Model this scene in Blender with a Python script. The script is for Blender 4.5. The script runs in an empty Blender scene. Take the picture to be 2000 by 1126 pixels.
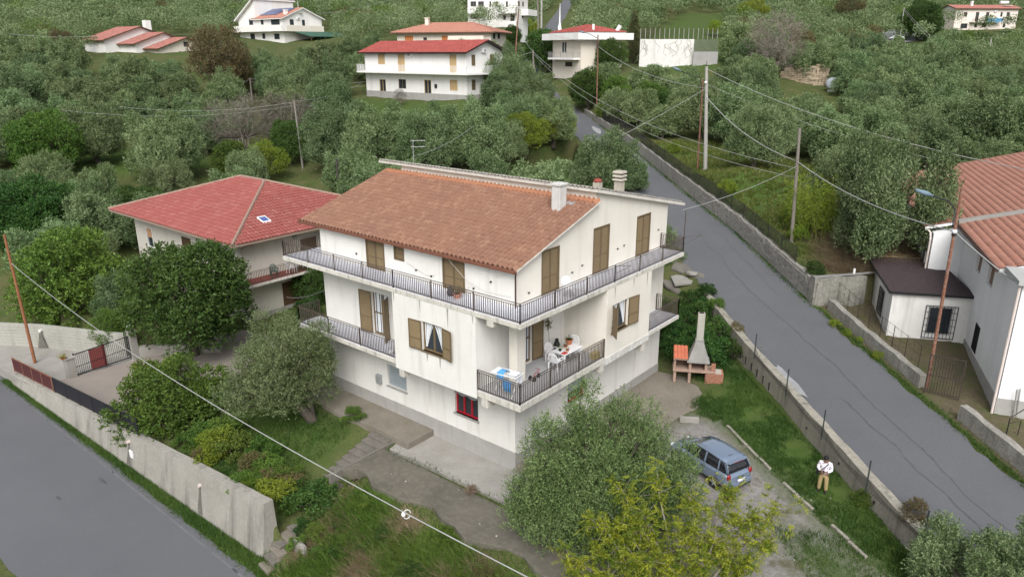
import bpy, math, random
import numpy as np
R_ = math.radians
SC = bpy.context.scene
COL = SC.collection
rnd = random.Random(7)
rng = np.random.default_rng(11)

# ------------------------------------------------------------------ camera
CAM = np.array([-22.1212, -18.0667, 17.7166]); FPX = 1418.9
PITCH, ROLL, YAW = 0.3164, -0.0025, 0.6892
_fw = np.array([math.cos(YAW)*math.cos(PITCH), math.sin(YAW)*math.cos(PITCH), -math.sin(PITCH)])
_rt = np.array([math.sin(YAW), -math.cos(YAW), 0.0])
_up = np.cross(_rt, _fw)
_r2 = math.cos(ROLL)*_rt + math.sin(ROLL)*_up
_u2 = -math.sin(ROLL)*_rt + math.cos(ROLL)*_up
cd = bpy.data.cameras.new('camera'); cam = bpy.data.objects.new('camera', cd); COL.objects.link(cam)
cd.sensor_width = 36.0; cd.lens = FPX*36.0/2000.0; cd.clip_start = 0.2; cd.clip_end = 3000
from mathutils import Matrix, Vector
M4 = Matrix(((_r2[0], _u2[0], -_fw[0], CAM[0]), (_r2[1], _u2[1], -_fw[1], CAM[1]), (_r2[2], _u2[2], -_fw[2], CAM[2]), (0, 0, 0, 1)))
cam.matrix_world = M4
SC.camera = cam
# ------------------------------------------------------------------ light: overcast daylight
SUN_EL, SUN_AZ = R_(46), R_(218)          # direction towards the sun, azimuth from +x
w = bpy.data.worlds.new('World'); SC.world = w; w.use_nodes = True
nt = w.node_tree; nt.nodes.clear()
sky = nt.nodes.new('ShaderNodeTexSky'); sky.sky_type = 'NISHITA'; sky.sun_disc = False
sky.sun_elevation = SUN_EL; sky.sun_rotation = math.pi/2 - SUN_AZ
sky.air_density = 1.0; sky.dust_density = 3.0; sky.ozone_density = 1.0
hs = nt.nodes.new('ShaderNodeHueSaturation'); hs.inputs['Saturation'].default_value = 0.30
bg = nt.nodes.new('ShaderNodeBackground'); bg.inputs['Strength'].default_value = 0.09
out = nt.nodes.new('ShaderNodeOutputWorld')
nt.links.new(sky.outputs[0], hs.inputs['Color']); nt.links.new(hs.outputs[0], bg.inputs['Color']); nt.links.new(bg.outputs[0], out.inputs['Surface'])
sd = bpy.data.lights.new('sun', 'SUN'); sd.energy = 1.5; sd.angle = R_(40); sd.color = (1.0, 0.985, 0.96)
so = bpy.data.objects.new('sun', sd); COL.objects.link(so)
_sv = Vector((math.cos(SUN_EL)*math.cos(SUN_AZ), math.cos(SUN_EL)*math.sin(SUN_AZ), math.sin(SUN_EL)))
so.rotation_euler = _sv.to_track_quat('Z', 'Y').to_euler(); so.location = (0, 0, 60)
SC.view_settings.view_transform = 'Standard'; SC.view_settings.look = 'None'
SC.view_settings.exposure = 1.1; SC.view_settings.gamma = 1.0; SC.view_settings.use_curve_mapping = False
SC.render.engine = 'CYCLES'
SC.cycles.max_bounces = 6; SC.cycles.diffuse_bounces = 3; SC.cycles.glossy_bounces = 2
SC.cycles.transmission_bounces = 3; SC.cycles.transparent_max_bounces = 6
SC.cycles.use_adaptive_sampling = True; SC.cycles.adaptive_threshold = 0.015
SC.cycles.use_denoising = True

# ------------------------------------------------------------------ helpers: where a sight line of the photograph meets the place
def ray(u, v):
    return CAM, _fw + _r2*(u-1000)/FPX + _u2*(563-v)/FPX
def pz(u, v, z):
    c, d = ray(u, v); return c + d*((z-c[2])/d[2])
def px_(u, v, x):
    c, d = ray(u, v); return c + d*((x-c[0])/d[0])
def py_(u, v, y):
    c, d = ray(u, v); return c + d*((y-c[1])/d[1])
def pd(u, v, D):
    c, d = ray(u, v); return c + d*D
def depth(X):
    return float((np.asarray(X)-CAM) @ _fw)
def uv_of(X):
    d = np.asarray(X)-CAM; k = d @ _fw
    return 1000+FPX*(d @ _r2)/k, 563-FPX*(d @ _u2)/k

# ------------------------------------------------------------------ helpers: materials
_mats = {}
def _n(t, ty, **kw):
    nd = t.nodes.new(ty)
    for k, v in kw.items(): setattr(nd, k, v)
    return nd
def mat(name, col, rough=0.8, col2=None, scale=3.0, amount=0.5, fine=None, bump=0.0, bump_scale=40.0, metal=0.0, spec=0.3,
        streak=None, coat=0.0, obj=False, rand=0.0, rcol=None, attr=None):
    """principled surface; col2 = second tone mixed by noise; streak = (colour, scale, amount) vertical run-off stains"""
    if name in _mats: return _mats[name]
    m = bpy.data.materials.new(name); m.use_nodes = True; t = m.node_tree
    b = t.nodes['Principled BSDF']; L = t.links
    b.inputs['Roughness'].default_value = rough; b.inputs['Metallic'].default_value = metal
    b.inputs['Specular IOR Level'].default_value = spec; b.inputs['Coat Weight'].default_value = coat
    geo = _n(t, 'ShaderNodeNewGeometry'); tc = _n(t, 'ShaderNodeTexCoord')
    pos = tc.outputs['Object'] if obj else geo.outputs['Position']
    base = _n(t, 'ShaderNodeRGB'); base.outputs[0].default_value = (*col, 1); cur = base.outputs[0]
    def mix(a, c, fac):
        x = _n(t, 'ShaderNodeMix', data_type='RGBA'); L.new(fac, x.inputs[0]); L.new(a, x.inputs[6])
        if isinstance(c, tuple): x.inputs[7].default_value = (*c, 1)
        else: L.new(c, x.inputs[7])
        return x.outputs[2]
    def noise(sc, det=6, vec=pos, rough_=0.6):
        q = _n(t, 'ShaderNodeTexNoise'); q.inputs['Scale'].default_value = sc; q.inputs['Detail'].default_value = det
        q.inputs['Roughness'].default_value = rough_; L.new(vec, q.inputs['Vector']); return q.outputs[0]
    def ramp(src, lo, hi, k=1.0):
        q = _n(t, 'ShaderNodeMapRange'); q.inputs['From Min'].default_value = lo; q.inputs['From Max'].default_value = hi
        q.inputs['To Max'].default_value = k; L.new(src, q.inputs[0]); return q.outputs[0]
    if col2 is not None:
        cur = mix(cur, col2, ramp(noise(scale), 0.5-0.35*amount-0.05, 0.5+0.22))
    if attr is not None:
        a = _n(t, 'ShaderNodeAttribute'); a.attribute_name = attr
        cur = mix(cur, rcol, a.outputs['Fac'])
    if rand:
        oi = _n(t, 'ShaderNodeObjectInfo'); cur = mix(cur, rcol, ramp(oi.outputs['Random'], 0, 1, rand))
    if fine is not None:
        cur = mix(cur, fine[0], ramp(noise(fine[1], 3), 0.45, 0.8, fine[2]))
    if streak is not None:
        mp = _n(t, 'ShaderNodeMapping'); mp.inputs['Scale'].default_value = (1, 1, 0.09); L.new(pos, mp.inputs[0])
        s1 = ramp(noise(streak[1], 4, mp.outputs[0]), 0.52, 0.74, streak[2])
        cur = mix(cur, streak[0], s1)
    L.new(cur, b.inputs['Base Color'])
    if bump:
        bp = _n(t, 'ShaderNodeBump'); bp.inputs['Strength'].default_value = bump; bp.inputs['Distance'].default_value = 0.03
        L.new(noise(bump_scale, 5), bp.inputs['Height']); L.new(bp.outputs[0], b.inputs['Normal'])
    _mats[name] = m; return m
def glass_mat(name='window_glass', col=(0.02, 0.025, 0.03)):
    if name in _mats: return _mats[name]
    m = mat(name, col, rough=0.06, spec=0.6, col2=(col[0]*2, col[1]*2, col[2]*2), scale=1.2); return m

# ------------------------------------------------------------------ helpers: meshes
class MB:
    """collects shapes, then links them as ONE mesh object"""
    def __init__(s): s.v = []; s.f = []; s.mi = []; s.k = 0
    def face(s, pts, m=None):
        i = len(s.v); s.v += [tuple(map(float, p)) for p in pts]; s.f.append(tuple(range(i, i+len(pts)))); s.mi.append(s.k if m is None else m)
    def add(s, vs, fs):
        i = len(s.v); s.v += [tuple(map(float, p)) for p in vs]
        for f in fs: s.f.append(tuple(i+j for j in f)); s.mi.append(s.k)
        return s
    def box(s, x0, x1, y0, y1, z0, z1):
        return s.add([(x0,y0,z0),(x1,y0,z0),(x1,y1,z0),(x0,y1,z0),(x0,y0,z1),(x1,y0,z1),(x1,y1,z1),(x0,y1,z1)],
              [(0,3,2,1),(4,5,6,7),(0,1,5,4),(1,2,6,5),(2,3,7,6),(3,0,4,7)])
    def hexa(s, lo, hi):
        """eight corners: lower ring, upper ring, both counter-clockwise"""
        return s.add(list(lo)+list(hi), [(0,3,2,1),(4,5,6,7),(0,1,5,4),(1,2,6,5),(2,3,7,6),(3,0,4,7)])
    def prism(s, ring, vec):
        n = len(ring); ring = [np.array(p, float) for p in ring]; vec = np.array(vec, float)
        return s.add(ring+[p+vec for p in ring], [tuple(range(n))[::-1], tuple(range(n, 2*n))]+[(i, (i+1) % n, n+(i+1) % n, n+i) for i in range(n)])
    def bar(s, a, b, wd, ht, up=(0,0,1)):
        a = np.array(a, float); b = np.array(b, float); d = b-a; d /= np.linalg.norm(d)
        up = np.array(up, float); sd_ = np.cross(d, up)
        if np.linalg.norm(sd_) < 1e-6: sd_ = np.array([1.0, 0, 0])
        sd_ /= np.linalg.norm(sd_); u = np.cross(sd_, d)
        A = sd_*wd/2; B = u*ht/2
        return s.add([a-A-B, a+A-B, a+A+B, a-A+B, b-A-B, b+A-B, b+A+B, b-A+B], [(0,3,2,1),(4,5,6,7),(0,1,5,4),(1,2,6,5),(2,3,7,6),(3,0,4,7)])
    def tube(s, pts, r, n=8, cap=True):
        pts = [np.array(p, float) for p in pts]; k = len(pts); rs = r if hasattr(r, '__len__') else [r]*k
        vs = []; ref = None
        for i, p in enumerate(pts):
            d = (pts[min(i+1, k-1)]-pts[max(i-1, 0)]); d = d/(np.linalg.norm(d)+1e-9)
            if ref is None: ref = np.cross(d, (0.3, 0.9, 0.31)) if abs(d[2]) > .9 else np.cross(d, (0, 0, 1))
            ref = ref-d*(ref@d); ref /= np.linalg.norm(ref); o = np.cross(d, ref)
            vs += [p+rs[i]*(math.cos(2*math.pi*j/n)*ref+math.sin(2*math.pi*j/n)*o) for j in range(n)]
        fs = [(i*n+j, i*n+(j+1) % n, (i+1)*n+(j+1) % n, (i+1)*n+j) for i in range(k-1) for j in range(n)]
        if cap: fs += [tuple(range(n))[::-1], tuple(range((k-1)*n, k*n))]
        return s.add(vs, fs)
    def lathe(s, prof, c=(0,0,0), n=16):
        c = np.array(c, float); k = len(prof)
        vs = [c+np.array([r*math.cos(2*math.pi*j/n), r*math.sin(2*math.pi*j/n), z]) for r, z in prof for j in range(n)]
        fs = [(i*n+j, i*n+(j+1) % n, (i+1)*n+(j+1) % n, (i+1)*n+j) for i in range(k-1) for j in range(n)]
        fs += [tuple(range(n))[::-1], tuple(range((k-1)*n, k*n))]
        return s.add(vs, fs)
    def ball(s, c, r, n=12, m=8):
        r = r if hasattr(r, '__len__') else (r, r, r)
        vs = [(c[0], c[1], c[2]+r[2])]
        for i in range(1, m):
            a = math.pi*i/m
            for j in range(n):
                b = 2*math.pi*j/n; vs.append((c[0]+r[0]*math.sin(a)*math.cos(b), c[1]+r[1]*math.sin(a)*math.sin(b), c[2]+r[2]*math.cos(a)))
        vs.append((c[0], c[1], c[2]-r[2])); e = len(vs)-1
        fs = [(0, 1+j, 1+(j+1) % n) for j in range(n)]
        fs += [(1+i*n+j, 1+(i+1)*n+j, 1+(i+1)*n+(j+1) % n, 1+i*n+(j+1) % n) for i in range(m-2) for j in range(n)]
        fs += [(e, 1+(m-2)*n+(j+1) % n, 1+(m-2)*n+j) for j in range(n)]
        return s.add(vs, fs)
    def mesh(s, name, mats, smooth=False):
        me = bpy.data.meshes.new(name); me.from_pydata(s.v, [], s.f)
        for m in (mats if isinstance(mats, (list, tuple)) else [mats]): me.materials.append(m)
        if isinstance(mats, (list, tuple)) and len(mats) > 1: me.polygons.foreach_set('material_index', s.mi)
        if smooth: me.polygons.foreach_set('use_smooth', [True]*len(me.polygons))
        me.update(); return me
    def build(s, name, mats, parent=None, smooth=False, bevel=0.0, kind=None, loc=None):
        o = bpy.data.objects.new(name, s.mesh(name, mats, smooth)); COL.objects.link(o)
        if parent is not None: o.parent = parent
        if loc is not None: o.location = loc
        if bevel:
            md = o.modifiers.new('edges', 'BEVEL'); md.width = bevel; md.segments = 2; md.limit_method = 'ANGLE'
        if kind: o['kind'] = kind
        return o
def np_mesh(name, V, F, mats, smooth=False, mi=None, fattr=None):
    """V (n,3), F (m,k) arrays -> mesh"""
    me = bpy.data.meshes.new(name); V = np.asarray(V, np.float32); F = np.asarray(F, np.int32); m, k = F.shape
    me.vertices.add(len(V)); me.vertices.foreach_set('co', V.ravel())
    me.loops.add(m*k); me.loops.foreach_set('vertex_index', F.ravel())
    me.polygons.add(m); me.polygons.foreach_set('loop_start', np.arange(0, m*k, k, dtype=np.int32))
    if smooth: me.polygons.foreach_set('use_smooth', np.ones(m, bool))
    for q in (mats if isinstance(mats, (list, tuple)) else [mats]): me.materials.append(q)
    if mi is not None: me.polygons.foreach_set('material_index', np.asarray(mi, np.int32))
    if fattr is not None:
        a = me.attributes.new(fattr[0], 'FLOAT', 'FACE'); a.data.foreach_set('value', np.asarray(fattr[1], np.float32))
    me.update(calc_edges=True); return me
def link(name, me, parent=None, loc=None, rotz=0, scale=None, kind=None):
    o = bpy.data.objects.new(name, me); COL.objects.link(o)
    if parent is not None: o.parent = parent
    if loc is not None: o.location = [float(q) for q in loc]
    if rotz: o.rotation_euler = (0, 0, rotz)
    if scale is not None: o.scale = scale if hasattr(scale, '__len__') else (scale,)*3
    if kind: o['kind'] = kind
    return o
def tag(o, label, cat, group=None):
    o['label'] = label; o['category'] = cat
    if group: o['group'] = group
    return o
def thing(name, label, cat, loc=(0,0,0), rotz=0.0, group=None):
    o = bpy.data.objects.new(name, None); COL.objects.link(o); o.empty_display_size = 0.3
    o.location = [float(q) for q in loc]; o.rotation_euler = (0, 0, rotz)
    return tag(o, label, cat, group)
def kids(o):
    return [c for c in list(COL.objects) if c.parent is o]
def dup(root, loc, rotz=0.0, scale=None, label=None, group=None, sub=None):
    """a copy of a thing with copies of its parts; sub = [(part, [sub-parts])]"""
    r = root.copy(); COL.objects.link(r); r.location = [float(q) for q in loc]; r.rotation_euler = (0, 0, rotz)
    if scale is not None: r.scale = scale if hasattr(scale, '__len__') else (scale,)*3
    if label: r['label'] = label
    if group: r['group'] = group
    for p, qs in (sub or []):
        c = p.copy(); COL.objects.link(c); c.parent = r
        for q in qs:
            e = q.copy(); COL.objects.link(e); e.parent = c
    return r

# ------------------------------------------------------------------ terrain
ROAD_A = np.array([10.3, -17.8]); _th = R_(45.3)
RT = np.array([math.cos(_th), math.sin(_th)]); RN = np.array([RT[1], -RT[0]])     # along and to the right of the side road
S_K = [-40, -20, 0, 14, 82, 160, 300, 420]; Z_K = [-1.8, -.35, .85, 1.83, 9.0, 20, 41, 60]
N_S = [-40, 0, 20, 32, 45, 60, 83, 95, 120, 160, 212, 300]
N_R = [0.2, 0.3, 0.6, 0.9, 0.3, -0.1, -1.6, -3.2, -3.2, 5.0, 18.0, 38.0]
N_L = [-5.5, -5.5, -5.6, -5.4, -5.3, -5.3, -5.9, -7.4, -7.4, 1.0, 14.2, 34.0]
def road_z(s): return np.interp(s, S_K, Z_K)
def road_sn(x, y):
    dx = np.asarray(x)-ROAD_A[0]; dy = np.asarray(y)-ROAD_A[1]
    return dx*RT[0]+dy*RT[1], dx*RN[0]+dy*RN[1]
def road_pt(s, n, dz=0.0):
    p = ROAD_A + RT*s + RN*n; return np.array([p[0], p[1], float(road_z(s))+dz])
def main_z(y): return -3.0+0.028*(np.asarray(y)-7.0)          # the main road at the lower left
def main_edge(y): return -9.62-0.012*(np.asarray(y)-7.0)*np.where(np.asarray(y) > 7, 1, 0)  # its edge on the house side
WALL_Y0, WALL_Y1 = 6.75, 33.3
def wall_x(y): return -8.45-0.047*(np.asarray(y)-6.75)        # garden wall line above the main road
def wall_top(y): return np.interp(y, [6.75, 33.3], [-0.42, -1.62])

class RBF:
    def __init__(s, P):
        P = np.array(P, float); s.xy = P[:, :2]; n = len(P)
        A = np.linalg.norm(s.xy[:, None]-s.xy[None], axis=2)+np.eye(n)*-0.3
        T = np.c_[np.ones(n), s.xy]; K = np.block([[A, T], [T.T, np.zeros((3, 3))]])
        s.w = np.linalg.solve(K, np.r_[P[:, 2], 0, 0, 0])
    def __call__(s, x, y):
        x = np.asarray(x, float).ravel(); y = np.asarray(y, float).ravel(); o = np.empty(len(x)); n = len(s.xy)
        for i in range(0, len(x), 20000):
            q = np.c_[x[i:i+20000], y[i:i+20000]]
            d = np.linalg.norm(q[:, None]-s.xy[None], axis=2); o[i:i+20000] = d@s.w[:n]+s.w[n]+q@s.w[n+1:]
        return o
def L3(p, z=None): return (p[0], p[1], p[2] if z is None else z)
PA = [(0,0,0),(13,0,0),(0,13,-.1),(13,13,.3),(6,6,0),(-1.5,13.5,-.15),(-1.6,9,-.12),(-1.5,5.3,-.3),(-2,0,-.35),(-2,-4,-.38),(-4.5,6.2,-.45),(-4.6,2,-.4),(-4.7,-3,-.42),(-5,-9,-.5),
      (3,-6,-.05),(8,-9,0),(12,-3.5,.1),(15,-4.4,.35),(16.5,-1.5,.6),(14,4,.6),(17,2,1.1),(6,-13,-.05),(4,-14.5,-.1),(0,-14,-.3),(-5,-14,-.5),(0,-20,-.6),
      (-3,10,-.45),(-3.5,8.4,-1.0),(-5,8.3,-1.35),(-6.5,9,-1.0),(-8,8,-.75),(-4,14,-.9),(-8,13,-.95),(-3,18,-1.3),(-7.9,20,-1.3),(0,18,-1.2),(-6,26,-1.55),(-2,29,-1.5),(-8.8,30,-1.6),(2,24,-1.4),(5,28,-1.3),
      (-9.5,36,-2.1),(-3,36,-1.4),(12,34,-.6),(8,45,-.2),(16,18,.9),(0,45,-.9),(-10,45,-1.8),(-10,60,-1.6),
      (-4,40,-1.0),
      L3(pd(50,330,78)),L3(pd(335,328,84)),L3(pd(180,300,92)),L3(pd(590,330,86)),L3(pz(20,590,.3)),L3(pz(120,600,.3)),L3(pd(800,300,84)),(30,25,3.2),(14,50,1.2),
      L3(pd(910,193,100)),L3(pd(714,178,118)),L3(pd(780,225,99)),L3(pd(545,85,165)),L3(pd(460,83,165)),L3(pd(300,105,140)),L3(pd(980,50,155)),L3(pd(880,90,130)),
      L3(pd(1090,130,120)),L3(pd(0,0,300)),L3(pd(0,60,190)),L3(pd(0,150,120)),L3(pd(0,250,90)),L3(pd(500,10,270)),L3(pd(1000,0,290)),L3(pd(700,60,180)),
      L3(pd(0,-40,420)),L3(pd(1000,-40,420))]
for s_ in (26, 34, 45, 60, 75, 90, 120, 160, 212, 300):
    PA.append(L3(road_pt(s_, float(np.interp(s_, N_S, N_L))-1.2)))
PB = [(road_pt(20,1.5,1.3)), (road_pt(20,8,1.9)), (road_pt(26,1.5,1.4)), (road_pt(35,1.5,1.35)), (road_pt(45,1.5,1.3)), (road_pt(60,1.5,1.0)), (road_pt(75,1.5,.6)), (road_pt(90,1.5,.3)),
      (road_pt(120,3,.2)), (road_pt(160,9,.2)), (road_pt(212,20,.2)), (road_pt(300,41,.2)), road_pt(24,14,1.9), road_pt(24,24,2.4), road_pt(30,40,3.0)]
PB = [L3(p) for p in PB]+[L3(pd(1450,330,64)),L3(pd(1170,130,122)),L3(pd(1300,128,128)),L3(pd(1390,100,130)),L3(pd(1600,190,105)),L3(pd(1980,170,125)),L3(pd(1990,330,72)),
      L3(pd(1700,140,160)),L3(pd(1915,58,215)),L3(pd(1770,82,195)),L3(pd(1500,20,270)),L3(pd(2000,-5,300)),L3(pd(2000,-40,420)),L3(pd(1300,20,260)),L3(pd(1400,-40,420))]
PC = [L3(road_pt(s_, n_, -.12)) for s_ in (-30,-15,0,5,10,15,18.6) for n_ in (1.2, 4, 9, 16, 30)]
_ra, _rb, _rc = RBF(PA), RBF(PB), RBF(PC)
CROSS_S = 18.9                                                  # the cross wall between the yard and the grove
def sst(x, a, b):
    t = np.clip((x-a)/(b-a), 0, 1); return t*t*(3-2*t)
def H(x, y):
    x = np.asarray(x, float); y = np.asarray(y, float); sh = x.shape; x = x.ravel(); y = y.ravel()
    s, n = road_sn(x, y); nl = np.interp(s, N_S, N_L); nr = np.interp(s, N_S, N_R); zr = road_z(s)
    za = _ra(x, y)
    # bank and wall towards the main road
    zm = main_z(y)-0.04; me = main_edge(y)
    top = np.where(y < WALL_Y0, -0.5, wall_top(y))
    bank = np.clip((x-me-0.3)/(5.0), 0, 1)
    bank = 3*bank**2-2*bank**3 if False else bank**0.9
    zb = zm+(np.minimum(za, -0.38)-zm)*bank
    z_in = np.where(x < me+0.3, zm, np.where((x < me+5.3), zb, za))
    wx = wall_x(y); zw = np.where(x < wx+0.16, zm, np.minimum(za, np.maximum(top-0.12, -9)+0.35*np.clip(x-wx, 0, 6)))
    inw = (y > WALL_Y0) & (y <= WALL_Y1)
    k = sst(y, WALL_Y1, WALL_Y1+5)
    z = np.where(inw, zw, np.where(y > WALL_Y1, np.where(x < me, zm, za*sst(x, me, me+6*k+.5)+zm*(1-sst(x, me, me+6*k+.5))), z_in))
    # sunken steps beside the wall's end
    tr = sst(y, 5.2, 5.7)*(1-sst(y, 7.9, 8.4))*sst(x, -9.4, -9.0)*(1-sst(x, -2.2, -1.6))
    zt = np.interp(x, [-9.5, -7.4, -5.2, -1.7], [-3.05, -2.25, -1.6, -0.22])
    z = np.where(inw & (x < wx+0.5), z, z*(1-tr)+np.minimum(z, zt)*tr)
    z = np.where((y > 6.2) & (y < 7.9) & (x > -4.4) & (x < -1.7), np.minimum(z, np.interp(x, [-5.2, -1.7], [-1.72, -0.42])), z)
    zB = np.where(s < CROSS_S, _rc(x, y), _rb(x, y))
    # corridor of the side road
    lo = sst(n, nl-0.28-2.2*sst(s, 24, 32), nl-0.18)            # a wall face below s=24, a gentle verge above
    zl = z*(1-lo)+(zr-0.06)*lo
    zz = np.where(n < nl-0.1, zl, np.where(n < nr+np.where(s < CROSS_S, .4, .72), zr-0.06, np.where(s < 95, zB, zr*(1-sst(n, nr, nr+6))+zB*sst(n, nr, nr+6))))
    return zz.reshape(sh)
def hz(x, y): return float(H(np.array([x]), np.array([y]))[0])
_ks = np.concatenate([np.arange(14, 60, .12), np.arange(60, 140, .3), np.arange(140, 420, 1.0)])
def G(u, v):
    """the point of the ground on the sight line through photograph pixel (u, v)"""
    c, d = ray(u, v); P = c[None]+_ks[:, None]*d[None]; below = P[:, 2] < H(P[:, 0], P[:, 1])
    i = int(np.argmax(below)) if below.any() else len(_ks)-1
    q = P[i]; return np.array([q[0], q[1], hz(q[0], q[1])])
def gz(p): return np.array([p[0], p[1], hz(p[0], p[1])])
# ------------------------------------------------------------------ ground sheet
def axis(segs):
    o = []
    for a, b, st in segs: o += list(np.arange(a, b, st))
    return np.array(o+[segs[-1][1]])
gx = axis([(-70,-16,3), (-16,-11,.8), (-11,22,.28), (22,62,.45), (62,90,1.2), (90,190,3), (190,520,10)])
gy = axis([(-60,-22,3), (-22,-18,.8), (-18,16,.28), (16,42,.45), (42,100,1.2), (100,200,3), (200,520,10)])
GX, GY = np.meshgrid(gx, gy, indexing='ij'); GZ = H(GX, GY)
_h = rng.normal(0, 1, GX.shape)
rough_amp = np.where((GX > 24) | (GY > 20), .05, .025)
_s, _nn = road_sn(GX, GY); _nl = np.interp(_s, N_S, N_L); _nr = np.interp(_s, N_S, N_R)
onroad = (_nn > _nl-.6) & (_nn < _nr+.5) | (GX < main_edge(GY)+.5)
inhouse = (GX > -.3) & (GX < 13.3) & (GY > -.3) & (GY < 13.4)
GZ = GZ+np.where(onroad, 0, _h*rough_amp)-np.where(inhouse, .3, 0)
def seg_in(x, y, poly):
    x = np.asarray(x); y = np.asarray(y); c = np.zeros(x.shape, bool); n = len(poly)
    for i in range(n):
        (x1, y1), (x2, y2) = poly[i][:2], poly[(i+1) % n][:2]
        k = ((y1 > y) != (y2 > y)) & (x < (x2-x1)*(y-y1)/((y2-y1) if y2 != y1 else 1e-9)+x1)
        c ^= k
    return c
def soft(x, y, poly, r=.9):
    o = np.zeros(x.shape)
    for i in range(8):
        a = i*math.pi/4; o += seg_in(x+r*math.cos(a), y+r*math.sin(a), poly)
    return (o+seg_in(x, y, poly))/9
def lower(poly, z):
    global GZ
    GZ = np.where(soft(GX, GY, poly, .3) > .6, np.minimum(GZ, z), GZ)
lower([(-.03,5.15),(-1.75,5.15),(-1.7,7.7),(-1.92,9.6),(-1.85,11.4),(-1.6,12.7),(-1.15,13.8),(0,14.3)], -.2)
lower([(0,5.5),(0,-1.0),(-2.2,-3.0),(-2.4,6.0)], -.45); lower([(-2.3,6.2),(-2.3,-7.5),(-4.2,-7.6),(-4.45,6.2)], -.5)
lower([(13.1,0),(13.3,-1.6),(12.6,-2.8),(11.9,-3.4),(10.4,-3.9),(8.5,-3.55),(2,-3.3),(-1.4,-2.8),(-.03,0)], -.12)
lower([(-3.0,29),(-8.5,29.4),(-8.3,21.5),(-6.2,18.3),(-2,17.2),(2.6,17.3),(4.4,24),(3.2,29)], -1.55); lower([(-9.2,29),(-3,28.5),(-3,36),(-5,40),(-10,42)], -1.75)
nx, ny = GX.shape
idx = np.arange(nx*ny).reshape(nx, ny)
F = np.stack([idx[:-1,:-1], idx[1:,:-1], idx[1:,1:], idx[:-1,1:]], -1).reshape(-1, 4)
V = np.stack([GX, GY, GZ], -1).reshape(-1, 3)
def gpoly(*uvs): return [tuple(G(*q)[:2]) for q in uvs]
KERB = [(8.43,-3.64),(9.45,-5.45),(9.3,-6.0),(7.87,-7.79),(6.0,-10.11),(4.6,-12.3),(3.0,-14.8)]
LAWN_R = [(12.6,-3.6),(9.6,-3.4),(9.5,-5.6),(7.9,-7.7),(6.0,-10.0),(4.6,-12.0),(2.2,-15.2),(4.2,-16.4),(8.0,-12.2),(16.4,-3.9),(18,-1),(14,-1)]
GRASS_V = [(3.2,-10.4),(4.0,-12.6),(2.0,-15.5),(-1,-18),(-1.5,-16),(1.5,-12)]
GARDEN = [(-2.0,14.5),(-2.2,8.8),(-5.5,8.9),(-8.0,8.0),(-8.6,14),(-6.5,16.5),(-3,17),(0.5,16)]
LAWN_WH = gpoly((690,205),(700,190),(900,200),(960,195),(950,215),(800,250),(690,245))
CLEAR = gpoly((120,335),(135,300),(250,290),(390,300),(420,330),(300,345))
FIELD = [tuple(road_pt(a, b)[:2]) for a, b in ((21,1.5),(60,.7),(58,8),(46,13),(32,12),(23,7))]
FIELD2 = gpoly((1180,120),(1340,25),(1420,30),(1440,120),(1330,150))
lush = np.zeros(GX.shape)
for q, a in ((LAWN_R,1.0),(GRASS_V,.9),(GARDEN,.9),(LAWN_WH,.75),(CLEAR,.9),(FIELD,.9),(FIELD2,.8)):
    lush = np.maximum(lush, a*soft(GX, GY, q))
verge = (GX > main_edge(GY)-.1) & (GX < wall_x(GY)+.1) & (GY > 5) & (GY < 40)
lush = np.where(verge, .9, lush)
GRAVEL = [(10,-4.5),(9.2,-5.9),(4.4,-12.2),(2.4,-15.5),(-.5,-18),(-7,-18),(-5,-9),(-2,-7),(2,-3.4),(8.3,-3.7)]
grav = soft(GX, GY, GRAVEL, .7)*(1-.9*np.minimum(1, lush))
DIRT = [(12.8,-3.4),(12.5,-.5),(16,-.5),(17,-3)]
BANKP = [(-9.4,6.2),(-4.8,6.2),(-4.6,-8),(-9.6,-10)]
lush = np.maximum(lush, .6*soft(GX, GY, BANKP)); lush = np.maximum(lush, (GX < main_edge(GY)-6.3)*.9); dirt = .7*soft(GX, GY, DIRT)
DRY = gpoly((1600,475),(1800,470),(1800,530),(1690,545),(1600,530))
dry = soft(GX, GY, DRY)
dirt = np.maximum(dirt, ((_s < CROSS_S) & (_nn > _nr+.4) & (_s > -5))*.8)
DRIVE = [(-3.0,27.5),(-8.3,28.8),(-8.4,21),(-6,17.5),(1.5,17.5),(4,24),(2,29)]
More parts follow.
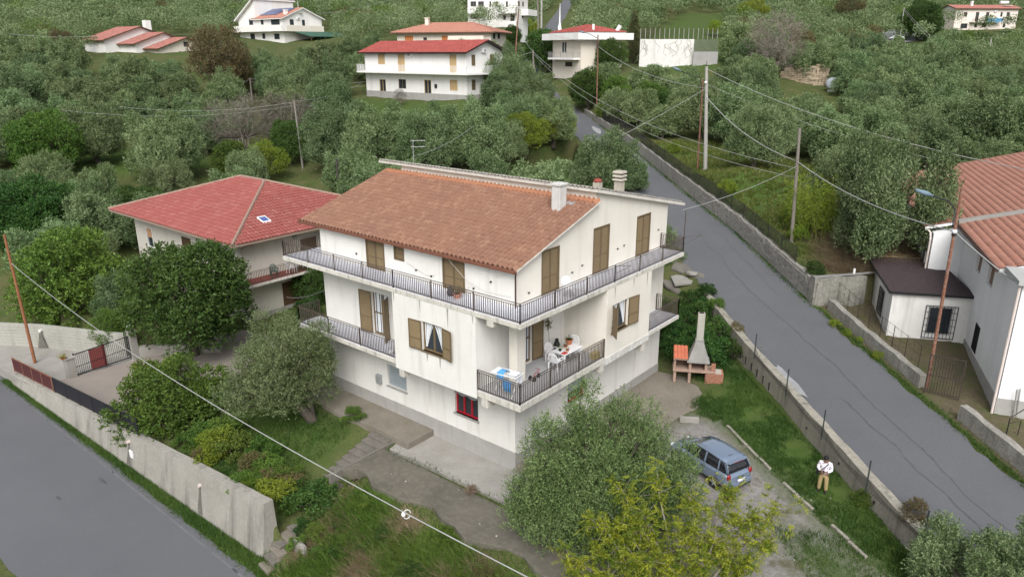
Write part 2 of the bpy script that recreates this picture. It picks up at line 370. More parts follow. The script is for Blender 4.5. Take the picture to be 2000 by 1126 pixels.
def ground_mat():
    m = bpy.data.materials.new('ground'); m.use_nodes = True; t = m.node_tree; L = t.links; b = t.nodes['Principled BSDF']
    b.inputs['Roughness'].default_value = .95; b.inputs['Specular IOR Level'].default_value = .1
    geo = _n(t, 'ShaderNodeNewGeometry')
    def noise(sc, det=8, r=.65):
        q = _n(t, 'ShaderNodeTexNoise'); q.inputs['Scale'].default_value = sc; q.inputs['Detail'].default_value = det; q.inputs['Roughness'].default_value = r
        L.new(geo.outputs['Position'], q.inputs['Vector']); return q.outputs[0]
    def ramp(src, lo, hi, k=1.0):
        q = _n(t, 'ShaderNodeMapRange'); q.inputs['From Min'].default_value = lo; q.inputs['From Max'].default_value = hi; q.inputs['To Max'].default_value = k
        L.new(src, q.inputs[0]); return q.outputs[0]
    def mixc(f, a, c):
        x = _n(t, 'ShaderNodeMix', data_type='RGBA'); L.new(f, x.inputs[0])
        for i, s in ((6, a), (7, c)):
            if isinstance(s, tuple): x.inputs[i].default_value = (*s, 1)
            else: L.new(s, x.inputs[i])
        return x.outputs[2]
    def math_(op, a, c):
        x = _n(t, 'ShaderNodeMath', operation=op)
        for i, s in ((0, a), (1, c)):
            if isinstance(s, (int, float)): x.inputs[i].default_value = s
            else: L.new(s, x.inputs[i])
        x.use_clamp = True; return x.outputs[0]
    def att(nm):
        a = _n(t, 'ShaderNodeAttribute'); a.attribute_name = nm; return a.outputs['Fac']
    floor = mixc(ramp(noise(.5), .38, .62), (.060,.090,.024), (.105,.105,.045))
    floor = mixc(ramp(noise(9), .45, .75), floor, (.035,.045,.018))
    green = mixc(ramp(noise(1.3), .35, .66), (.034,.080,.014), (.070,.105,.024))
    green = mixc(ramp(noise(14), .5, .78), green, (.10,.09,.05))
    c = mixc(math_('MULTIPLY', att('lush'), ramp(noise(.8), .25, .45)), floor, green)
    dirtc = mixc(ramp(noise(3), .35, .65), (.115,.086,.058), (.075,.06,.042))
    dirtc = mixc(ramp(noise(22), .5, .7), dirtc, (.18,.15,.11))
    c = mixc(math_('MULTIPLY', att('dirt'), ramp(noise(1.1), .3, .5)), c, dirtc)
    gr = mixc(ramp(noise(5), .35, .65), (.235,.225,.215), (.15,.135,.12))
    gr = mixc(ramp(noise(38, 4), .5, .72), gr, (.36,.35,.34))
    gr = mixc(ramp(noise(1.0), .55, .68, .8), gr, (.10,.082,.055))
    c = mixc(math_('MULTIPLY', att('grav'), ramp(noise(.9), .22, .42)), c, gr)
    dr = mixc(ramp(noise(6), .35, .65), (.20,.155,.095), (.12,.09,.055))
    c = mixc(att('dry'), c, dr)
    L.new(c, b.inputs['Base Color'])
    bp = _n(t, 'ShaderNodeBump'); bp.inputs['Strength'].default_value = .5; bp.inputs['Distance'].default_value = .06
    L.new(noise(9), bp.inputs['Height']); L.new(bp.outputs[0], b.inputs['Normal'])
    return m
gm = np_mesh('ground', V, F, ground_mat(), smooth=True)
for nm, a in (('lush', lush), ('dirt', dirt), ('grav', grav), ('dry', dry)):
    at = gm.attributes.new(nm, 'FLOAT', 'POINT'); at.data.foreach_set('value', a.reshape(-1).astype(np.float32))
link('ground', gm, kind='structure')

# ------------------------------------------------------------------ roads
M_asphalt = mat('asphalt', (.116,.119,.130), .9, (.088,.091,.101), .22, .9, fine=((.175,.173,.172), 42, .8), bump=.25, bump_scale=90, streak=None, spec=.2)
M_asphalt2 = mat('asphalt_main', (.120,.122,.133), .88, (.094,.096,.106), .2, .9, fine=((.165,.165,.168), 45, .8), bump=.2, bump_scale=90, spec=.2)
ss = np.concatenate([np.arange(-14, 40, .4), np.arange(40, 110, 1.0), np.arange(110, 300, 4)]); K = 14
Vr = []
for i, s in enumerate(ss):
    e1 = np.interp(s, N_S, N_L)+.05+.10*math.sin(s*1.7)+.07*math.sin(s*4.3+1)+rnd.uniform(-.05, .05); e2 = np.interp(s, N_S, N_R)+.02+.12*math.sin(s*1.1+2)+.09*math.sin(s*3.7)+rnd.uniform(-.06, .06)
    for j in range(K+1):
        n = e1+(e2-e1)*j/K; crown = .05*(1-((j/K)*2-1)**2)
        Vr.append(road_pt(s, n, crown-.02))
id2 = np.arange(len(ss)*(K+1)).reshape(len(ss), K+1)
Fr = np.stack([id2[:-1,:-1], id2[:-1,1:], id2[1:,1:], id2[1:,:-1]], -1).reshape(-1, 4)[:, ::-1]
link('road', np_mesh('road', Vr, Fr, M_asphalt, smooth=True), kind='structure')
# tar-filled cracks wandering along the side road, drawn as thin raised strips
M_tar = mat('tar', (.055,.056,.060), .8, (.11,.11,.115), 3)
mb = MB(); 
for n0, s0, s1, seed in ((-2.25, -6, 37, 1), (-3.2, -7, 8, 5), (-.9, 20, 34, 3)):
    q = random.Random(seed); n = n0; prev = None
    s = s0
    while s < s1:
        n += q.uniform(-.09, .09)+(n0-n)*.06; wd = q.uniform(.03, .08)
        def cz(nn):
            a = np.interp(s, N_S, N_L); b2 = np.interp(s, N_S, N_R); r = (nn-a)/(b2-a); return .05*(1-(2*r-1)**2)-.02+.008
        cur = (road_pt(s, n-wd/2, cz(n)), road_pt(s, n+wd/2, cz(n)))
        if prev: mb.face([prev[0], prev[1], cur[1], cur[0]])
        prev = cur; s += .35
for u, v in ((198,940),(203,944),(115,976),(640,470)):
    p = pz(u, v, -2.95+.028*6); z = float(main_z(p[1]))+.062; mb.face([(p[0]-.05,p[1]-.22,z),(p[0]+.06,p[1]-.18,z),(p[0]+.05,p[1]+.2,z),(p[0]-.06,p[1]+.15,z)]) if u < 600 else None
mb.build('road_crack', M_tar, kind='structure')
# pale patched repairs further up the side road
M_patch = mat('patch', (.34,.345,.35), .9, (.22,.22,.225), 1.2, .8)
mb = MB()
for s, n, a, b_ in ((58, -1.0, 2.6, .7), (64.5, -2.6, 2.0, 1.0), (71, -2.2, 2.4, .5), (9.5, -5.2, 1.8, .25)):
    ring = []
    for k in range(14):
        t_ = k/14*2*math.pi; r = rnd.uniform(.75, 1.15); ring.append(road_pt(s+a*r*math.cos(t_), n+b_*r*math.sin(t_), .042))
    mb.face(ring)
mb.build('road_patch', M_patch, kind='structure')
ys = np.concatenate([np.arange(-14, 45, .6), np.arange(45, 90, 3)]); Vr = []
for y in ys:
    e2 = float(main_edge(y))+.06*math.sin(y*2.1)+rnd.uniform(-.05, .05); e1 = e2-6.35+.08*math.sin(y)
    for j in range(K+1):
        Vr.append((e1+(e2-e1)*j/K, y, float(main_z(y))+.05*(1-((j/K)*2-1)**2)+0.0))
id2 = np.arange(len(ys)*(K+1)).reshape(len(ys), K+1)
Fr = np.stack([id2[:-1,:-1], id2[:-1,1:], id2[1:,1:], id2[1:,:-1]], -1).reshape(-1, 4)[:, ::-1]
link('main_road', np_mesh('main_road', Vr, Fr, M_asphalt2, smooth=True), kind='structure')
# worn edge line of the main road: broken pale strips
M_line = mat('worn_paint', (.165,.165,.168), .85, (.11,.11,.118), 2.5, .9)
mb = MB(); y = 2.0
while y < 34:
    L_ = rnd.uniform(1.2, 3.5)
    for a in np.arange(y, y+L_, .5):
        x = float(main_edge(a))-.38
        mb.face([(x-.05, a, float(main_z(a))+.016), (x+.05, a, float(main_z(a))+.016), (x+.05, a+.5, float(main_z(a+.5))+.016), (x-.05, a+.5, float(main_z(a+.5))+.016)])
    y += L_+rnd.uniform(.0, .6)
mb.build('road_marking', M_line, kind='structure')

# ------------------------------------------------------------------ concrete round the house
M_conc = mat('old_concrete', (.225,.20,.165), .92, (.135,.118,.088), .7, .9, fine=((.30,.28,.25), 18, .5), bump=.2, bump_scale=30)
M_conc_dark = mat('stained_concrete', (.165,.148,.122), .94, (.080,.074,.058), .45, .9, fine=((.22,.20,.17), 3.5, .4), bump=.15, bump_scale=25)
M_conc_pale = mat('pale_concrete', (.33,.315,.29), .92, (.22,.205,.18), 1.0, .9, fine=((.40,.39,.37), 22, .5), bump=.2, bump_scale=30)
def slab(name, ring, z0, z1, m, kind='structure', zf=None):
    mb = MB(); mb.prism([(x, y, z0) for x, y in ring], (0, 0, z1-z0)); return mb.build(name, m, kind=kind, bevel=.02)
slab('walkway', [(-.03,5.15),(-1.75,5.15),(-1.7,7.7),(-1.92,9.6),(-1.85,11.4),(-1.6,12.7),(-1.15,13.8),(-.7,14.25),(0,14.3)], -.7, .02, M_conc)
slab('lower_path', [(-.03,5.15),(-.03,-1.0),(-2.05,-3.0),(-2.25,5.9),(-1.75,6.0),(-1.75,5.15)], -.8, -.30, M_conc_pale)
ring = [(-2.4,6.15),(-2.4,-7.5),(-4.2,-7.6)]+[(-4.55+.25*math.sin(y*1.3)+rnd.uniform(-.15,.15), y) for y in np.arange(-7, 6, .8)]+[(-5.0,6.3)]
slab('concrete_pad', ring, -.9, -.33, M_conc_dark)
slab('patio', [(13.0,-.03),(13.3,-1.6),(12.6,-2.8),(11.9,-3.4),(10.4,-3.9),(8.5,-3.55),(2,-3.3),(-1.4,-2.8),(-.03,-.9),(-.03,-.03)], -.4, .03, M_conc)
slab('driveway', [(-3.2,28.6),(-8.5,29.2),(-8.3,21.5),(-6.2,18.3),(-2,17.2),(2.6,17.3),(4.4,24),(3.2,28.6)], -2.2, -1.42, mat('drive_paving', (.27,.23,.20), .92, (.20,.18,.16), .8, .8, fine=((.33,.27,.23), 30, .5)))
slab('apron', [(-9.6,29.4),(-3.2,28.9),(-3.0,36),(-5,40),(-10.5,42)], -2.8, -1.62, M_conc_pale)
# ------------------------------------------------------------------ shared building materials
M_plaster = mat('white_plaster', (.74,.725,.69), .9, (.66,.64,.60), .7, .6, fine=((.56,.54,.50), 26, .45), bump=.55, bump_scale=16, streak=((.42,.40,.36), 2.2, .40))
M_plaster_warm = mat('cream_plaster', (.735,.70,.63), .9, (.66,.62,.55), .6, .6, fine=((.57,.54,.48), 28, .4), bump=.5, bump_scale=18, streak=((.44,.40,.34), 1.8, .32))
M_plinth = mat('grey_plinth', (.37,.36,.34), .9, (.29,.28,.26), 1.1, .8, fine=((.44,.43,.41), 25, .4), streak=((.22,.21,.19), 2.0, .5))
M_slab = mat('slab_concrete', (.66,.63,.57), .9, (.48,.455,.40), 1.3, .8, fine=((.22,.21,.19), 6, .35), streak=((.17,.16,.14), 5.0, .65), bump=.3, bump_scale=14)
M_floor = mat('balcony_tiles', (.62,.63,.69), .5, (.52,.53,.58), 1.0, .6, fine=((.40,.40,.43), 4, .35))
M_rail = mat('dark_railing', (.055,.046,.040), .55, (.085,.06,.045), 4, .6, spec=.4)
M_shut = mat('shutter_brown', (.235,.175,.095), .6, (.18,.13,.07), 1.5, .6, spec=.3, rand=.5, rcol=(.175,.125,.07))
M_leafframe = mat('shutter_frame', (.15,.108,.058), .6, (.12,.088,.05), 2, .5)
M_frame = mat('window_frame_brown', (.165,.12,.065), .55, (.135,.095,.052), 2, .6)
M_glass = glass_mat()
M_curtain = mat('white_curtain', (.70,.71,.72), .9, (.58,.60,.62), 5, .8)
M_tile = mat('terracotta_tile', (.225,.115,.076), .88, (.195,.102,.070), .5, .4, fine=((.30,.20,.145), 14, .2), rcol=(.34,.20,.13), attr='tint', bump=.3, bump_scale=40)
M_tile_or = mat('orange_tile', (.335,.150,.082), .88, (.28,.128,.075), 3, .6, rcol=(.36,.20,.13), attr='tint')
M_fascia = mat('fascia_plaster', (.66,.63,.57), .9, (.52,.49,.44), 1.6, .7, streak=((.20,.19,.17), 6, .55), fine=((.33,.32,.30), 8, .3))
M_gutter = mat('brown_gutter', (.20,.085,.055), .5, (.16,.07,.05), 3, .5)
M_pipe = mat('dark_pipe', (.06,.035,.028), .5)
M_white = mat('white_paint', (.78,.78,.77), .6, (.70,.70,.69), 3, .5)
M_grey_metal = mat('grey_metal', (.36,.375,.38), .5, (.29,.30,.305), 6, .6, metal=.3)
M_steel = mat('galvanised_steel', (.44,.44,.43), .5, (.34,.34,.33), 4, .6, metal=.5)
M_wood = mat('weathered_wood', (.24,.215,.185), .9, (.17,.15,.125), 8, .7)
M_rust = mat('rusty_iron', (.24,.095,.050), .85, (.16,.075,.05), 5, .8, fine=((.36,.30,.27), 7, .6))
M_dark = mat('dark_interior', (.018,.017,.016), .9)
M_red = mat('red_frame', (.40,.018,.030), .5)
M_concrete_pole = mat('concrete_pole', (.40,.385,.355), .9, (.32,.305,.28), 2.0, .7, fine=((.25,.24,.22), 14, .4))
M_black = mat('black_plastic', (.02,.02,.022), .45)

def wall_cells(mb, us, vs, holes, P, rev, clip=None):
    """wall in a (u, v) plane with rectangular openings; P(u, v, d) -> point, d = depth behind the face"""
    us = sorted(set(us)|{h[0] for h in holes}|{h[1] for h in holes}); vs = sorted(set(vs)|{h[2] for h in holes}|{h[3] for h in holes})
    for i in range(len(us)-1):
        for j in range(len(vs)-1):
            a, b, c, d = us[i], us[i+1], vs[j], vs[j+1]; mu, mv = (a+b)/2, (c+d)/2
            if any(h[0] < mu < h[1] and h[2] < mv < h[3] for h in holes): continue
            poly = [(a, c), (b, c), (b, d), (a, d)]
            if clip:
                for f in clip(mu):                       # f(u, v) >= 0 is kept
                    o = []
                    for k in range(len(poly)):
                        p, q = poly[k], poly[(k+1) % len(poly)]; fp, fq = f(*p), f(*q)
                        if fp >= 0: o.append(p)
                        if fp*fq < 0:
                            t_ = fp/(fp-fq); o.append((p[0]+(q[0]-p[0])*t_, p[1]+(q[1]-p[1])*t_))
                    poly = o
                    if len(poly) < 3: break
            if len(poly) >= 3: mb.face([P(u, v, 0) for u, v in poly])
    for h in holes:
        r = [(h[0], h[2]), (h[1], h[2]), (h[1], h[3]), (h[0], h[3])]
        for k in range(4):
            p, q = r[k], r[(k+1) % 4]; mb.face([P(*p, 0), P(*q, 0), P(*q, rev), P(*p, rev)])
def PX(x, sgn=-1):            # a face looking along -x (sgn -1) or +x; u = y, v = z
    return lambda u, v, d: (x-sgn*d, u, v)
def PY(y, sgn=-1):
    return lambda u, v, d: (u, y-sgn*d, v)
class Fr:
    """a local frame on a facade: origin + u (along) + n (outward) + z"""
    def __init__(s, o, u, n): s.o = np.array(o, float); s.u = np.array(u, float); s.n = np.array(n, float); s.z = np.array((0, 0, 1.0))
    def p(s, a, b, c): return s.o+s.u*a+s.n*b+s.z*c
    def box(s, mb, a0, a1, b0, b1, c0, c1):
        mb.hexa([s.p(a0,b0,c0), s.p(a1,b0,c0), s.p(a1,b1,c0), s.p(a0,b1,c0)], [s.p(a0,b0,c1), s.p(a1,b0,c1), s.p(a1,b1,c1), s.p(a0,b1,c1)])
def frame_ring(mb, fr, a0, a1, c0, c1, w_, b0, b1, mid=None, bars=()):
    fr.box(mb, a0, a0+w_, b0, b1, c0, c1); fr.box(mb, a1-w_, a1, b0, b1, c0, c1)
    fr.box(mb, a0+w_, a1-w_, b0+.002, b1-.002, c0, c0+w_); fr.box(mb, a0+w_, a1-w_, b0+.002, b1-.002, c1-w_, c1)
    if mid: 
        for m_ in (mid if hasattr(mid, '__len__') else [mid]): fr.box(mb, m_-w_*.6, m_+w_*.6, b0+.004, b1-.004, c0+w_, c1-w_)
    for c in bars: fr.box(mb, a0+w_, a1-w_, b0+.006, b1-.006, c-w_*.45, c+w_*.45)
def shutter_leaf(parent, fr, w_, h_, m=None, midbar=.38, name='shutter'):
    """one louvred leaf in the frame fr: a 0..w, c 0..h, thickness 4 cm"""
    m = m or M_shut
    mb = MB(); frame_ring(mb, fr, 0, w_, 0, h_, .055, 0, .04, bars=[h_*midbar])
    o = mb.build(name, M_leafframe if m is M_shut else m, parent)
    lv = MB(); c = .075
    while c < h_-.07:
        lv.add([fr.p(.05,.006,c+.045), fr.p(w_-.05,.006,c+.045), fr.p(w_-.05,.034,c), fr.p(.05,.034,c)], [(0,1,2,3)])
        lv.add([fr.p(.05,.034,c), fr.p(w_-.05,.034,c), fr.p(w_-.05,.030,c-.008), fr.p(.05,.030,c-.008)], [(0,1,2,3)]); c += .052
    lv.face([fr.p(.05,.004,.05), fr.p(w_-.05,.004,.05), fr.p(w_-.05,.004,h_-.05), fr.p(.05,.004,h_-.05)])
    lv.build('louvres', m, o, kind='stuff')
    return o
def closed_shutters(parent, fr, a0, a1, c0, c1, leaves=2, m=None):
    """a door or window closed with louvred leaves, with its frame"""
    mb = MB(); frame_ring(mb, fr, a0, a1, c0, c1, .06, -.12, .015); mb.build('door_frame' if c1-c0 > 1.6 else 'window_frame', M_frame, parent)
    w_ = (a1-a0-.13)/leaves
    for k in range(leaves):
        f2 = Fr(fr.p(a0+.065+k*w_+.004, -.055, c0+.03), fr.u, fr.n); shutter_leaf(parent, f2, w_-.008, c1-c0-.09, m)
def open_shutter(parent, fr, hinge_a, c0, w_, h_, ang, side, m=None, off=.02):
    """leaf hinged at hinge_a, swung open by ang degrees; side -1 opens to lower a, +1 to higher a"""
    th = R_(ang); u2 = fr.u*(side*math.cos(th))+fr.n*math.sin(th); n2 = -fr.u*(side*math.sin(th))+fr.n*math.cos(th)
    return shutter_leaf(parent, Fr(fr.p(hinge_a, off, c0), u2, n2), w_, h_, m)
def glazed(parent, fr, a0, a1, c0, c1, depth_=.14, mid=True, bars=(), m=None, w_=.07, name='window', curtain=None, sill=True):
    m = m or M_frame
    mb = MB(); frame_ring(mb, fr, a0, a1, c0, c1, w_, -depth_-.05, -depth_+.03, mid=[(a0+a1)/2] if mid is True else (mid or None), bars=bars)
    o = mb.build(name, m, parent)
    g = MB(); g.face([fr.p(a0+.03,-depth_-.02,c0+.03), fr.p(a1-.03,-depth_-.02,c0+.03), fr.p(a1-.03,-depth_-.02,c1-.03), fr.p(a0+.03,-depth_-.02,c1-.03)])
    g.build('pane', M_glass, o)
    if curtain == 'tied':
        q = MB()
        for sgn, e in ((1, a0), (-1, a1)):
            n = 8; top = (a1-a0)/2
            for i in range(n):
                t0, t1 = i/n, (i+1)/n
                def cp(t_, f): # f 0 top,1 bottom edge
                    wdt = top*(1-.78*min(1, f*1.0)**.75)
                    return fr.p(e+sgn*(wdt*t_+.02), -depth_-.012+.012*math.sin(t_*20), c1-.05-(c1-c0-.1)*f)
                for k in range(8):
                    f0, f1 = k/8*.92, (k+1)/8*.92
                    q.face([cp(t0, f0), cp(t1, f0), cp(t1, f1), cp(t0, f1)])
        q.build('curtain', M_curtain, o)
    elif curtain == 'full':
        q = MB(); n = 24
        for i in range(n):
            f = lambda t_: -depth_-.012+.012*math.sin(t_*26)
            xa, xb = a0+.05+(a1-a0-.1)*i/n, a0+.05+(a1-a0-.1)*(i+1)/n
            q.face([fr.p(xa, f(i/n), c0+.1), fr.p(xb, f((i+1)/n), c0+.1), fr.p(xb, f((i+1)/n), c1-.08), fr.p(xa, f(i/n), c1-.08)])
        q.build('curtain', M_curtain, o)
    if sill:
        q = MB(); fr.box(q, a0-.06, a1+.06, -depth_-.02, .05, c0-.06, c0); q.build('sill', M_frame if m is M_frame else M_plinth, o)
    return o
_bal = {}
def railing(parent, pts, z, h=.82, gap=.115, post_every=2.2, m=None, single=True, ends=True, drop=.16, sec=.012, name='railing'):
    """top and bottom rails through pts (x, y); balusters as sub-parts of the railing, or joined when single is False"""
    m = m or M_rail
    mb = MB(); P3 = [np.array((x, y, 0.0)) for x, y in pts]
    bal = []; posts = []
    for a, b in zip(P3[:-1], P3[1:]):
        L_ = np.linalg.norm(b-a); d = (b-a)/L_; e = d*.0
        mb.bar(a+(0,0,z+h), b+(0,0,z+h), .045, .02); mb.bar(a+(0,0,z+h-.09), b+(0,0,z+h-.09), .03, .018); mb.bar(a+(0,0,z+.07), b+(0,0,z+.07), .035, .03)
        n = max(1, int(round(L_/post_every)))
        for i in range(n+1): posts.append(a+d*(L_*i/n))
        k = int(L_/gap)
        for i in range(1, k):
            p = a+d*(L_*i/k)
            if min(np.linalg.norm(p-q) for q in posts[-n-1:]) > .04: bal.append(p)
    for p in posts: mb.box(p[0]-.022, p[0]+.022, p[1]-.022, p[1]+.022, z-drop, z+h-.002)
    o = mb.build(name, m, parent)
    if single:
        key = (h, sec, m.name)
        if key not in _bal:
            q = MB(); q.box(-sec, sec, -sec, sec, .075, h-.088); _bal[key] = q.mesh('baluster', m)
        for p in bal: link('baluster', _bal[key], o, (p[0], p[1], z))
    else:
        q = MB()
        for p in bal: q.box(p[0]-sec, p[0]+sec, p[1]-sec, p[1]+sec, z+.075, z+h-.088)
        q.build('balusters', m, o, kind='stuff')
    return o
def tile_field(name, parent, O, U, W, nu, nw, mat_, seed=1, rise=.05, over=.07, keep=None, seg=4, kind='stuff', lip=.030):
    """nu x nw roll tiles on a slope: O = lower corner, U = along the eave, W = up the slope (vectors of the whole field); every tile is a shell of its own"""
    q = random.Random(seed); O, U, W = map(lambda a: np.array(a, float), (O, U, W)); N = np.cross(U, W); N /= np.linalg.norm(N)
    if N[2] < 0: N = -N
    u1 = U/nu; w1 = W/nw; V = []; F = []; T = []
    prof = [(-.5, -.25), (-.34, .1), (-.18, .75), (0, 1.0), (.18, .75), (.34, .1), (.5, -.25)] if seg > 4 else [(-.5, 0), (-.28, .15), (0, 1.1), (.28, .15), (.5, 0)]
    for j in range(nw):
        for i in range(nu):
            c = O+u1*(i+.5)+w1*j
            if keep and not keep(c+w1*.5): continue
            dz = q.uniform(-.006, .008); du = q.uniform(-.03, .03); b = len(V); n = len(prof)
            lift = lip+q.uniform(0, .012)
            for a, h in prof: V.append(c+u1*(a*1.0+du)+N*(h*rise+lift+dz)+w1*(-over+q.uniform(-.02, .02)))
            for a, h in prof: V.append(c+u1*(a*.96+du)+N*(h*rise*.92+.004+dz)+w1*1.0)
            for a, h in prof: V.append(c+u1*(a*1.0+du)+N*(max(h*rise+lift-lip, -.004)+dz)+w1*(-over))
            t_ = q.random()**4*.4
            for k in range(n-1):
                F += [(b+k, b+k+1, b+n+k+1, b+n+k), (b+2*n+k, b+2*n+k+1, b+k+1, b+k)]; T += [t_, t_*.5]
    me = np_mesh(name, V, F, mat_, fattr=('tint', T)); return link(name, me, parent, kind=kind)

# ------------------------------------------------------------------ the main house
B = 1.43; LX, LY = 13.06, 13.13; Z1, Z2 = 4.0, 7.53
house = thing('house', 'large three storey white house with wraparound iron balconies and a terracotta roof, in the middle', 'house', (0, 0, 0))
roof_f = lambda x: 9.16+.312*(x+.15)                 # underside of the front roof slope
RX = 5.95
roof_b = lambda x: 11.53-.227*(x-5.75)                # underside of the rear roof slope
FXm = Fr((0,0,0), (0,1,0), (-1,0,0)); FXb = Fr((-B,0,0), (0,1,0), (-1,0,0)); FYm = Fr((0,0,0), (1,0,0), (0,-1,0)); FYb = Fr((0,-B,0), (1,0,0), (0,-1,0)); FYt = Fr((0,.95,0), (1,0,0), (0,-1,0))
# ground floor
mb = MB()
hL = [(7.0,8.42,1.45,2.62),(2.2,3.66,1.47,2.72)]
wall_cells(mb, [0, LY], [.66, 3.62], hL, PX(0), .2)
hR = [(4.0,5.45,1.45,2.75)]
wall_cells(mb, [0, LX], [.5, 3.62], hR, PY(0), .2)
wall_cells(mb, [0, LY], [0, 3.62], [], PX(LX, 1), .2); wall_cells(mb, [0, LX], [0, 3.62], [], PY(LY, 1), .2)
mb.build('ground_floor_wall', M_plaster, house)
mb = MB(); mb.box(-.035, .1, -.035, LY+.03, -.9, .66); mb.box(.1, LX+.03, -.035, .1, -.6, .52); mb.build('plinth', M_plinth, house, bevel=.01)
# middle floor: recessed walls and the two projecting rooms
mb = MB()
wall_cells(mb, [6.06, LY], [3.62, Z2-.2], [(8.0,9.3,4.05,6.3)], PX(0), .2)
wall_cells(mb, [.95, 6.06], [3.58, Z2-.2], [(2.87,4.19,4.97,6.36)], PX(-B), .2)
wall_cells(mb, [-B, 0], [3.58, Z2-.2], [], PY(6.06, 1), .2)
wall_cells(mb, [-B, 4.95], [3.62, Z2-.2], [(.95,2.38,4.03,6.25)], PY(.95), .2)
mb.face([(-B,.95,3.58),(0,.95,3.58),(0,6.06,3.58),(-B,6.06,3.58)])
mb.build('middle_floor_wall', M_plaster, house)
mb = MB()
wall_cells(mb, [4.95, 9.03], [3.58, Z2-.2], [(5.42,6.86,5.05,6.44)], PY(-B), .2)
wall_cells(mb, [-B, .95], [3.62, Z2-.2], [], PX(4.95), .2); wall_cells(mb, [-B, 0], [3.58, Z2-.2], [], PX(9.03, 1), .2)
wall_cells(mb, [9.03, LX], [3.62, Z2-.2], [], PY(0), .2); wall_cells(mb, [0, LY], [3.62, Z2-.2], [], PX(LX, 1), .2); wall_cells(mb, [0, LX], [3.62, Z2-.2], [], PY(LY, 1), .2)
mb.face([(4.95,-B,3.58),(9.03,-B,3.58),(9.03,0,3.58),(4.95,0,3.58)])
mb.build('middle_floor_wall', M_plaster_warm, house)
# upper storey and gable
mb = MB()
hU = [(8.1,9.47,Z2+.02,9.13),(6.7,7.42,8.3,9.13),(2.83,4.2,Z2+.02,9.13)]
wall_cells(mb, [0, LY], [Z2-.02, 9.2], hU, PX(0), .14)
mb.build('upper_wall', M_plaster, house)
mb = MB(); wall_cells(mb, [0, LY], [Z2-.02, roof_b(LX)], [], PX(LX, 1), .2); mb.build('upper_wall', M_plaster, house)
mb = MB()
hG = [(1.8,3.11,Z2+.02,9.58),(5.8,7.22,Z2+.02,9.82),(9.8,11.22,Z2+.02,9.70)]
clip = lambda u: [(lambda a, b: roof_f(a)-b)] if u < RX else [(lambda a, b: roof_b(a)-b)]
wall_cells(mb, [0, RX, LX], [Z2-.02, 8.6, 9.6, 12.2], hG, PY(0), .14, clip)
mb.build('gable_wall', M_plaster_warm, house)
mb = MB(); wall_cells(mb, [0, RX, LX], [Z2-.02, 12.2], [], PY(LY, 1), .14, clip); mb.build('gable_wall', M_plaster_warm, house)
# balcony slabs
mb = MB(); zs = Z2-.22
mb.box(-B, 0, -B, LY+B, zs, Z2-.012); mb.box(0, 12.47, -B, 0, zs, Z2-.012); mb.box(0, 6, LY, LY+B, zs, Z2-.012)
mb.build('balcony_slab', M_slab, house, bevel=.01)
mb = MB(); mb.box(-B+.03, -.004, -B+.03, LY+B-.03, Z2-.012, Z2); mb.box(-.004, 12.44, -B+.03, -.004, Z2-.012, Z2-.001); mb.box(-.004, 5.97, LY+.004, LY+B-.03, Z2-.012, Z2-.001)
mb.build('balcony_floor', M_floor, house)
railing(house, [(6.0,LY+B-.05),(-B+.05,LY+B-.05),(-B+.05,6.0),(-B+.05,-B+.05),(5.6,-B+.05),(12.42,-B+.05),(12.42,-.05)], Z2, .83, .118)
# lower left balcony
mb = MB(); mb.box(-B, 0, 6.07, LY+.6, Z1-.24, Z1-.012); mb.build('balcony_slab', M_slab, house, bevel=.01)
mb = MB(); mb.box(-B+.03, -.004, 6.09, LY+.57, Z1-.012, Z1); mb.build('balcony_floor', M_floor, house)
railing(house, [(-B+.05,6.12),(-B+.05,LY+.55),(-.05,LY+.55)], Z1, .93, .118, single=False)
# terrace at the corner and little balcony at the far end
mb = MB(); mb.box(-B, 0, -B, .95, Z1-.30, Z1-.012); mb.box(0, 4.95, -B, .95, Z1-.30, Z1-.012); mb.build('terrace_slab', M_slab, house, bevel=.01)
mb = MB(); mb.box(-B+.03, 4.94, -B+.03, .94, Z1-.012, Z1); mb.build('terrace_floor', mat('terrace_tiles', (.42,.42,.425), .6, (.34,.34,.345), .9, .7), house)
railing(house, [(-B+.05,.92),(-B+.05,-B+.05),(4.90,-B+.05)], Z1, .93, .118)
mb = MB(); mb.box(9.04, 12.4, -B, -.002, Z1-.22, Z1-.012); mb.build('balcony_slab', M_slab, house, bevel=.01)
mb = MB(); mb.box(9.06, 12.37, -B+.03, -.004, Z1-.012, Z1); mb.build('balcony_floor', M_floor, house)
railing(house, [(9.08,-B+.05),(12.35,-B+.05),(12.35,-.05)], Z1, .95, .118, single=False)
# flaking floor edge under the right projecting room, corner pillar, brackets
mb = MB(); mb.box(4.93, 9.06, -B-.03, -B+.3, Z1-.42, Z1-.06); mb.build('floor_edge', mat('peeling_edge', (.60,.58,.54), .9, (.44,.43,.40), 2.5, .9, fine=((.80,.79,.77), 5, .9), bump=.6, bump_scale=9), house, bevel=.01)
mb = MB(); mb.box(.1, .7, -.02, .42, Z1, zs); mb.build('pillar', M_plaster_warm, house, bevel=.015)
for x0, x1, y0, y1, z0, z1 in ((-B+.01,-B+.8,.0,.34,zs-.26,zs),(-B+.01,-B+.7,5.55,5.85,3.2,3.58),(8.5,8.85,-B+.01,-B+.8,3.1,3.58),(-B+.01,-B+.7,.35,.7,3.3,3.7),(4.6,4.9,-B+.01,-B+.7,3.3,3.7)):
    mb = MB(); mb.box(x0, x1, y0, y1, z0, z1); mb.build('bracket', M_slab, house, bevel=.01)
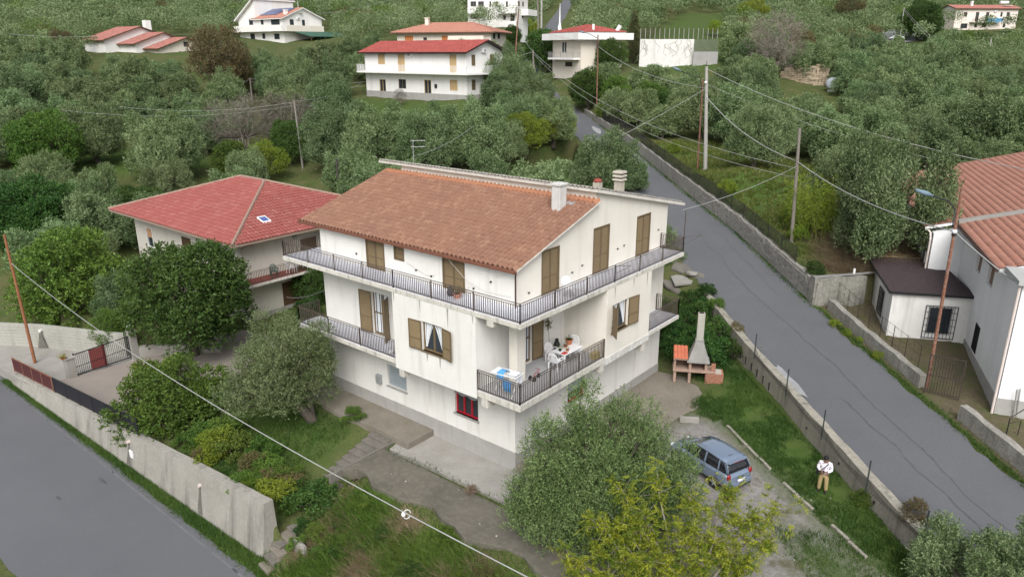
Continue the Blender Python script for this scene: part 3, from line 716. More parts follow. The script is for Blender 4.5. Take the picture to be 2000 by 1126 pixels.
# drip stains under the rail posts
M_stain = mat('drip_stain', (.22,.205,.185), .95, (.42,.40,.37), 6, .9)
for y, w_, L_ in ((4.25,.05,.62),(2.55,.06,.95),(5.95,.05,.5),(1.1,.05,.4)):
    mb = MB(); x = -B-.004; mb.face([(x,y-w_,zs),(x,y-w_*.5,zs-L_*.6),(x,y,zs-L_),(x,y+w_*.4,zs-L_*.6),(x,y+w_,zs)]); mb.build('drip_stain', M_stain, house)
for y, L_ in ((3.1,.6),(3.9,.45)):
    mb = MB(); x = -B-.004; mb.face([(x,y-.07,4.9),(x,y-.03,4.9-L_*.6),(x,y,4.9-L_),(x,y+.03,4.9-L_*.6),(x,y+.05,4.9)]); mb.build('drip_stain', M_stain, house)
for x, L_ in ((5.6,.7),(7.3,.5),(8.6,.9)):
    mb = MB(); mb.face([(x-.06,-B-.004,zs),(x-.02,-B-.004,zs-L_*.6),(x,-B-.004,zs-L_),(x+.03,-B-.004,zs-L_*.5),(x+.06,-B-.004,zs)]); mb.build('drip_stain', M_stain, house)
# doors and windows: left face
closed_shutters(house, FXm, 8.1, 9.47, Z2+.02, 9.13); closed_shutters(house, FXm, 6.7, 7.42, 8.3, 9.13, 1); closed_shutters(house, FXm, 2.83, 4.2, Z2+.02, 9.13)
closed_shutters(house, FYm, 1.8, 3.11, Z2+.02, 9.58); closed_shutters(house, FYm, 5.8, 7.22, Z2+.02, 9.82); closed_shutters(house, FYm, 9.8, 11.22, Z2+.02, 9.70)
q = glazed(house, FXm, 8.0, 9.3, 4.05, 6.3, bars=[5.2], name='french_window', curtain='full', sill=False)
open_shutter(house, FXm, 9.3, 4.08, .86, 2.2, 4, 1); open_shutter(house, FXm, 8.0, 4.08, .62, 2.2, 62, -1)
glazed(house, FXb, 2.87, 4.19, 4.97, 6.36, curtain='tied')
open_shutter(house, FXb, 4.19, 4.95, .76, 1.4, 4, 1); open_shutter(house, FXb, 2.87, 4.95, .66, 1.4, 12, -1)
glazed(house, FYb, 5.42, 6.86, 5.05, 6.44, curtain='tied')
open_shutter(house, FYb, 5.42, 5.03, .72, 1.42, 48, -1); open_shutter(house, FYb, 6.86, 5.03, .78, 1.42, 8, 1)
glazed(house, FYt, .95, 2.38, 4.03, 6.25, bars=[5.2], name='french_window', curtain='full', sill=False)
open_shutter(house, FYt, 2.38, 4.06, .74, 2.15, 5, 1)
# roller shutters and the red window of the ground floor
def roller(parent, fr, a0, a1, c0, c1, col, full=True, name='roller_shutter'):
    mb = MB(); c = c1; k = 0
    while c > c0+.02:
        d = min(.075, c-c0); fr.box(mb, a0, a1, -.16, -.10+.012*(k % 2), c-d, c); c -= d; k += 1
    return mb.build(name, col, parent, kind='stuff')
M_roll = mat('grey_roller', (.40,.44,.47), .45, (.33,.37,.40), 3, .6, metal=.25)
roller(house, FXm, 7.03, 8.39, 1.47, 2.62, M_roll)
glazed(house, FXm, 2.2, 3.66, 1.47, 2.72, m=M_red, mid=[2.69, 3.17], w_=.075)
mb = MB()   # crooked roller box sagging over the red window
for k in range(10):
    a0, a1 = 2.2+.146*k, 2.2+.146*(k+1); d0 = .16+.12*abs(math.sin(k*.7)); d1 = .16+.12*abs(math.sin((k+1)*.7))
    mb.hexa([FXm.p(a0,-.10,2.72-d0),FXm.p(a1,-.10,2.72-d1),FXm.p(a1,.02,2.72-d1),FXm.p(a0,.02,2.72-d0)],[FXm.p(a0,-.10,2.74),FXm.p(a1,-.10,2.74),FXm.p(a1,.03,2.74),FXm.p(a0,.03,2.74)])
mb.build('roller_box', mat('roller_box_grey', (.26,.265,.27), .6), house)
roller(house, FYm, 4.03, 5.42, 1.95, 2.75, M_roll)
glazed(house, FYm, 4.0, 5.45, 1.45, 2.0, m=M_red, mid=None, w_=.06)
for f, a0, a1, c in ((FXm,6.95,8.47,1.45),(FXm,2.14,3.72,1.47),(FYm,3.95,5.5,1.45)):
    mb = MB(); f.box(mb, a0, a1, -.02, .07, c-.07, c-.001); mb.build('window_sill', M_plinth, house)
# front roof
EX, EY0, EY1 = -.22, -.28, 14.45
sl = .312; zt = lambda x: roof_f(x)+.09
mb = MB(); mb.prism([(EX,EY0,roof_f(EX)),(RX+.02,EY0,roof_f(RX+.02)),(RX+.02,EY0,zt(RX+.02)-.02),(EX,EY0,zt(EX)-.02)], (0, EY1-EY0, 0)); mb.build('roof_deck', M_fascia, house)
LW = RX-EX
tile_field('roof_tiles', house, (EX-.05,EY0+.02,zt(EX-.05)), (0, EY1-EY0-.04, 0), (LW-.35, 0, (LW-.35)*sl), 56, 19, M_tile, 3, rise=.13, lip=.018, seg=6)
tile_field('ridge_tiles', house, (RX-.40,EY0+.02,zt(RX-.40)+.01), (0, EY1-EY0-.04, 0), (.42, 0, .42*sl), 56, 1, M_tile_or, 5, rise=.13, seg=6)
# clerestory and rear roof
mb = MB(); mb.box(RX+.004, RX+.25, .012, LY+.1, zt(RX)-.1, roof_b(RX)+.05); mb.build('clerestory_wall', M_plaster_warm, house)
BX0, BX1 = 5.72, 14.6
mb = MB(); mb.prism([(BX0,-.25,roof_b(BX0)),(BX1,-.25,roof_b(BX1)),(BX1,-.25,roof_b(BX1)+.15),(BX0,-.25,roof_b(BX0)+.15)], (0, 15.15, 0)); mb.build('rear_roof_deck', M_fascia, house, bevel=.012)
tile_field('rear_roof_tiles', house, (BX1+.05,-.1,roof_b(BX1)+.165), (0, 14.95, 0), (BX0-BX1-.12, 0, .227*(BX1-BX0+.12)), 66, 27, mat('pale_tile', (.58,.55,.49), .9, (.44,.41,.36), 2, .7, rcol=(.35,.22,.16), attr='tint'), 9, seg=4)
# gutter along the front eave, in lengths, with the outlet at the corner
mb = MB(); n = 6
for i in range(11):
    y0 = EY0+(EY1-EY0)*i/11+.012; y1 = EY0+(EY1-EY0)*(i+1)/11-.012; z = roof_f(EX)+.10
    for a, b_ in (((EX-.02,z-.13),(EX-.02,z)),((EX-.15,z-.10),(EX-.15,z+.03))):
        mb.box(a[0]-.012, a[0]+.012, y0, y1, a[1], b_[1])
    mb.box(EX-.15, EX-.02, y0, y1, z-.135, z-.105)
    mb.box(EX-.168, EX-.004, y1, y1+.024, z-.145, z+.04)
mb.build('gutter', M_gutter, house)
# chimney on the front slope, chimneys on the rear slope
mb = MB(); mb.box(4.42, 4.95, .98, 1.45, roof_f(4.4), 11.88); mb.box(4.36, 5.01, .92, 1.51, 11.88, 11.98); mb.build('chimney', mat('chimney_render', (.64,.63,.60), .9, (.46,.45,.43), 2.2, .9, streak=((.33,.32,.30), 4, .6)), house, bevel=.015)
mb = MB(); mb.box(5.05, 5.45, .75, 1.2, zt(5.2)+.03, zt(5.2)+.12); mb.build('roof_flashing', mat('zinc_sheet', (.50,.54,.57), .4, metal=.4), house)
pch = py_(1209, 374, 2.4)
def stack(p, w_, h_, caps, m, name='chimney'):
    mb = MB(); mb.box(p[0]-w_/2, p[0]+w_/2, p[1]-w_/2, p[1]+w_/2, p[2]-1.2, p[2]+h_); ch = mb.build(name, m, house, bevel=.01)
    for k in range(caps):
        q = MB(); z = p[2]+h_+.02+k*.2; ww = w_/2+.09
        q.box(p[0]-w_/2+.03, p[0]+w_/2-.03, p[1]-w_/2+.03, p[1]+w_/2-.03, z-.02, z+.08); q.hexa([(p[0]-ww,p[1]-ww,z+.06),(p[0]+ww,p[1]-ww,z+.06),(p[0]+ww,p[1]+ww,z+.06),(p[0]-ww,p[1]+ww,z+.06)], [(p[0]-ww*.85,p[1]-ww*.85,z+.16),(p[0]+ww*.85,p[1]-ww*.85,z+.16),(p[0]+ww*.85,p[1]+ww*.85,z+.16),(p[0]-ww*.85,p[1]+ww*.85,z+.16)])
        q.build('chimney_cap', m, ch)
    return ch
stack(pch, .42, .55, 3, mat('chimney_concrete', (.46,.42,.35), .9, (.34,.31,.26), 3, .8))
p2 = py_(1167, 366, 2.0)
ch = stack(p2, .36, .28, 0, mat('chimney_concrete', (.46,.42,.35)))
q = MB(); q.lathe([(.2,0),(.24,.05),(.16,.16),(.02,.2)], (p2[0],p2[1],p2[2]+.28), 10); q.build('chimney_cap', mat('red_cap', (.24,.05,.035), .7), ch)
# drainpipes
mb = MB(); mb.tube([(-.07,-.12,9.1),(-.05,-.07,8.9),(-.05,-.07,Z2)], .035, 8); mb.build('drainpipe', M_pipe, house)
mb = MB(); mb.tube([(.86,.88,zs),(.86,.88,Z1)], .045, 8); mb.build('drainpipe', M_pipe, house)
mb = MB(); mb.tube([(9.1,-.9,zs),(9.1,-.9,Z1)], .05, 8); mb.build('drainpipe', M_pipe, house)
# washing-line brackets at the railing, loose bits on the walls
for a, b in (((5.6,-B,8.32),(6.0,-B-.55,8.35)), ((12.42,-B,8.32),(13.2,-B-.6,8.40))):
    mb = MB(); mb.tube([a, b], .015, 6); mb.tube([(a[0],a[1],a[2]-.35), b], .012, 6); mb.build('line_bracket', M_rail, house)
mb = MB(); mb.tube([(12.42,-B+.05,Z2),(12.42,-B+.05,9.75)], .025, 6); mb.build('line_post', M_rail, house)
# wires loose along the front
mb = MB()
for pts in ([(-.03,6.5,8.3),(-.05,5.2,7.95),(-.04,4.6,8.05)], [(-.2,3.6,9.0),(-.12,2.6,8.2),(-.03,1.6,7.9),(-.03,.2,7.95)], [(-.17,1.5,9.0),(-.1,.9,8.75),(-.17,.2,9.0)]):
    mb.tube(pts, .009, 5)
mb.build('loose_cable', mat('grey_cable', (.50,.49,.46), .7), house)
mb = MB()
for y, z in ((5.9,8.05),(4.9,7.95),(2.3,7.9),(1.3,8.4),(10.2,8.1)): mb.box(-.07, .0, y-.035, y+.035, z-.03, z+.03)
for x, z in ((.9,7.95),(4.1,8.1),(4.9,8.25),(8.0,8.4),(8.6,8.45),(12.1,8.6)): mb.box(x-.05, x+.05, -.06, 0, z-.02, z+.02)
mb.build('cable_clips', M_black, house, kind='stuff')
mb = MB(); mb.box(-.16, -.002, 8.85, 9.2, 1.36, 1.78); mb.prism([(-.17,8.83,1.78),(-.002,8.83,1.78),(-.002,8.83,1.86)], (0,.39,0)); mbx = mb.build('meter_box', M_grey_metal, house, bevel=.01)
# television aerial on the rear roof
aer = px_(808, 312, 7.2)
mb = MB(); mb.tube([(aer[0],aer[1],aer[2]-.8),(aer[0],aer[1],aer[2]+1.15)], .022, 6)
for z in (1.1, .75):
    mb.tube([(aer[0]-.1,aer[1]+.1,aer[2]+z),(aer[0]+.5,aer[1]-.5,aer[2]+z)], .014, 5)
    for k in range(7):
        c = (aer[0]-.05+.08*k, aer[1]+.05-.08*k); mb.tube([(c[0]-.16,c[1]-.16,aer[2]+z),(c[0]+.16,c[1]+.16,aer[2]+z)], .008, 4)
mb.build('aerial', M_steel, house)
# ------------------------------------------------------------------ houses further off
M_tile_red = mat('red_roof_tile', (.275,.078,.068), .85, (.235,.070,.060), .35, .6, rcol=(.36,.17,.15), attr='tint')
M_tile_red2 = mat('bright_red_roof', (.30,.068,.058), .8, (.27,.064,.056), .6, .7, rcol=(.45,.13,.10), attr='tint')
M_tile_sal = mat('salmon_roof', (.385,.185,.135), .85, (.345,.165,.12), .5, .6, rcol=(.43,.25,.19), attr='tint')
M_tile_pale = mat('faded_red_roof', (.36,.145,.115), .85, (.29,.12,.10), .8, .8, rcol=(.42,.26,.22), attr='tint')
M_far_white = mat('far_white_wall', (.80,.785,.76), .9, (.72,.70,.67), .4, .6, streak=((.52,.50,.46), 1.0, .35))
M_far_cream = mat('far_cream_wall', (.72,.66,.57), .9, (.64,.58,.50), .4, .6, streak=((.46,.42,.36), 1.0, .3))
M_shut_tan = mat('tan_shutter', (.52,.37,.19), .6, (.44,.31,.16), 2, .5)
M_shut_or = mat('orange_shutter', (.55,.20,.06), .6)
M_shut_dark = mat('dark_green_shutter', (.025,.035,.04), .6)
M_black_fascia = mat('black_fascia', (.03,.018,.018), .5)
M_wood_dark = mat('dark_wood', (.10,.06,.035), .6)
_faru = {}
class Hs:
    """a house found from its near corner: base pixel, eave pixel, distance; left and right wall ends at eave level"""
    def __init__(s, name, label, c, vtop, left, right, D, ang=None, lx=None, ly=None, cat='house', group=None):
        b = pd(c[0], c[1], D); s.base = b
        cc, d = ray(c[0], vtop); k = np.linalg.norm((b-cc)[:2])/np.linalg.norm(d[:2]); s.h = float((cc+d*k)[2]-b[2]); ze = b[2]+s.h
        def hit(dr, q):
            e = ray(*q)[1][:2]; A = np.array([[dr[0], -e[0]], [dr[1], -e[1]]]); return float(np.linalg.solve(A, CAM[:2]-b[:2])[0])
        rot = ang or 0.0; u = np.array((-math.sin(rot), math.cos(rot))); ur = np.array((math.cos(rot), math.sin(rot))); s.rot = rot
        if ly is None: ly = hit(u, left)
        if lx is None: lx = hit(ur, right)
        s.lx, s.ly = float(lx), float(ly); print('HS', label[:30], round(s.lx,1), round(s.ly,1), round(s.h,1), round(math.degrees(s.rot)), np.round(s.base,1))
        s.root = thing(name, label, cat, b, rot, group); s.R = np.array([[math.cos(rot), -math.sin(rot), 0], [math.sin(rot), math.cos(rot), 0], [0, 0, 1]])
        s.FL = Fr((0,0,0), (0,1,0), (-1,0,0)); s.FR = Fr((0,0,0), (1,0,0), (0,-1,0))
        s.holes = {'L': [], 'R': []}; s.todo = []
    def loc(s, face, u, v, off=0.0):
        c, d = ray(u, v); c = s.R.T @ (c-s.base); d = s.R.T @ d
        i = 0 if face == 'L' else 1; p = c+d*((off-c[i])/d[i]); return float(p[1-i]), float(p[2])
    def win(s, face, u0, v0, u1, v1, style, m=None, door=False):
        um, vm = (u0+u1)/2, (v0+v1)/2; f = s.FL if face == 'L' else s.FR
        a0, _ = s.loc(face, u0, vm); a1, _ = s.loc(face, u1, vm); _, c1 = s.loc(face, um, v0); _, c0 = s.loc(face, um, v1)
        a0, a1 = min(a0, a1), max(a0, a1); c0 = max(c0, .02); s.holes[face].append((a0, a1, c0, c1)); s.todo.append((f, a0, a1, c0, c1, style, m))
    def finish(s, m, z0=-1.5, plinth=None, top=None):
        for face, P, n in (('L', PX(0), s.ly), ('R', PY(0), s.lx)):
            mb = MB(); wall_cells(mb, [0, n], [z0, top or s.h], s.holes[face], P, .16); mb.build('wall', m, s.root)
        mb = MB(); mb.face([(s.lx,0,z0),(s.lx,s.ly,z0),(s.lx,s.ly,top or s.h),(s.lx,0,top or s.h)]); mb.face([(s.lx,s.ly,z0),(0,s.ly,z0),(0,s.ly,top or s.h),(s.lx,s.ly,top or s.h)]); mb.build('wall', m, s.root)
        if plinth:
            mb = MB(); mb.box(-.04, s.lx, -.04, s.ly, z0, plinth); mb.build('plinth', M_plinth, s.root)
        for f, a0, a1, c0, c1, st, mm in s.todo:
            mb = MB(); frame_ring(mb, f, a0, a1, c0, c1, .07, -.12, .02); q = mb.build('door' if c1-c0 > 1.9 else 'window', mm or M_frame, s.root)
            g = MB()
            if st == 'shut':
                w_ = (a1-a0-.14)/2
                for k in range(2):
                    g = MB(); f.box(g, a0+.07+k*w_+.01, a0+.07+(k+1)*w_-.01, -.10, -.03, c0+.07, c1-.07); g.build('shutter', mm or M_shut_tan, q)
            else:
                g.face([f.p(a0+.05,-.08,c0+.05), f.p(a1-.05,-.08,c0+.05), f.p(a1-.05,-.08,c1-.05), f.p(a0+.05,-.08,c1-.05)]); g.build('pane', M_glass, q)
                if a1-a0 > .9: g = MB(); m_ = (a0+a1)/2; f.box(g, m_-.03, m_+.03, -.10, .0, c0+.07, c1-.07); g.build('mullion', mm or M_frame, q)
    def gable(s, ridge, ov, pitch, tile, fascia, wallm, tl=.36, along='y', end='R', z=None, verge=None):
        """gable roof with its ridge along y (or x)"""
        h = s.h if z is None else z; L_, W_ = (s.ly, s.lx) if along == 'y' else (s.lx, s.ly); half = W_/2
        pk = h+half*pitch; T = (lambda a, b, c: (b, a, c)) if along == 'y' else (lambda a, b, c: (a, b, c))   # a along the ridge, b across
        for a in (0, L_): mb = MB(); mb.face([T(a, 0, h-.01), T(a, W_, h-.01), T(a, half, pk)]); mb.build('gable', wallm, s.root)
        for sgn in (0, 1):
            e = -ov if sgn == 0 else W_+ov; ze = h-ov*pitch; th = .18
            mb = MB(); mb.hexa([T(-ov,e,ze),T(L_+ov,e,ze),T(L_+ov,half,pk),T(-ov,half,pk)], [T(-ov,e,ze+th),T(L_+ov,e,ze+th),T(L_+ov,half,pk+th),T(-ov,half,pk+th)]); r = mb.build('roof', fascia, s.root)
            O = np.array(T(-ov, e, ze+th+.005)); U = np.array(T(L_+ov, e, ze+th+.005))-O; Wv = np.array(T(-ov, half, pk+th+.005))-O
            tile_field('roof_tiles', r, O, U, Wv, max(8, int((L_+2*ov)/tl)), max(6, int(np.linalg.norm(Wv)/.42)), tile, rnd.randint(0, 999), rise=.06)
    def hip(s, x0, x1, y0, y1, z, pitch, tile, fascia, ov=.7, tl=.34, ridge_m=None, th=.16, row=.42):
        x0 -= ov; x1 += ov; y0 -= ov; y1 += ov; z -= ov*pitch*.0
        w_, l_ = x1-x0, y1-y0; hh = min(w_, l_)/2
        if w_ <= l_: r0, r1 = ((x0+x1)/2, y0+hh, z+hh*pitch), ((x0+x1)/2, y1-hh, z+hh*pitch)
        else: r0, r1 = (x0+hh, (y0+y1)/2, z+hh*pitch), (x1-hh, (y0+y1)/2, z+hh*pitch)
        C = [(x0,y0,z),(x1,y0,z),(x1,y1,z),(x0,y1,z)]
        dn = lambda p: (p[0], p[1], p[2]-th)
        mb = MB(); mb.face([dn(p) for p in C][::-1])
        for a, b in ((0,1),(1,2),(2,3),(3,0)): mb.face([dn(C[a]), dn(C[b]), C[b], C[a]])
        sides = ([C[0],C[1],r0],[C[1],C[2],r1,r0],[C[2],C[3],r1],[C[3],C[0],r0,r1]) if w_ <= l_ else ([C[0],C[1],r1,r0],[C[1],C[2],r1],[C[2],C[3],r0,r1],[C[3],C[0],r0])
        for sd_ in sides: mb.face(sd_)
        roof = mb.build('roof', fascia, s.root)
        for sd_ in sides:
            p = [np.array(q, float) for q in sd_]; e = p[1]-p[0]; eu = e/np.linalg.norm(e); inn = np.cross((0,0,1), eu); up_ = inn+np.array((0,0,pitch)); 
            run = hh; W_ = up_*run
            poly = [((q-p[0])@eu, (q-p[0])@inn) for q in p]
            keep = lambda c, P0=p[0], eu=eu, inn=inn, poly=poly: bool(seg_in(np.array([(c-P0)@eu]), np.array([(c-P0)@inn]), poly)[0])
            tile_field('roof_tiles', roof, p[0]+np.array((0,0,.012)), e, W_, int(np.linalg.norm(e)/tl), int(np.linalg.norm(W_)/row), tile, rnd.randint(0, 999), rise=.085, keep=keep, lip=.06)
        mb = MB(); rm = ridge_m or tile
        for a, b in ((C[0],r0),(C[1],r0 if w_ <= l_ else r1),(C[2],r1),(C[3],r1 if w_ <= l_ else r0),(r0,r1)):
            a, b = np.array(a, float), np.array(b, float); L_ = np.linalg.norm(b-a)
            if L_ < .3: continue
            n = max(2, int(L_/.4)); up0 = np.array((0,0,.07))
            for i in range(n):
                mb.tube([a+(b-a)*(i/n)+up0, a+(b-a)*((i+1.06)/n)+up0+(0,0,.015)], [.13,.115], 6)
        o = mb.build('ridge_tiles', rm, roof, kind='stuff')
        return roof, r0, r1

# --- neighbouring house at the left with a red hip roof
lh = Hs('house', 'two storey cream house with a red pyramid roof, beside the main house', (469,632), 478, None, None, depth((4.2,28.65,-1.25)), ang=0.0, lx=13.0, ly=16.6)
lh.base[:] = (4.2, 28.65, -1.25); lh.root.location = (4.2, 28.65, -1.25); lh.h = 6.15; BZ = -1.25
H0 = lh.holes
H0['L'].append((13.6,14.7,3.35,5.05)); H0['R'].append((3.0,4.6,.05,2.3)); H0['R'].append((5.0,6.4,3.2,5.3)); H0['L'].append((7.2,8.6,3.2,5.2))
lh.todo.append((lh.FR, 3.0,4.6,.05,2.3,'shut',M_wood_dark)); lh.todo.append((lh.FR, 5.0,6.4,3.2,5.3,'shut',M_wood_dark)); lh.todo.append((lh.FL, 7.2,8.6,3.2,5.2,'shut',M_wood_dark))
M_lh = mat('left_house_wall', (.66,.62,.54), .9, (.58,.545,.48), .6, .6, fine=((.50,.47,.42), 20, .4), bump=.4, bump_scale=16, streak=((.40,.37,.31), 1.6, .4))
lh.finish(M_lh, -1.0, .45)
mb = MB(); frame_ring(mb, lh.FL, 13.6, 14.7, 3.35, 5.05, .06, -.1, .02); wq = mb.build('window', M_white, lh.root)
mb = MB(); c = 5.0
while c > 4.22: lh.FL.box(mb, 13.66, 14.64, -.09, -.05+.012*(int(c*20) % 2), c-.05, c); c -= .05
mb.build('roller_blind', mat('peach_blind', (.50,.30,.18), .7), wq, kind='stuff')
mb = MB(); mb.face([lh.FL.p(13.66,-.08,3.4), lh.FL.p(14.64,-.08,3.4), lh.FL.p(14.64,-.08,4.22), lh.FL.p(13.66,-.08,4.22)]); mb.build('pane', M_glass, wq)
mb = MB(); mb.box(-.02, .0, 10.2, 10.35, .5, 6.1); mb.box(-.35,.0,0,10.25,2.95,3.2); mb.build('wall_ledge', M_lh, lh.root)
lh.hip(0, 13.0, 0, 16.6, 6.30, .325, M_tile_red, mat('left_eave', (.30,.22,.17), .8), ov=1.35, ridge_m=mat('mossy_ridge', (.30,.185,.14), .9, (.24,.19,.15), 5, .8), tl=.30, row=.40)
mb = MB(); mb.box(-1.0, 8.5, -1.4, 0, 3.02, 3.22); mb.build('balcony_slab', M_slab, lh.root)
mb = MB(); mb.box(-.97, 8.47, -1.37, -.01, 3.221, 3.235); mb.build('balcony_floor', mat('red_floor', (.20,.05,.04), .6), lh.root)
railing(lh.root, [(-.95,-.02),(-.95,-1.35),(8.45,-1.35)], 3.235, .95, .13, single=False)
mb = MB(); mb.tube([(.35,-1.2,6.05),(.1,-.5,5.85),(-.02,-.08,5.5),(-.02,-.08,4.0)], .05, 8); mb.build('drainpipe', mat('beige_pipe', (.50,.45,.38), .6), lh.root)
mb = MB(); mb.tube([(.2,-.08,3.0),(.2,-.08,-.2)], .05, 8); mb.build('drainpipe', mat('beige_pipe', (.50,.45,.38)), lh.root)
for xa in (4.3, 7.6):
    mb = MB(); mb.box(xa, xa+.3, -.22, -.01, 5.55, 5.72); mb.prism([(xa+.02,-.24,5.54),(xa+.28,-.24,5.54),(xa+.28,-.02,5.46),(xa+.02,-.02,5.46)], (0,0,.02)); mb.build('floodlight', M_grey_metal, lh.root)
sp = px_(523, 404, 6.5)   # roof window
def lh_roof(x): return 6.30+.325*(x+1.35)
_s = lh_roof
cskl = (2.2, 2.45)
mb = MB(); 
# front hip side faces -y: height rises with y
hy = lambda y: 6.30+.325*(y+1.35)
x0, x1, y0, y1 = 2.4, 2.95, .6, 1.25
for a, b, c, d, e in ((x0-.07,x1+.07,y0-.07,y0,.16),(x0-.07,x1+.07,y1,y1+.07,.16),(x0-.07,x0,y0,y1,.155),(x1,x1+.07,y0,y1,.155)): mb.hexa([(a,c,hy(c)),(b,c,hy(c)),(b,d,hy(d)),(a,d,hy(d))], [(a,c,hy(c)+e),(b,c,hy(c)+e),(b,d,hy(d)+e),(a,d,hy(d)+e)])
sk = mb.build('roof_window', M_white, lh.root)
mb = MB(); mb.face([(x0,y0,hy(y0)+.13),(x1,y0,hy(y0)+.13),(x1,y1,hy(y1)+.13),(x0,y1,hy(y1)+.13)]); mb.build('pane', mat('blue_glass', (.05,.11,.30), .1), sk)
mb = MB(); mb.lathe([(.09,0),(.09,1.2),(.14,1.25),(.14,1.35),(.1,1.4),(.1,1.7),(.15,1.74),(.05,1.85)], (14.2,7.0,8.0), 10); mb.build('flue', mat('flue_black', (.05,.045,.04), .6), lh.root)

# --- long white house with a plain red roof
h = Hs('house', 'long white two storey house with a red roof, black fascia and a white balcony', (912,194), 101, (711.6,101.5), (971,101.5), 100, ang=R_(-1), lx=7.6)
for a in ((738.5,106,751.5,126,'shut'),(777.5,106,790.5,141.5,'shut'),(878.5,107,891.5,143,'shut'),(879,156,893.5,177,'shut')): h.win('L', *a, M_shut_tan)
h.win('L', 742,155,754,184.5,'pane',M_shut_tan); h.win('L', 779,155,793,173,'pane'); h.win('L', 829,156,842.5,188,'pane',M_shut_tan)
for a in ((921,107,928,129),(957,106,964,127),(921.5,155.5,928.5,176)): h.win('R', *a, 'shut', M_frame)
h.finish(M_far_white, -1.5, .55)
h.gable(0, .75, .36, M_tile_red2, M_black_fascia, M_far_white)
zb = h.loc('L', 905, 143)[1]
mb = MB(); mb.box(-1.25, 0, -1.25, h.ly+.6, zb-.22, zb); mb.box(0, h.lx*.95, -1.25, 0, zb-.22, zb); mb.build('balcony_slab', M_far_white, h.root)
railing(h.root, [(0,h.ly+.55),(-1.2,h.ly+.55),(-1.2,-1.2),(h.lx*.95,-1.2)], zb, 1.0, .16, m=M_white, single=False, sec=.014)
a, c = h.loc('L', 802, 107); 
def ac(root, f, a, c, w_=.8):
    mb = MB(); f.box(mb, a-w_/2, a+w_/2, .02, .3, c-.28, c+.28); o = mb.build('air_conditioner', M_white, root, bevel=.02)
    mb = MB(); mb.tube([f.p(a+.12, .30, c), f.p(a+.12, .325, c)], .2, 12); mb.build('fan_grille', M_grey_metal, o)
ac(h.root, h.FL, *h.loc('L', 802, 107)); ac(h.root, h.FR, *h.loc('R', 943, 99))
mb = MB(); a, c = h.loc('L', 852, 168); h.FL.box(mb, a-.18, a+.18, .0, .18, c-.25, c+.25); mb.build('letter_box', M_black, h.root)
WH = h

# --- cream house with the salmon hip roof behind it
h = Hs('house', 'cream house with a salmon hip roof, behind the long white house', (959,96), 63, (775,61.5), (988,58), 131, ang=R_(24))
h.win('L', 791,70,807,84,'shut',M_shut_or); h.win('L', 863,70,874,84,'shut',M_shut_or); h.win('L', 827,73,834,84,'pane',M_wood_dark); h.win('L', 930,70,936,84,'shut',M_frame)
h.win('R', 963,63,967,76,'pane',M_shut_dark); h.win('R', 972,63,976,76,'pane',M_shut_dark)
h.finish(M_far_cream, -2)
h.hip(0, h.lx, 0, h.ly, h.h, .30, M_tile_sal, M_wood_dark, ov=.9)
mb = MB(); mb.box(-1.3, -.02, 1.0, h.ly*.42, h.h-1.7, h.h-1.5); mb.box(-1.3, -1.15, 1.0, h.ly*.42, h.h-1.5, h.h-.6); mb.build('loggia_parapet', M_far_cream, h.root)
mb = MB(); cx, cy = h.lx*.4, h.ly*.75; mb.box(cx-.35, cx+.35, cy-.35, cy+.35, h.h+.5, h.h+2.6); mb.box(cx-.45, cx+.45, cy-.45, cy+.45, h.h+2.6, h.h+2.75); mb.build('chimney', M_far_cream, h.root)

# --- apartment block cut by the top of the frame
h = Hs('apartment_block', 'pale apartment block with white parapet balconies, uphill beside the road', (1017,54), -16, (913,-14), (1031,-13), 156, ang=R_(18), cat='apartment block')
fl = h.h/3.0
for u0, v0, u1, v1 in ((956,3,959.5,13),(969,3,972,13),(953,30,955,39),(957,30,959,39),(983,29,988,39),(997,28,1005,45),(988,3,992,14),(919,3,930,13),(934,3,945,13),(920,29,935,37)): h.win('L', u0, v0, u1, v1, 'pane', M_frame)
for u0, v0, u1, v1 in ((1012,3,1015,13),(1019.5,28,1022,36),(1020,4,1023,13)): h.win('R', u0, v0, u1, v1, 'pane', M_frame)
h.finish(M_far_white, -3, top=h.h+1.2)
def parapet(h, a0, a1, c, d=1.3, hh=1.0, face='L', m=None):
    f = h.FL if face == 'L' else h.FR
    mb = MB(); f.box(mb, a0, a1, .01, d, c-.25, c-.02); f.box(mb, a0, a1, d-.12, d, c-.02, c+hh); f.box(mb, a0, a0+.12, .01, d-.12, c-.02, c+hh); f.box(mb, a1-.12, a1, .01, d-.12, c-.02, c+hh); mb.build('balcony', m or M_far_white, h.root)
for (u0, u1, v) in ((918,950,25),(974,1010,25),(976,1012,52)):
    a1_, c = h.loc('L', u0, v); a0_, _ = h.loc('L', u1, v); parapet(h, a0_, a1_, c)
a0_, c = h.loc('R', 1018, 28); parapet(h, max(0,a0_), h.lx*1.5, c, 1.6, face='R')
mb = MB(); mb.box(-.6, h.lx+.6, -.6, h.ly+.6, h.h+1.2, h.h+1.5); mb.build('roof', mat('roof_red_edge', (.22,.05,.045), .7), h.root)

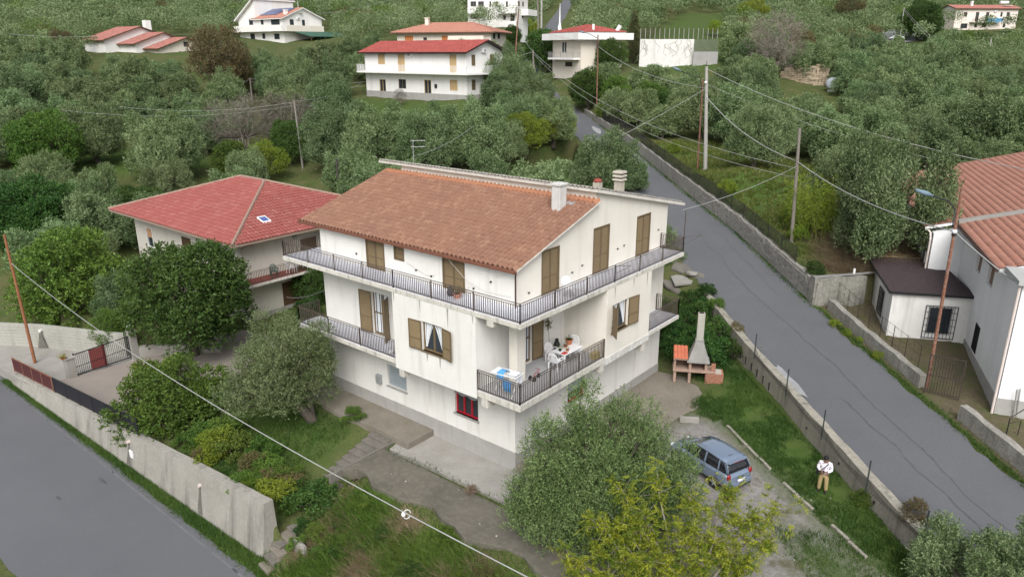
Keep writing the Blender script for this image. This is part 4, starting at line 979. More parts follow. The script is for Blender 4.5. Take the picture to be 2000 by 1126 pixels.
# --- villa with solar panels at the upper left
h = Hs('house', 'white villa with solar panels on its terracotta roof', (556,84), 35, (465,37), (628,39), 165, ang=R_(2))
for u0, v0, u1, v1 in ((486.5,38,494,49),(509.5,37,514.5,48.5),(530,38,546.5,57),(489.5,66,498,80),(512.5,65.5,518,76),(536,66,546,77)): h.win('L', u0, v0, u1, v1, 'shut', M_shut_dark)
for u0, v0, u1, v1 in ((566,38,573.5,49),(590,39,595.5,51)): h.win('R', u0, v0, u1, v1, 'shut', M_shut_dark)
h.finish(M_far_white, -2)
ly = h.ly; h.ly = ly*.64; h.gable(0, .6, .40, M_tile_sal, M_far_white, M_far_white); h.ly = ly
xm = h.lx/2; pk = h.h+xm*.40
mb = MB(); y0 = ly*.60
mb.prism([(0,y0,h.h-.02),(0,ly,h.h-.02),(0,y0,h.h+4.0)], (h.lx,0,0)); mb.build('tall_gable', M_far_white, h.root)
mb = MB(); k = 4.0/(ly-y0)
mb.hexa([(-.7,y0-.3,h.h+4.0+.3*k),(h.lx+.5,y0-.3,h.h+4.0+.3*k),(h.lx+.5,ly+.8,h.h-.8*k),(-.7,ly+.8,h.h-.8*k)], [(-.7,y0-.3,h.h+4.3+.3*k),(h.lx+.5,y0-.3,h.h+4.3+.3*k),(h.lx+.5,ly+.8,h.h+.3-.8*k),(-.7,ly+.8,h.h+.3-.8*k)]); rr = mb.build('roof', M_far_white, h.root)
tile_field('roof_tiles', rr, (-.7,ly+.8,h.h+.31-.8*k), (h.lx+1.2,0,0), (0,-(ly-y0+1.1),(ly-y0+1.1)*k), 30, 18, M_tile_sal, 4, rise=.06)
M_solar = mat('solar_cells', (.05,.07,.17), .25, (.07,.09,.20), 1.5, .5)
for i in range(4):
    for j in range(2):
        y = 1.6+i*2.2; x = 1.2+j*2.0
        if (i, j) == (0, 0): continue
        z0_, z1_ = h.h+.34+x*.40, h.h+.34+(x+1.8)*.40
        mb = MB(); mb.hexa([(x,y,z0_),(x+1.8,y,z1_),(x+1.8,y+2.0,z1_),(x,y+2.0,z0_)], [(x,y,z0_+.05),(x+1.8,y,z1_+.05),(x+1.8,y+2.0,z1_+.05),(x,y+2.0,z0_+.05)]); mb.build('solar_panel', M_solar, h.root)
for (x, y, z, hh_) in ((1.6,.8,h.h+.4,1.3),(3,ly*.7,h.h+3.0,1.6),(2.2,ly-1.2,h.h+.6,1.6)):
    mb = MB(); mb.box(x-.35, x+.35, y-.35, y+.35, z, z+hh_); mb.box(x-.45, x+.45, y-.45, y+.45, z+hh_, z+hh_+.15); mb.build('chimney', M_far_white, h.root)
zb = h.loc('L', 520, 60)[1]
parapet(h, -1.2, ly*1.02, zb, 1.3, 1.1); parapet(h, 0, h.lx*.95, zb, 1.3, 1.0, 'R', M_far_cream)
mb = MB(); mb.hexa([(2,-7,zb-1.5),(h.lx+4,-7,zb-1.5),(h.lx+4,-1.32,zb-.4),(2,-1.32,zb-.4)], [(2,-7,zb-1.35),(h.lx+4,-7,zb-1.35),(h.lx+4,-1.32,zb-.25),(2,-1.32,zb-.25)]); mb.build('canopy', mat('green_canopy', (.04,.10,.07), .7), h.root)
for xx in (2.2, 6, h.lx+3.6):
    mb = MB(); mb.box(xx, xx+.15, -6.9, -6.75, -1.5, zb-1.5); mb.build('canopy_post', M_wood_dark, h.root)
mb = MB(); a, c = h.loc('R', 586, 26.5); mb.lathe([(.05,0),(.45,.12),(.5,.2)], (a,-.25,c), 12); mb.build('dish', M_white, h.root)
ac(h.root, h.FR, *h.loc('R', 581, 36))
mb = MB(); mb.tube([(xm,1.2,pk),(xm,1.2,pk+2.2)], .05, 6); mb.lathe([(.05,0),(.5,.15),(.55,.25)], (xm,1.0,pk+1.8), 12); mb.build('aerial', M_white, h.root)

# --- bungalow of three stepped gables
h = Hs('house', 'low cream house of three stepped gables, sunk among olive trees', (312,106), 95, (300,95), (390,92), 141, ang=R_(3), lx=11.5, ly=5)
h.finish(M_far_cream, -3)
h.gable(0, .6, .34, M_tile_pale, M_wood_dark, M_far_cream, along='y')
bb = h
def block(h, dx, dy, dz, lx, ly, hz_, pitch, win=None):
    mb = MB(); mb.box(dx, dx+lx, dy, dy+ly, -3, hz_+dz); mb.build('wall', M_far_white, h.root)
    pk = hz_+dz+lx/2*pitch; T = lambda x, y, z: (dx+x, dy+y, z); z = hz_+dz
    mb = MB(); mb.face([T(0,0,z-.01),T(lx,0,z-.01),T(lx/2,0,pk)]); mb.build('gable', M_far_white, h.root)
    for sg in (0, 1):
        e = -.6 if sg == 0 else lx+.6
        mb = MB(); mb.hexa([T(e,-.6,z-.6*pitch),T(e,ly,z-.6*pitch),T(lx/2,ly,pk),T(lx/2,-.6,pk)], [T(e,-.6,z-.6*pitch+.18),T(e,ly,z-.6*pitch+.18),T(lx/2,ly,pk+.18),T(lx/2,-.6,pk+.18)]); r = mb.build('roof', M_wood_dark, h.root)
        O = np.array(T(e,-.6,z-.6*pitch+.185)); tile_field('roof_tiles', r, O, (0,ly+.6,0), np.array(T(lx/2,-.6,pk+.185))-O, 20, 14, M_tile_pale, 3, rise=.06)
    if win:
        f = Fr((dx,dy,0),(1,0,0),(0,-1,0)); mb = MB(); frame_ring(mb, f, *win, .1, -.02, .06); q = mb.build('window', M_frame, h.root); g = MB(); g.face([f.p(win[0],.012,win[2]),f.p(win[1],.012,win[2]),f.p(win[1],.012,win[3]),f.p(win[0],.012,win[3])]); g.build('pane', M_glass, q)
block(h, -2.0, 5.0, .9, 12, 6, h.h, .34)
block(h, -5.0, 11.0, 1.6, 15, 9, h.h, .34, (7.2,8.5,h.h+1.2,h.h+2.6))
mb = MB(); mb.box(5.0, 6.2, 13, 14.2, h.h+3, h.h+5.6); mb.build('chimney', M_far_white, h.root)
mb = MB(); f = Fr((0,0,0),(1,0,0),(0,-1,0)); frame_ring(mb, f, 5.2, 6.3, h.h+.35, h.h+1.3, .08, -.02, .05); q = mb.build('window', M_frame, h.root); g = MB(); g.face([f.p(5.2,.012,h.h+.35),f.p(6.3,.012,h.h+.35),f.p(6.3,.012,h.h+1.3),f.p(5.2,.012,h.h+1.3)]); g.build('pane', M_glass, q)

# --- small house with a red hip roof above a white concrete band, beyond the road
h = Hs('house', 'small white house with a red hip roof behind a wide white band', (1134,131), 77, (1080,77), (1216,77), 120, ang=R_(-22))
h.win('L', 1097,82,1107,104,'pane',M_white); h.win('L', 1104,121,1118,131,'pane',M_wood_dark)
h.finish(M_far_cream, -2)
mb = MB(); mb.box(-1.4, h.lx+1.4, -1.2, h.ly+1.4, h.h-.05, h.h+1.0); mb.build('roof_band', M_far_white, h.root)
h.hip(.2, h.lx-.2, .2, h.ly-.2, h.h+1.12, .26, M_tile_red2, M_grey_metal, ov=.6)
zb = h.loc('L', 1115, 113)[1]
mb = MB(); mb.box(-1.3, 0, .3, h.ly-.5, zb-.3, zb); mb.build('balcony_slab', M_far_white, h.root); railing(h.root, [(-.02,.35),(-1.25,.35),(-1.25,h.ly-.55),(-.02,h.ly-.55)], zb, 1.0, .16, single=False, m=M_steel)
mb = MB(); mb.tube([(h.lx*.35,h.ly*.1,h.h+1),(h.lx*.35,h.ly*.1,h.h+2.4)], .22, 8); mb.build('chimney', M_white, h.root)
mb = MB(); mb.tube([(h.lx*.9,.6,h.h+1.3),(h.lx*.95,.2,h.h+2.2)], .35, 10); mb.build('boiler_tank', M_white, h.root)
SH = h
# white tapering vent on the road side
t = thing('road_marker_post', 'tall white tapering post standing at the edge of the upper road', 'post', pd(1093,61,128))
mb = MB(); mb.lathe([(.32,0),(.34,.5),(.16,1.3),(.12,2.2),(.03,4.6)], n=10); mb.build('shaft', M_white, t)

# --- pink roofed house at the upper right with washing
h = Hs('house', 'pale pink house with a solar heater on its faded roof, at the top right', (1861.5,56), 17, (1840,8.5), (1990,17.5), 214, ang=R_(-44))
for u0, v0, u1, v1 in ((1882,24,1889,33),(1905,24,1911.5,42),(1925,24,1931,42),(1954,24,1958,33),(1966,24,1972,33),(1876,46,1889,56.5),(1903,47,1908,54),(1918,46,1926,54),(1958,47,1963,54)): h.win('R', u0, v0, u1, v1, 'pane', M_frame)
h.finish(mat('pink_wall', (.74,.66,.60), .9, (.68,.60,.54), .5), -3)
h.gable(0, .6, .30, M_tile_pale, M_wood_dark, M_far_white, along='x')
a0, c = h.loc('R', 1893, 43); a1, _ = h.loc('R', 1947, 43)
mb = MB(); h.FR.box(mb, a0, a1, .01, 1.3, c-.2, c); mb.build('balcony_slab', M_slab, h.root)
railing(h.root, [(a0,-1.25),(a1,-1.25)], c, 1.0, .16, single=False)
mb = MB(); mb.box(h.lx*.80, h.lx*.93, 1.0, 3.0, h.h+.9, h.h+1.0); mb.tube([(h.lx*.8,3.0,h.h+1.9),(h.lx*.93,3.0,h.h+1.9)], .4, 10); mb.build('solar_heater', M_white, h.root)
ac(h.root, h.FR, *h.loc('R', 1944, 22)); 
mb = MB(); mb.box(h.lx*.3, h.lx*.3+.6, 2, 2.6, h.h+.5, h.h+2.2); mb.build('chimney', M_far_white, h.root)
PHs = h
M_blue = mat('blue_cloth', (.10,.36,.66), .85, (.14,.42,.72), 3, .5)
for u0, u1, lab in ((1922,1936,'dark and light blue sheet hanging over the far balcony rail'),(1937,1952,'plain light blue sheet hanging over the far balcony rail, beside another sheet')):
    a0, _ = h.loc('R', u0, 40); a1, _ = h.loc('R', u1, 40); n = 8; mb = MB()
    for k in range(n):
        b0, b1 = a0+(a1-a0)*k/n, a0+(a1-a0)*(k+1)/n; w0, w1 = .06*math.sin(k*1.9), .06*math.sin((k+1)*1.9)
        bot = c-.1-.15*math.sin(k*.9); 
        mb.face([h.FR.p(b0,1.36+w0,bot), h.FR.p(b1,1.36+w1,bot), h.FR.p(b1,1.32,c+1.03), h.FR.p(b0,1.32,c+1.03)])
        mb.face([h.FR.p(b0,1.32,c+1.03), h.FR.p(b1,1.32,c+1.03), h.FR.p(b1,1.18,c+1.02), h.FR.p(b0,1.18,c+1.02)])
    o = mb.build('laundry_sheet', M_blue); o.location = h.base; o.rotation_euler = (0, 0, h.rot); tag(o, lab, 'laundry', 'blue washing on the far balcony')
# ------------------------------------------------------------------ house at the right with its brown roofed annex
rh = Hs('house', 'white house with salmon tiled roofs across the road, at the right edge', (1943,802), 600, None, None, depth((16.71,-16.04,1.2)), ang=R_(-71.5), lx=13, ly=12.6)
rh.base[:] = (16.71,-16.04,1.2); rh.root.location = (16.71,-16.04,1.2); rh.h = 6.4
M_rh = mat('right_house_wall', (.76,.76,.76), .9, (.68,.68,.68), .5, .5, streak=((.52,.51,.49), 1.4, .3), bump=.3, bump_scale=18)
M_raw = mat('raw_brick', (.30,.20,.14), .95, (.18,.12,.09), 9, .9)
for u0, v0, u1, v1 in ((1907,483,1920,528),(1930,508,1943,553)):
    a, c = rh.loc('L', (u0+u1)/2, (v0+v1)/2); rh.holes['L'].append((a-.62, a+.62, c-.75, c+.75))
    mb = MB(); mb.face([rh.FL.p(a-.62,-.15,c-.75), rh.FL.p(a+.62,-.15,c-.75), rh.FL.p(a+.62,-.15,c+.75), rh.FL.p(a-.62,-.15,c+.75)]); mb.build('blocked_window', M_raw, rh.root)
a, c = rh.loc('L', 1906, 660); rh.holes['L'].append((a-.5, a+.5, c-.75, c+.75)); rh.todo.append((rh.FL, a-.5, a+.5, c-.75, c+.75, 'pane', M_black))
for k in range(6):
    mb = MB(); rh.FL.box(mb, a-.42+.168*k-.012, a-.42+.168*k+.012, .02, .045, c-.72, c+.72); mb.build('window_bar', M_black, rh.root)
rh.finish(M_rh, -.8, .75)
mb = MB(); mb.box(-.25, 13.2, -.25, 2.3, 6.4, 6.62); mb.build('flat_roof', mat('roof_concrete', (.42,.42,.41), .9, (.34,.34,.33), 1.2), rh.root)
def mono(root, y0, y1, x0, x1, z0, pitch, tile, eave, tl=.31, row=.38):
    mb = MB(); zz = lambda x: z0+(x-x0)*pitch
    mb.hexa([(x0,y0,zz(x0)-.16),(x1,y0,zz(x1)-.16),(x1,y1,zz(x1)-.16),(x0,y1,zz(x0)-.16)], [(x0,y0,zz(x0)),(x1,y0,zz(x1)),(x1,y1,zz(x1)),(x0,y1,zz(x0))]); r = mb.build('roof', eave, root)
    tile_field('roof_tiles', r, (x0-.05,y0,zz(x0)+.01), (0,y1-y0,0), (x1-x0, 0, (x1-x0)*pitch), int((y1-y0)/tl), int((x1-x0)/row), tile, rnd.randint(0,99), rise=.055)
    return r
mono(rh.root, 2.32, 12.5, -.45, 9, 6.42, .27, M_tile_sal, M_rh)
mb = MB(); mb.prism([(-.5,12.5,6.3),(9,12.5,8.85),(9,12.5,9.12),(-.5,12.5,6.62)], (0,.6,0)); mb.build('parapet', M_conc_pale, rh.root)
mb = MB(); mb.hexa([(-1.7,12.62,-.8),(12,12.62,-.8),(12,33,-.8),(-1.7,33,-.8)], [(-1.7,12.62,5.7),(12,12.62,9.2),(12,33,9.2),(-1.7,33,5.7)]); mb.build('wall', M_rh, rh.root)
mono(rh.root, 13.1, 33.2, -2.15, 9.5, 6.0, .27, M_tile_sal, M_rh)
for k in range(5):
    f = Fr((-1.7,0,0),(0,1,0),(-1,0,0)); a0 = 14.0+k*1.75
    mb = MB(); frame_ring(mb, f, a0, a0+1.2, 1.2, 4.7, .08, -.02, .05); q = mb.build('window', M_white, rh.root); g = MB(); g.face([f.p(a0,.012,1.2), f.p(a0+1.2,.012,1.2), f.p(a0+1.2,.012,4.7), f.p(a0,.012,4.7)]); g.build('pane', mat('greenish_glass', (.20,.25,.25), .3), q)
M_pinkpipe = mat('pale_pipe', (.62,.54,.50), .5)
for pts in ([(-.12,-.02,6.3),(-.12,-.02,-.2)], [(-2.1,13.3,5.95),(-1.85,12.9,5.7),(-1.82,12.75,5.3),(-1.82,12.75,2.9)]):
    mb = MB(); mb.tube(pts, .06, 8); mb.build('drainpipe', M_pinkpipe, rh.root)
for y0, y1, x, z in ((2.4,12.4,-.55,6.33),(13.2,17,-2.25,5.92)):
    mb = MB(); mb.tube([(x,y0,z),(x,y1,z)], .075, 8); mb.build('gutter', mat('dark_gutter', (.07,.04,.035), .5), rh.root)
# annex
t = thing('annex', 'low white annex with a dark brown corrugated roof and a barred window', 'outbuilding', (22.47,-9.78,1.2))
A0, A1, A2, A3 = map(np.array, ((0,0,0.),(2.0,-4.0,0.),(8.7,-.35,0.),(5.85,2.6,0.)))
M_annex = mat('annex_wall', (.74,.73,.70), .9, (.62,.61,.58), .8, .7, streak=((.30,.29,.26), 1.5, .55), fine=((.5,.49,.46), 12, .3), bump=.4, bump_scale=16)
def wallquad(root, a, b, h0, h1, holes, m, rev=.18, name='wall'):
    u = (b-a); L_ = np.linalg.norm(u); u = u/L_; n = np.array((u[1], -u[0], 0)); mb = MB()
    f = Fr(a, u, n); wall_cells(mb, [0, L_], [h0, h1], holes, lambda p, q, d: tuple(f.p(p, -d, q)), rev); mb.build(name, m, root); return f, L_
fA, LA = wallquad(t, A0, A1, -1.2, 3.2, [(2.05,3.3,.85,2.5)], M_annex)     # face towards the road corner
fB, LB = wallquad(t, A3, A0, -1.2, 3.2, [(3.6,4.5,1.3,2.6)], M_annex)
wallquad(t, A1, A2, -1.2, 3.2, [], M_annex); wallquad(t, A2, A3, -1.2, 3.2, [], M_annex)
for f, L_ in ((fA, LA), (fB, LB)):
    mb = MB(); f.box(mb, -.03, L_+.03, 0, .04, -1.2, .42); mb.build('plinth', M_plinth, t)
for f, a0, a1, c0, c1 in ((fA,2.05,3.3,.85,2.5),(fB,3.6,4.5,1.3,2.6)):
    mb = MB(); frame_ring(mb, f, a0, a1, c0, c1, .06, -.15, -.05, mid=[(a0+a1)/2]); q = mb.build('window', M_steel, t); g = MB(); g.face([f.p(a0,-.1,c0), f.p(a1,-.1,c0), f.p(a1,-.1,c1), f.p(a0,-.1,c1)]); g.build('pane', M_glass, q)
    mb = MB(); frame_ring(mb, f, a0-.22, a1+.22, c0-.22, c1+.12, .035, .06, .09); gq = mb.build('window_grille', M_black, t)
    n = 9
    for k in range(1, n):
        aa = a0-.22+(a1-a0+.44)*k/n; g = MB(); f.box(g, aa-.011, aa+.011, .064, .084, c0-.2, c1+.1); g.build('bar', M_black, gq)
    for k in range(1, 5):
        cc = c0-.22+(c1-c0+.34)*k/5; g = MB(); f.box(g, a0-.2, a1+.2, .05, .063, cc-.012, cc+.012); g.build('bar', M_black, gq)
M_cor = mat('brown_corrugated', (.036,.024,.026), .6, (.03,.02,.022), 1.0, fine=((.10,.08,.08), 7, .3), spec=.4)
mb = MB(); e0, e1, e2, e3 = A0+(-.25,.12,3.32), A1+(-.22,.05,3.32), A2+(.2,0,3.5), A3+(.15,.35,3.5); n = 64
for k in range(n):
    q0, q1 = k/n, (k+1)/n; h0, h1 = (.05 if k % 2 else 0), (0 if k % 2 else .05)
    # corrugations run along the front eave direction
    a, b_ = e0+(e3-e0)*q0, e1+(e2-e1)*q0; c, d = e0+(e3-e0)*q1, e1+(e2-e1)*q1
    mb.face([a+(0,0,h0), b_+(0,0,h0), d+(0,0,h1), c+(0,0,h1)])
mb.build('corrugated_roof', M_cor, t)
mb = MB(); mb.bar(e0-(0,0,.05), e1-(0,0,.05), .06, .14); mb.bar(e0-(0,0,.05), e3-(0,0,.05), .06, .14); mb.build('roof_edge', M_black, t)
# ------------------------------------------------------------------ walls beside the side road
M_wall_old = mat('old_wall', (.33,.305,.255), .95, (.215,.20,.165), 1.0, .9, streak=((.085,.08,.065), 2.6, .75), fine=((.42,.40,.35), 9, .5), bump=.5, bump_scale=10)
M_wall_stone = mat('rough_block_wall', (.31,.295,.265), .95, (.19,.18,.155), 2.2, .9, streak=((.10,.095,.085), 3, .5), fine=((.42,.41,.38), 8, .6), bump=.8, bump_scale=9)
def ribbon(name, pts, label, cat, m, jitter=0.0):
    """pts: list of (inner bottom, inner top, outer top, outer bottom)"""
    t = thing(name, label, cat, pts[0][0]); o0 = np.array(pts[0][0]); mb = MB()
    rings = [[np.array(p)-o0+np.array((rnd.uniform(-1,1),rnd.uniform(-1,1),rnd.uniform(-1,1)))*jitter for p in q] for q in pts]; n = len(rings[0])
    vs = [p for r in rings for p in r]; fs = [(i*n+j, i*n+(j+1) % n, (i+1)*n+(j+1) % n, (i+1)*n+j) for i in range(len(rings)-1) for j in range(n)]
    fs += [tuple(range(n))[::-1], tuple(range((len(rings)-1)*n, len(rings)*n))]; mb.add(vs, fs); mb.build('wall', m, t); return t
pts = []
for s in np.arange(-13, 20.6, .7):
    nl = float(np.interp(s, N_S, N_L)); zr = float(road_z(s)); w_ = .30
    i_ = ROAD_A+RT*s+RN*(nl-w_); o_ = ROAD_A+RT*s+RN*(nl+.12); y0 = hz(*(ROAD_A+RT*s+RN*(nl-1.0)))-.4
    pts.append(((i_[0]-RN[0]*.06,i_[1]-RN[1]*.06,min(y0, zr-.3)),(i_[0],i_[1],zr+.16),(o_[0],o_[1],zr+.16),(o_[0],o_[1],zr-.4)))
rwall = ribbon('retaining_wall', pts, 'weathered concrete retaining wall between the grassy yard and the side road', 'wall', M_wall_old, .015)
wo = np.array(rwall.location)
M_hole = mat('weep_hole', (.03,.03,.025), .95)
for k, s in enumerate(np.concatenate([np.arange(10.2, 19.2, .75), [-2, .5, 3.2, 6.1]])):
    nl = float(np.interp(s, N_S, N_L)); zr = float(road_z(s)); p = ROAD_A+RT*s+RN*(nl-.335); zb = hz(*(ROAD_A+RT*s+RN*(nl-1.0)))
    a = np.array((p[0],p[1],0))-np.array((wo[0],wo[1],wo[2])); hh = .45 if s > 9 else .12
    mb = MB(); mb.bar(a+(0,0,(zr+zb)/2-hh/2), a+(0,0,(zr+zb)/2+hh/2), .09, .05, up=(RN[0],RN[1],0)); mb.build('weep_hole', M_hole, rwall)
pts = []
for s in np.arange(18.4, 84, .8):
    nr = float(np.interp(s, N_S, N_R))+.08; zr = float(road_z(s)); hgt = float(np.interp(s, [18,60,84], [1.45,1.1,.5]))+.05*math.sin(s*2.2)
    p = lambda n, z: (*(ROAD_A+RT*s+RN*n), z); pts.append((p(nr,zr-.3), p(nr+.05,zr+hgt), p(nr+.40,zr+hgt), p(nr+.40,zr-.3)))
bwall = ribbon('block_wall', pts, 'long rough grey block wall along the right side of the climbing road', 'wall', M_wall_stone, .025)
# blocks set proud and back in the nearer stretch
wo = np.array(bwall.location); _bm = []
for k in range(3):
    q = MB(); q.box(-.235, .235, -.03, .03, -.095, .095); _bm.append(q.mesh('block', M_wall_stone))
cnt = 0
for row in range(6):
    s = 18.8+(row % 2)*.25
    while s < 42 and cnt < 260:
        nr = float(np.interp(s, N_S, N_R))+.08; zr = float(road_z(s)); z = zr+.12+row*.215
        if rnd.random() < .82:
            p = ROAD_A+RT*s+RN*(nr+.012+rnd.uniform(-.012,.014)); o = link('block', _bm[0], bwall, (p[0]-wo[0], p[1]-wo[1], z-wo[2]), R_(45.3)); cnt += 1
        s += .5
def mesh_fence(name, label, base_pts, h, post_every, mpost, mwire, post_r=.025, gap=.10, sag=.0, group=None):
    """posts as parts, wire netting of thin strands as one part"""
    P = [np.array(p, float) for p in base_pts]; t = thing(name, label, 'fence', P[0], group=group); o = P[0]
    dist = np.cumsum([0]+[np.linalg.norm(b-a) for a, b in zip(P[:-1], P[1:])]); total = dist[-1]
    at = lambda d: np.array([np.interp(d, dist, [p[i] for p in P]) for i in range(3)])-o
    n = max(1, int(round(total/post_every))); q = MB(); q.tube([(0,0,-.25),(0,0,h+.05)], post_r, 6); pm = q.mesh('post', mpost)
    for k in range(n+1): link('post', pm, t, at(total*k/n))
    mb = MB(); r = .006
    hs = lambda d: h*(1-sag*abs(math.sin(math.pi*d/post_every)))
    d = 0
    while d < total:
        a = at(d); mb.bar(a, a+(0,0,hs(d)), r*2, r*2, up=(1,0,0)); d += gap
    m_ = max(2, int(total/1.0)); rows = max(3, int(h/gap))
    for j in range(rows+1):
        for k in range(m_): d0, d1 = total*k/m_, total*(k+1)/m_; mb.bar(at(d0)+(0,0,hs(d0)*j/rows), at(d1)+(0,0,hs(d1)*j/rows), r*2, r*2)
    mb.build('netting', mwire, t, kind='stuff'); return t
M_wire = mat('dark_netting', (.035,.032,.03), .7)
mesh_fence('netting_fence', 'dark wire netting fence standing on the rough block wall', [(*(ROAD_A+RT*s+RN*(float(np.interp(s,N_S,N_R))+.34)), float(road_z(s))+float(np.interp(s,[18,60,84],[1.45,1.1,.5]))) for s in np.arange(22, 75, 1.5)], 1.05, 2.4, M_black, M_wire, gap=.085)
# sagging netting on the retaining wall: five posts
M_post = mat('fence_post_green', (.035,.045,.042), .6)
fp = [pz(1473,696,1.72)]+[pz(u, v, z) for u, v, z in ((1534.6,769,1.5),(1604.7,853,1.22),(1691,957,.98),(1802,1058,.7))]
t = thing('wire_fence', 'broken wire fence with slack netting along the top of the retaining wall', 'fence', fp[0])
q = MB(); q.tube([(0,0,-.1),(.02,.0,1.35)], .03, 6); pm = q.mesh('post', M_post)
for p in fp: link('post', pm, t, p-fp[0])
mb = MB()
for a, b in zip(fp[:-1], fp[1:]):
    n = 40
    for k in range(n):
        q0, q1 = k/n, (k+1)/n; pa, pb = a+(b-a)*q0-fp[0], a+(b-a)*q1-fp[0]; sg0, sg1 = .55-.38*math.sin(math.pi*q0)**.7, .55-.38*math.sin(math.pi*q1)**.7
        ha, hb = (0,0,sg0), (0,0,sg1); mb.bar(pa+ha, pb+hb, .012, .012)
        for j in range(1, 4): mb.bar(pa+(0,0,sg0*j/4), pb+(0,0,sg1*j/4), .006, .006)
        mb.bar(pa, pa+ha, .007, .007, up=(1,0,0)); mb.bar(pa+(0,0,.02), pb+(0,0,sg1), .006, .006)
mb.build('netting', M_wire, t, kind='stuff')
# cross wall between road and annex, low wall before the right house, iron gate
pts = []
for n_ in np.arange(.55, 4.4, .5):
    p = lambda s, z: (*(ROAD_A+RT*s+RN*n_), z); zr = float(road_z(18.6)); top = zr+1.75+.05*math.sin(n_*4)
    pts.append((p(18.45, zr-.6), p(18.5, top), p(19.1, top), p(19.1, zr-.5)))
ribbon('cross_wall', pts, 'mottled concrete wall closing the grove above the annex yard', 'wall', mat('mottled_wall', (.27,.26,.225), .95, (.14,.135,.11), 1.3, .9, streak=((.07,.07,.055), 2.2, .7), fine=((.42,.41,.38), 6, .5), bump=.5), .02)
pw = np.array(road_pt(18.55, .5, 1.80)); pw2 = np.array(road_pt(18.75, 4.6, 1.9))
t = thing('plank', 'long grey plank with a white pipe lying on the mottled wall', 'plank', pw); mb = MB(); mb.bar((0,0,0), pw2-pw, .16, .08); mb.build('board', M_steel, t)
mb = MB(); mb.tube([(pw2-pw)*.66+(0,0,.03), (pw2-pw)*.66+(0,0,.35)], .07, 8); mb.build('pipe', M_white, t)
def lowwall(s0, s1, label, hgt, n0=.75):
    pts = []
    for s in np.arange(s0, s1+.01, .6):
        zr = float(road_z(s)); nr = float(np.interp(s, N_S, N_R))+n0; p = lambda n, z: (*(ROAD_A+RT*s+RN*n), z); h_ = hgt+.03*math.sin(s*3)
        pts.append((p(nr,zr-.35), p(nr+.03,zr+h_), p(nr+.38,zr+h_), p(nr+.38,zr-.6)))
    return ribbon('low_wall', pts, label, 'wall', M_wall_stone, .02)
lowwall(8.4, 18.4, 'low rough wall beside the road in front of the annex', .55); lowwall(-9, 5.8, 'low rough wall below the white house, nearest stretch beside the road', .65)
g0 = np.array(road_pt(7.9, 1.15, -.1)); t = thing('iron_gate', 'dark open iron gate between the two low walls', 'gate', g0)
mb = MB(); gd = np.array((RN[0]*.75-RT[0]*.6, RN[1]*.75-RT[1]*.6, 0)); gd = gd/np.linalg.norm(gd)
for z in (.1, 1.0, 2.05): mb.bar((0,0,z), gd*1.5+(0,0,z), .04, .04)
mb.bar((0,0,0), (0,0,2.1), .05, .05, up=(1,0,0)); mb.bar(gd*1.5, gd*1.5+(0,0,2.1), .05, .05, up=(1,0,0)); mb.build('gate_frame', mat('gate_dark_iron', (.045,.035,.03), .7), t)
q = MB(); q.box(-.011,.011,-.011,.011,.12,2.03); bm_ = q.mesh('bar', M_black)
for k in range(1, 12): link('bar', bm_, t, gd*1.5*k/12)
mesh_fence('netting_fence', 'thin rusty stakes with wire in front of the annex', [road_pt(s, float(np.interp(s,N_S,N_R))+1.35, .1) for s in (9.5,12,15,18)], 1.5, 1.3, M_black, M_wire, .014, .6)
# bits in the yard of the right house
t = thing('hose_hoop', 'bent dark hoop railing by the corner of the white house', 'railing', pz(1962,862,.75)); mb = MB(); mb.tube([(0,0,0),(0,0,1.2),(.3,-.3,1.5),(1.2,-.6,1.55)], .025, 6); mb.tube([(.5,-.4,0),(.5,-.4,1.0),(.1,0,.9)], .02, 6); mb.build('hoop', M_black, t)
t = thing('brick_heap', 'few orange bricks and yellow block lying by the low wall', 'bricks', pz(1936,838,.9))
for k, (x, y, m) in enumerate(((0,0,M_tile_or),(.28,.1,M_tile_or),(-.3,.2,M_tile_or),(-.75,-.35,mat('yellow_block', (.55,.43,.22), .9)))):
    mb = MB(); mb.box(x-.14, x+.14, y-.08, y+.08, 0, .16); o = mb.build('brick', m, t)
for k in range(5):
    q = pz(1978+k*6, 818, 1.0); t = thing('stake', 'pale stake leaning by the corner of the white house', 'stake', (q[0],q[1],hz(q[0],q[1])), group='pale stakes by the white house'); mb = MB(); mb.tube([(0,0,-.1),(.1*k-.2,.1,1.5)], .03, 6); mb.build('stick', M_steel, t)

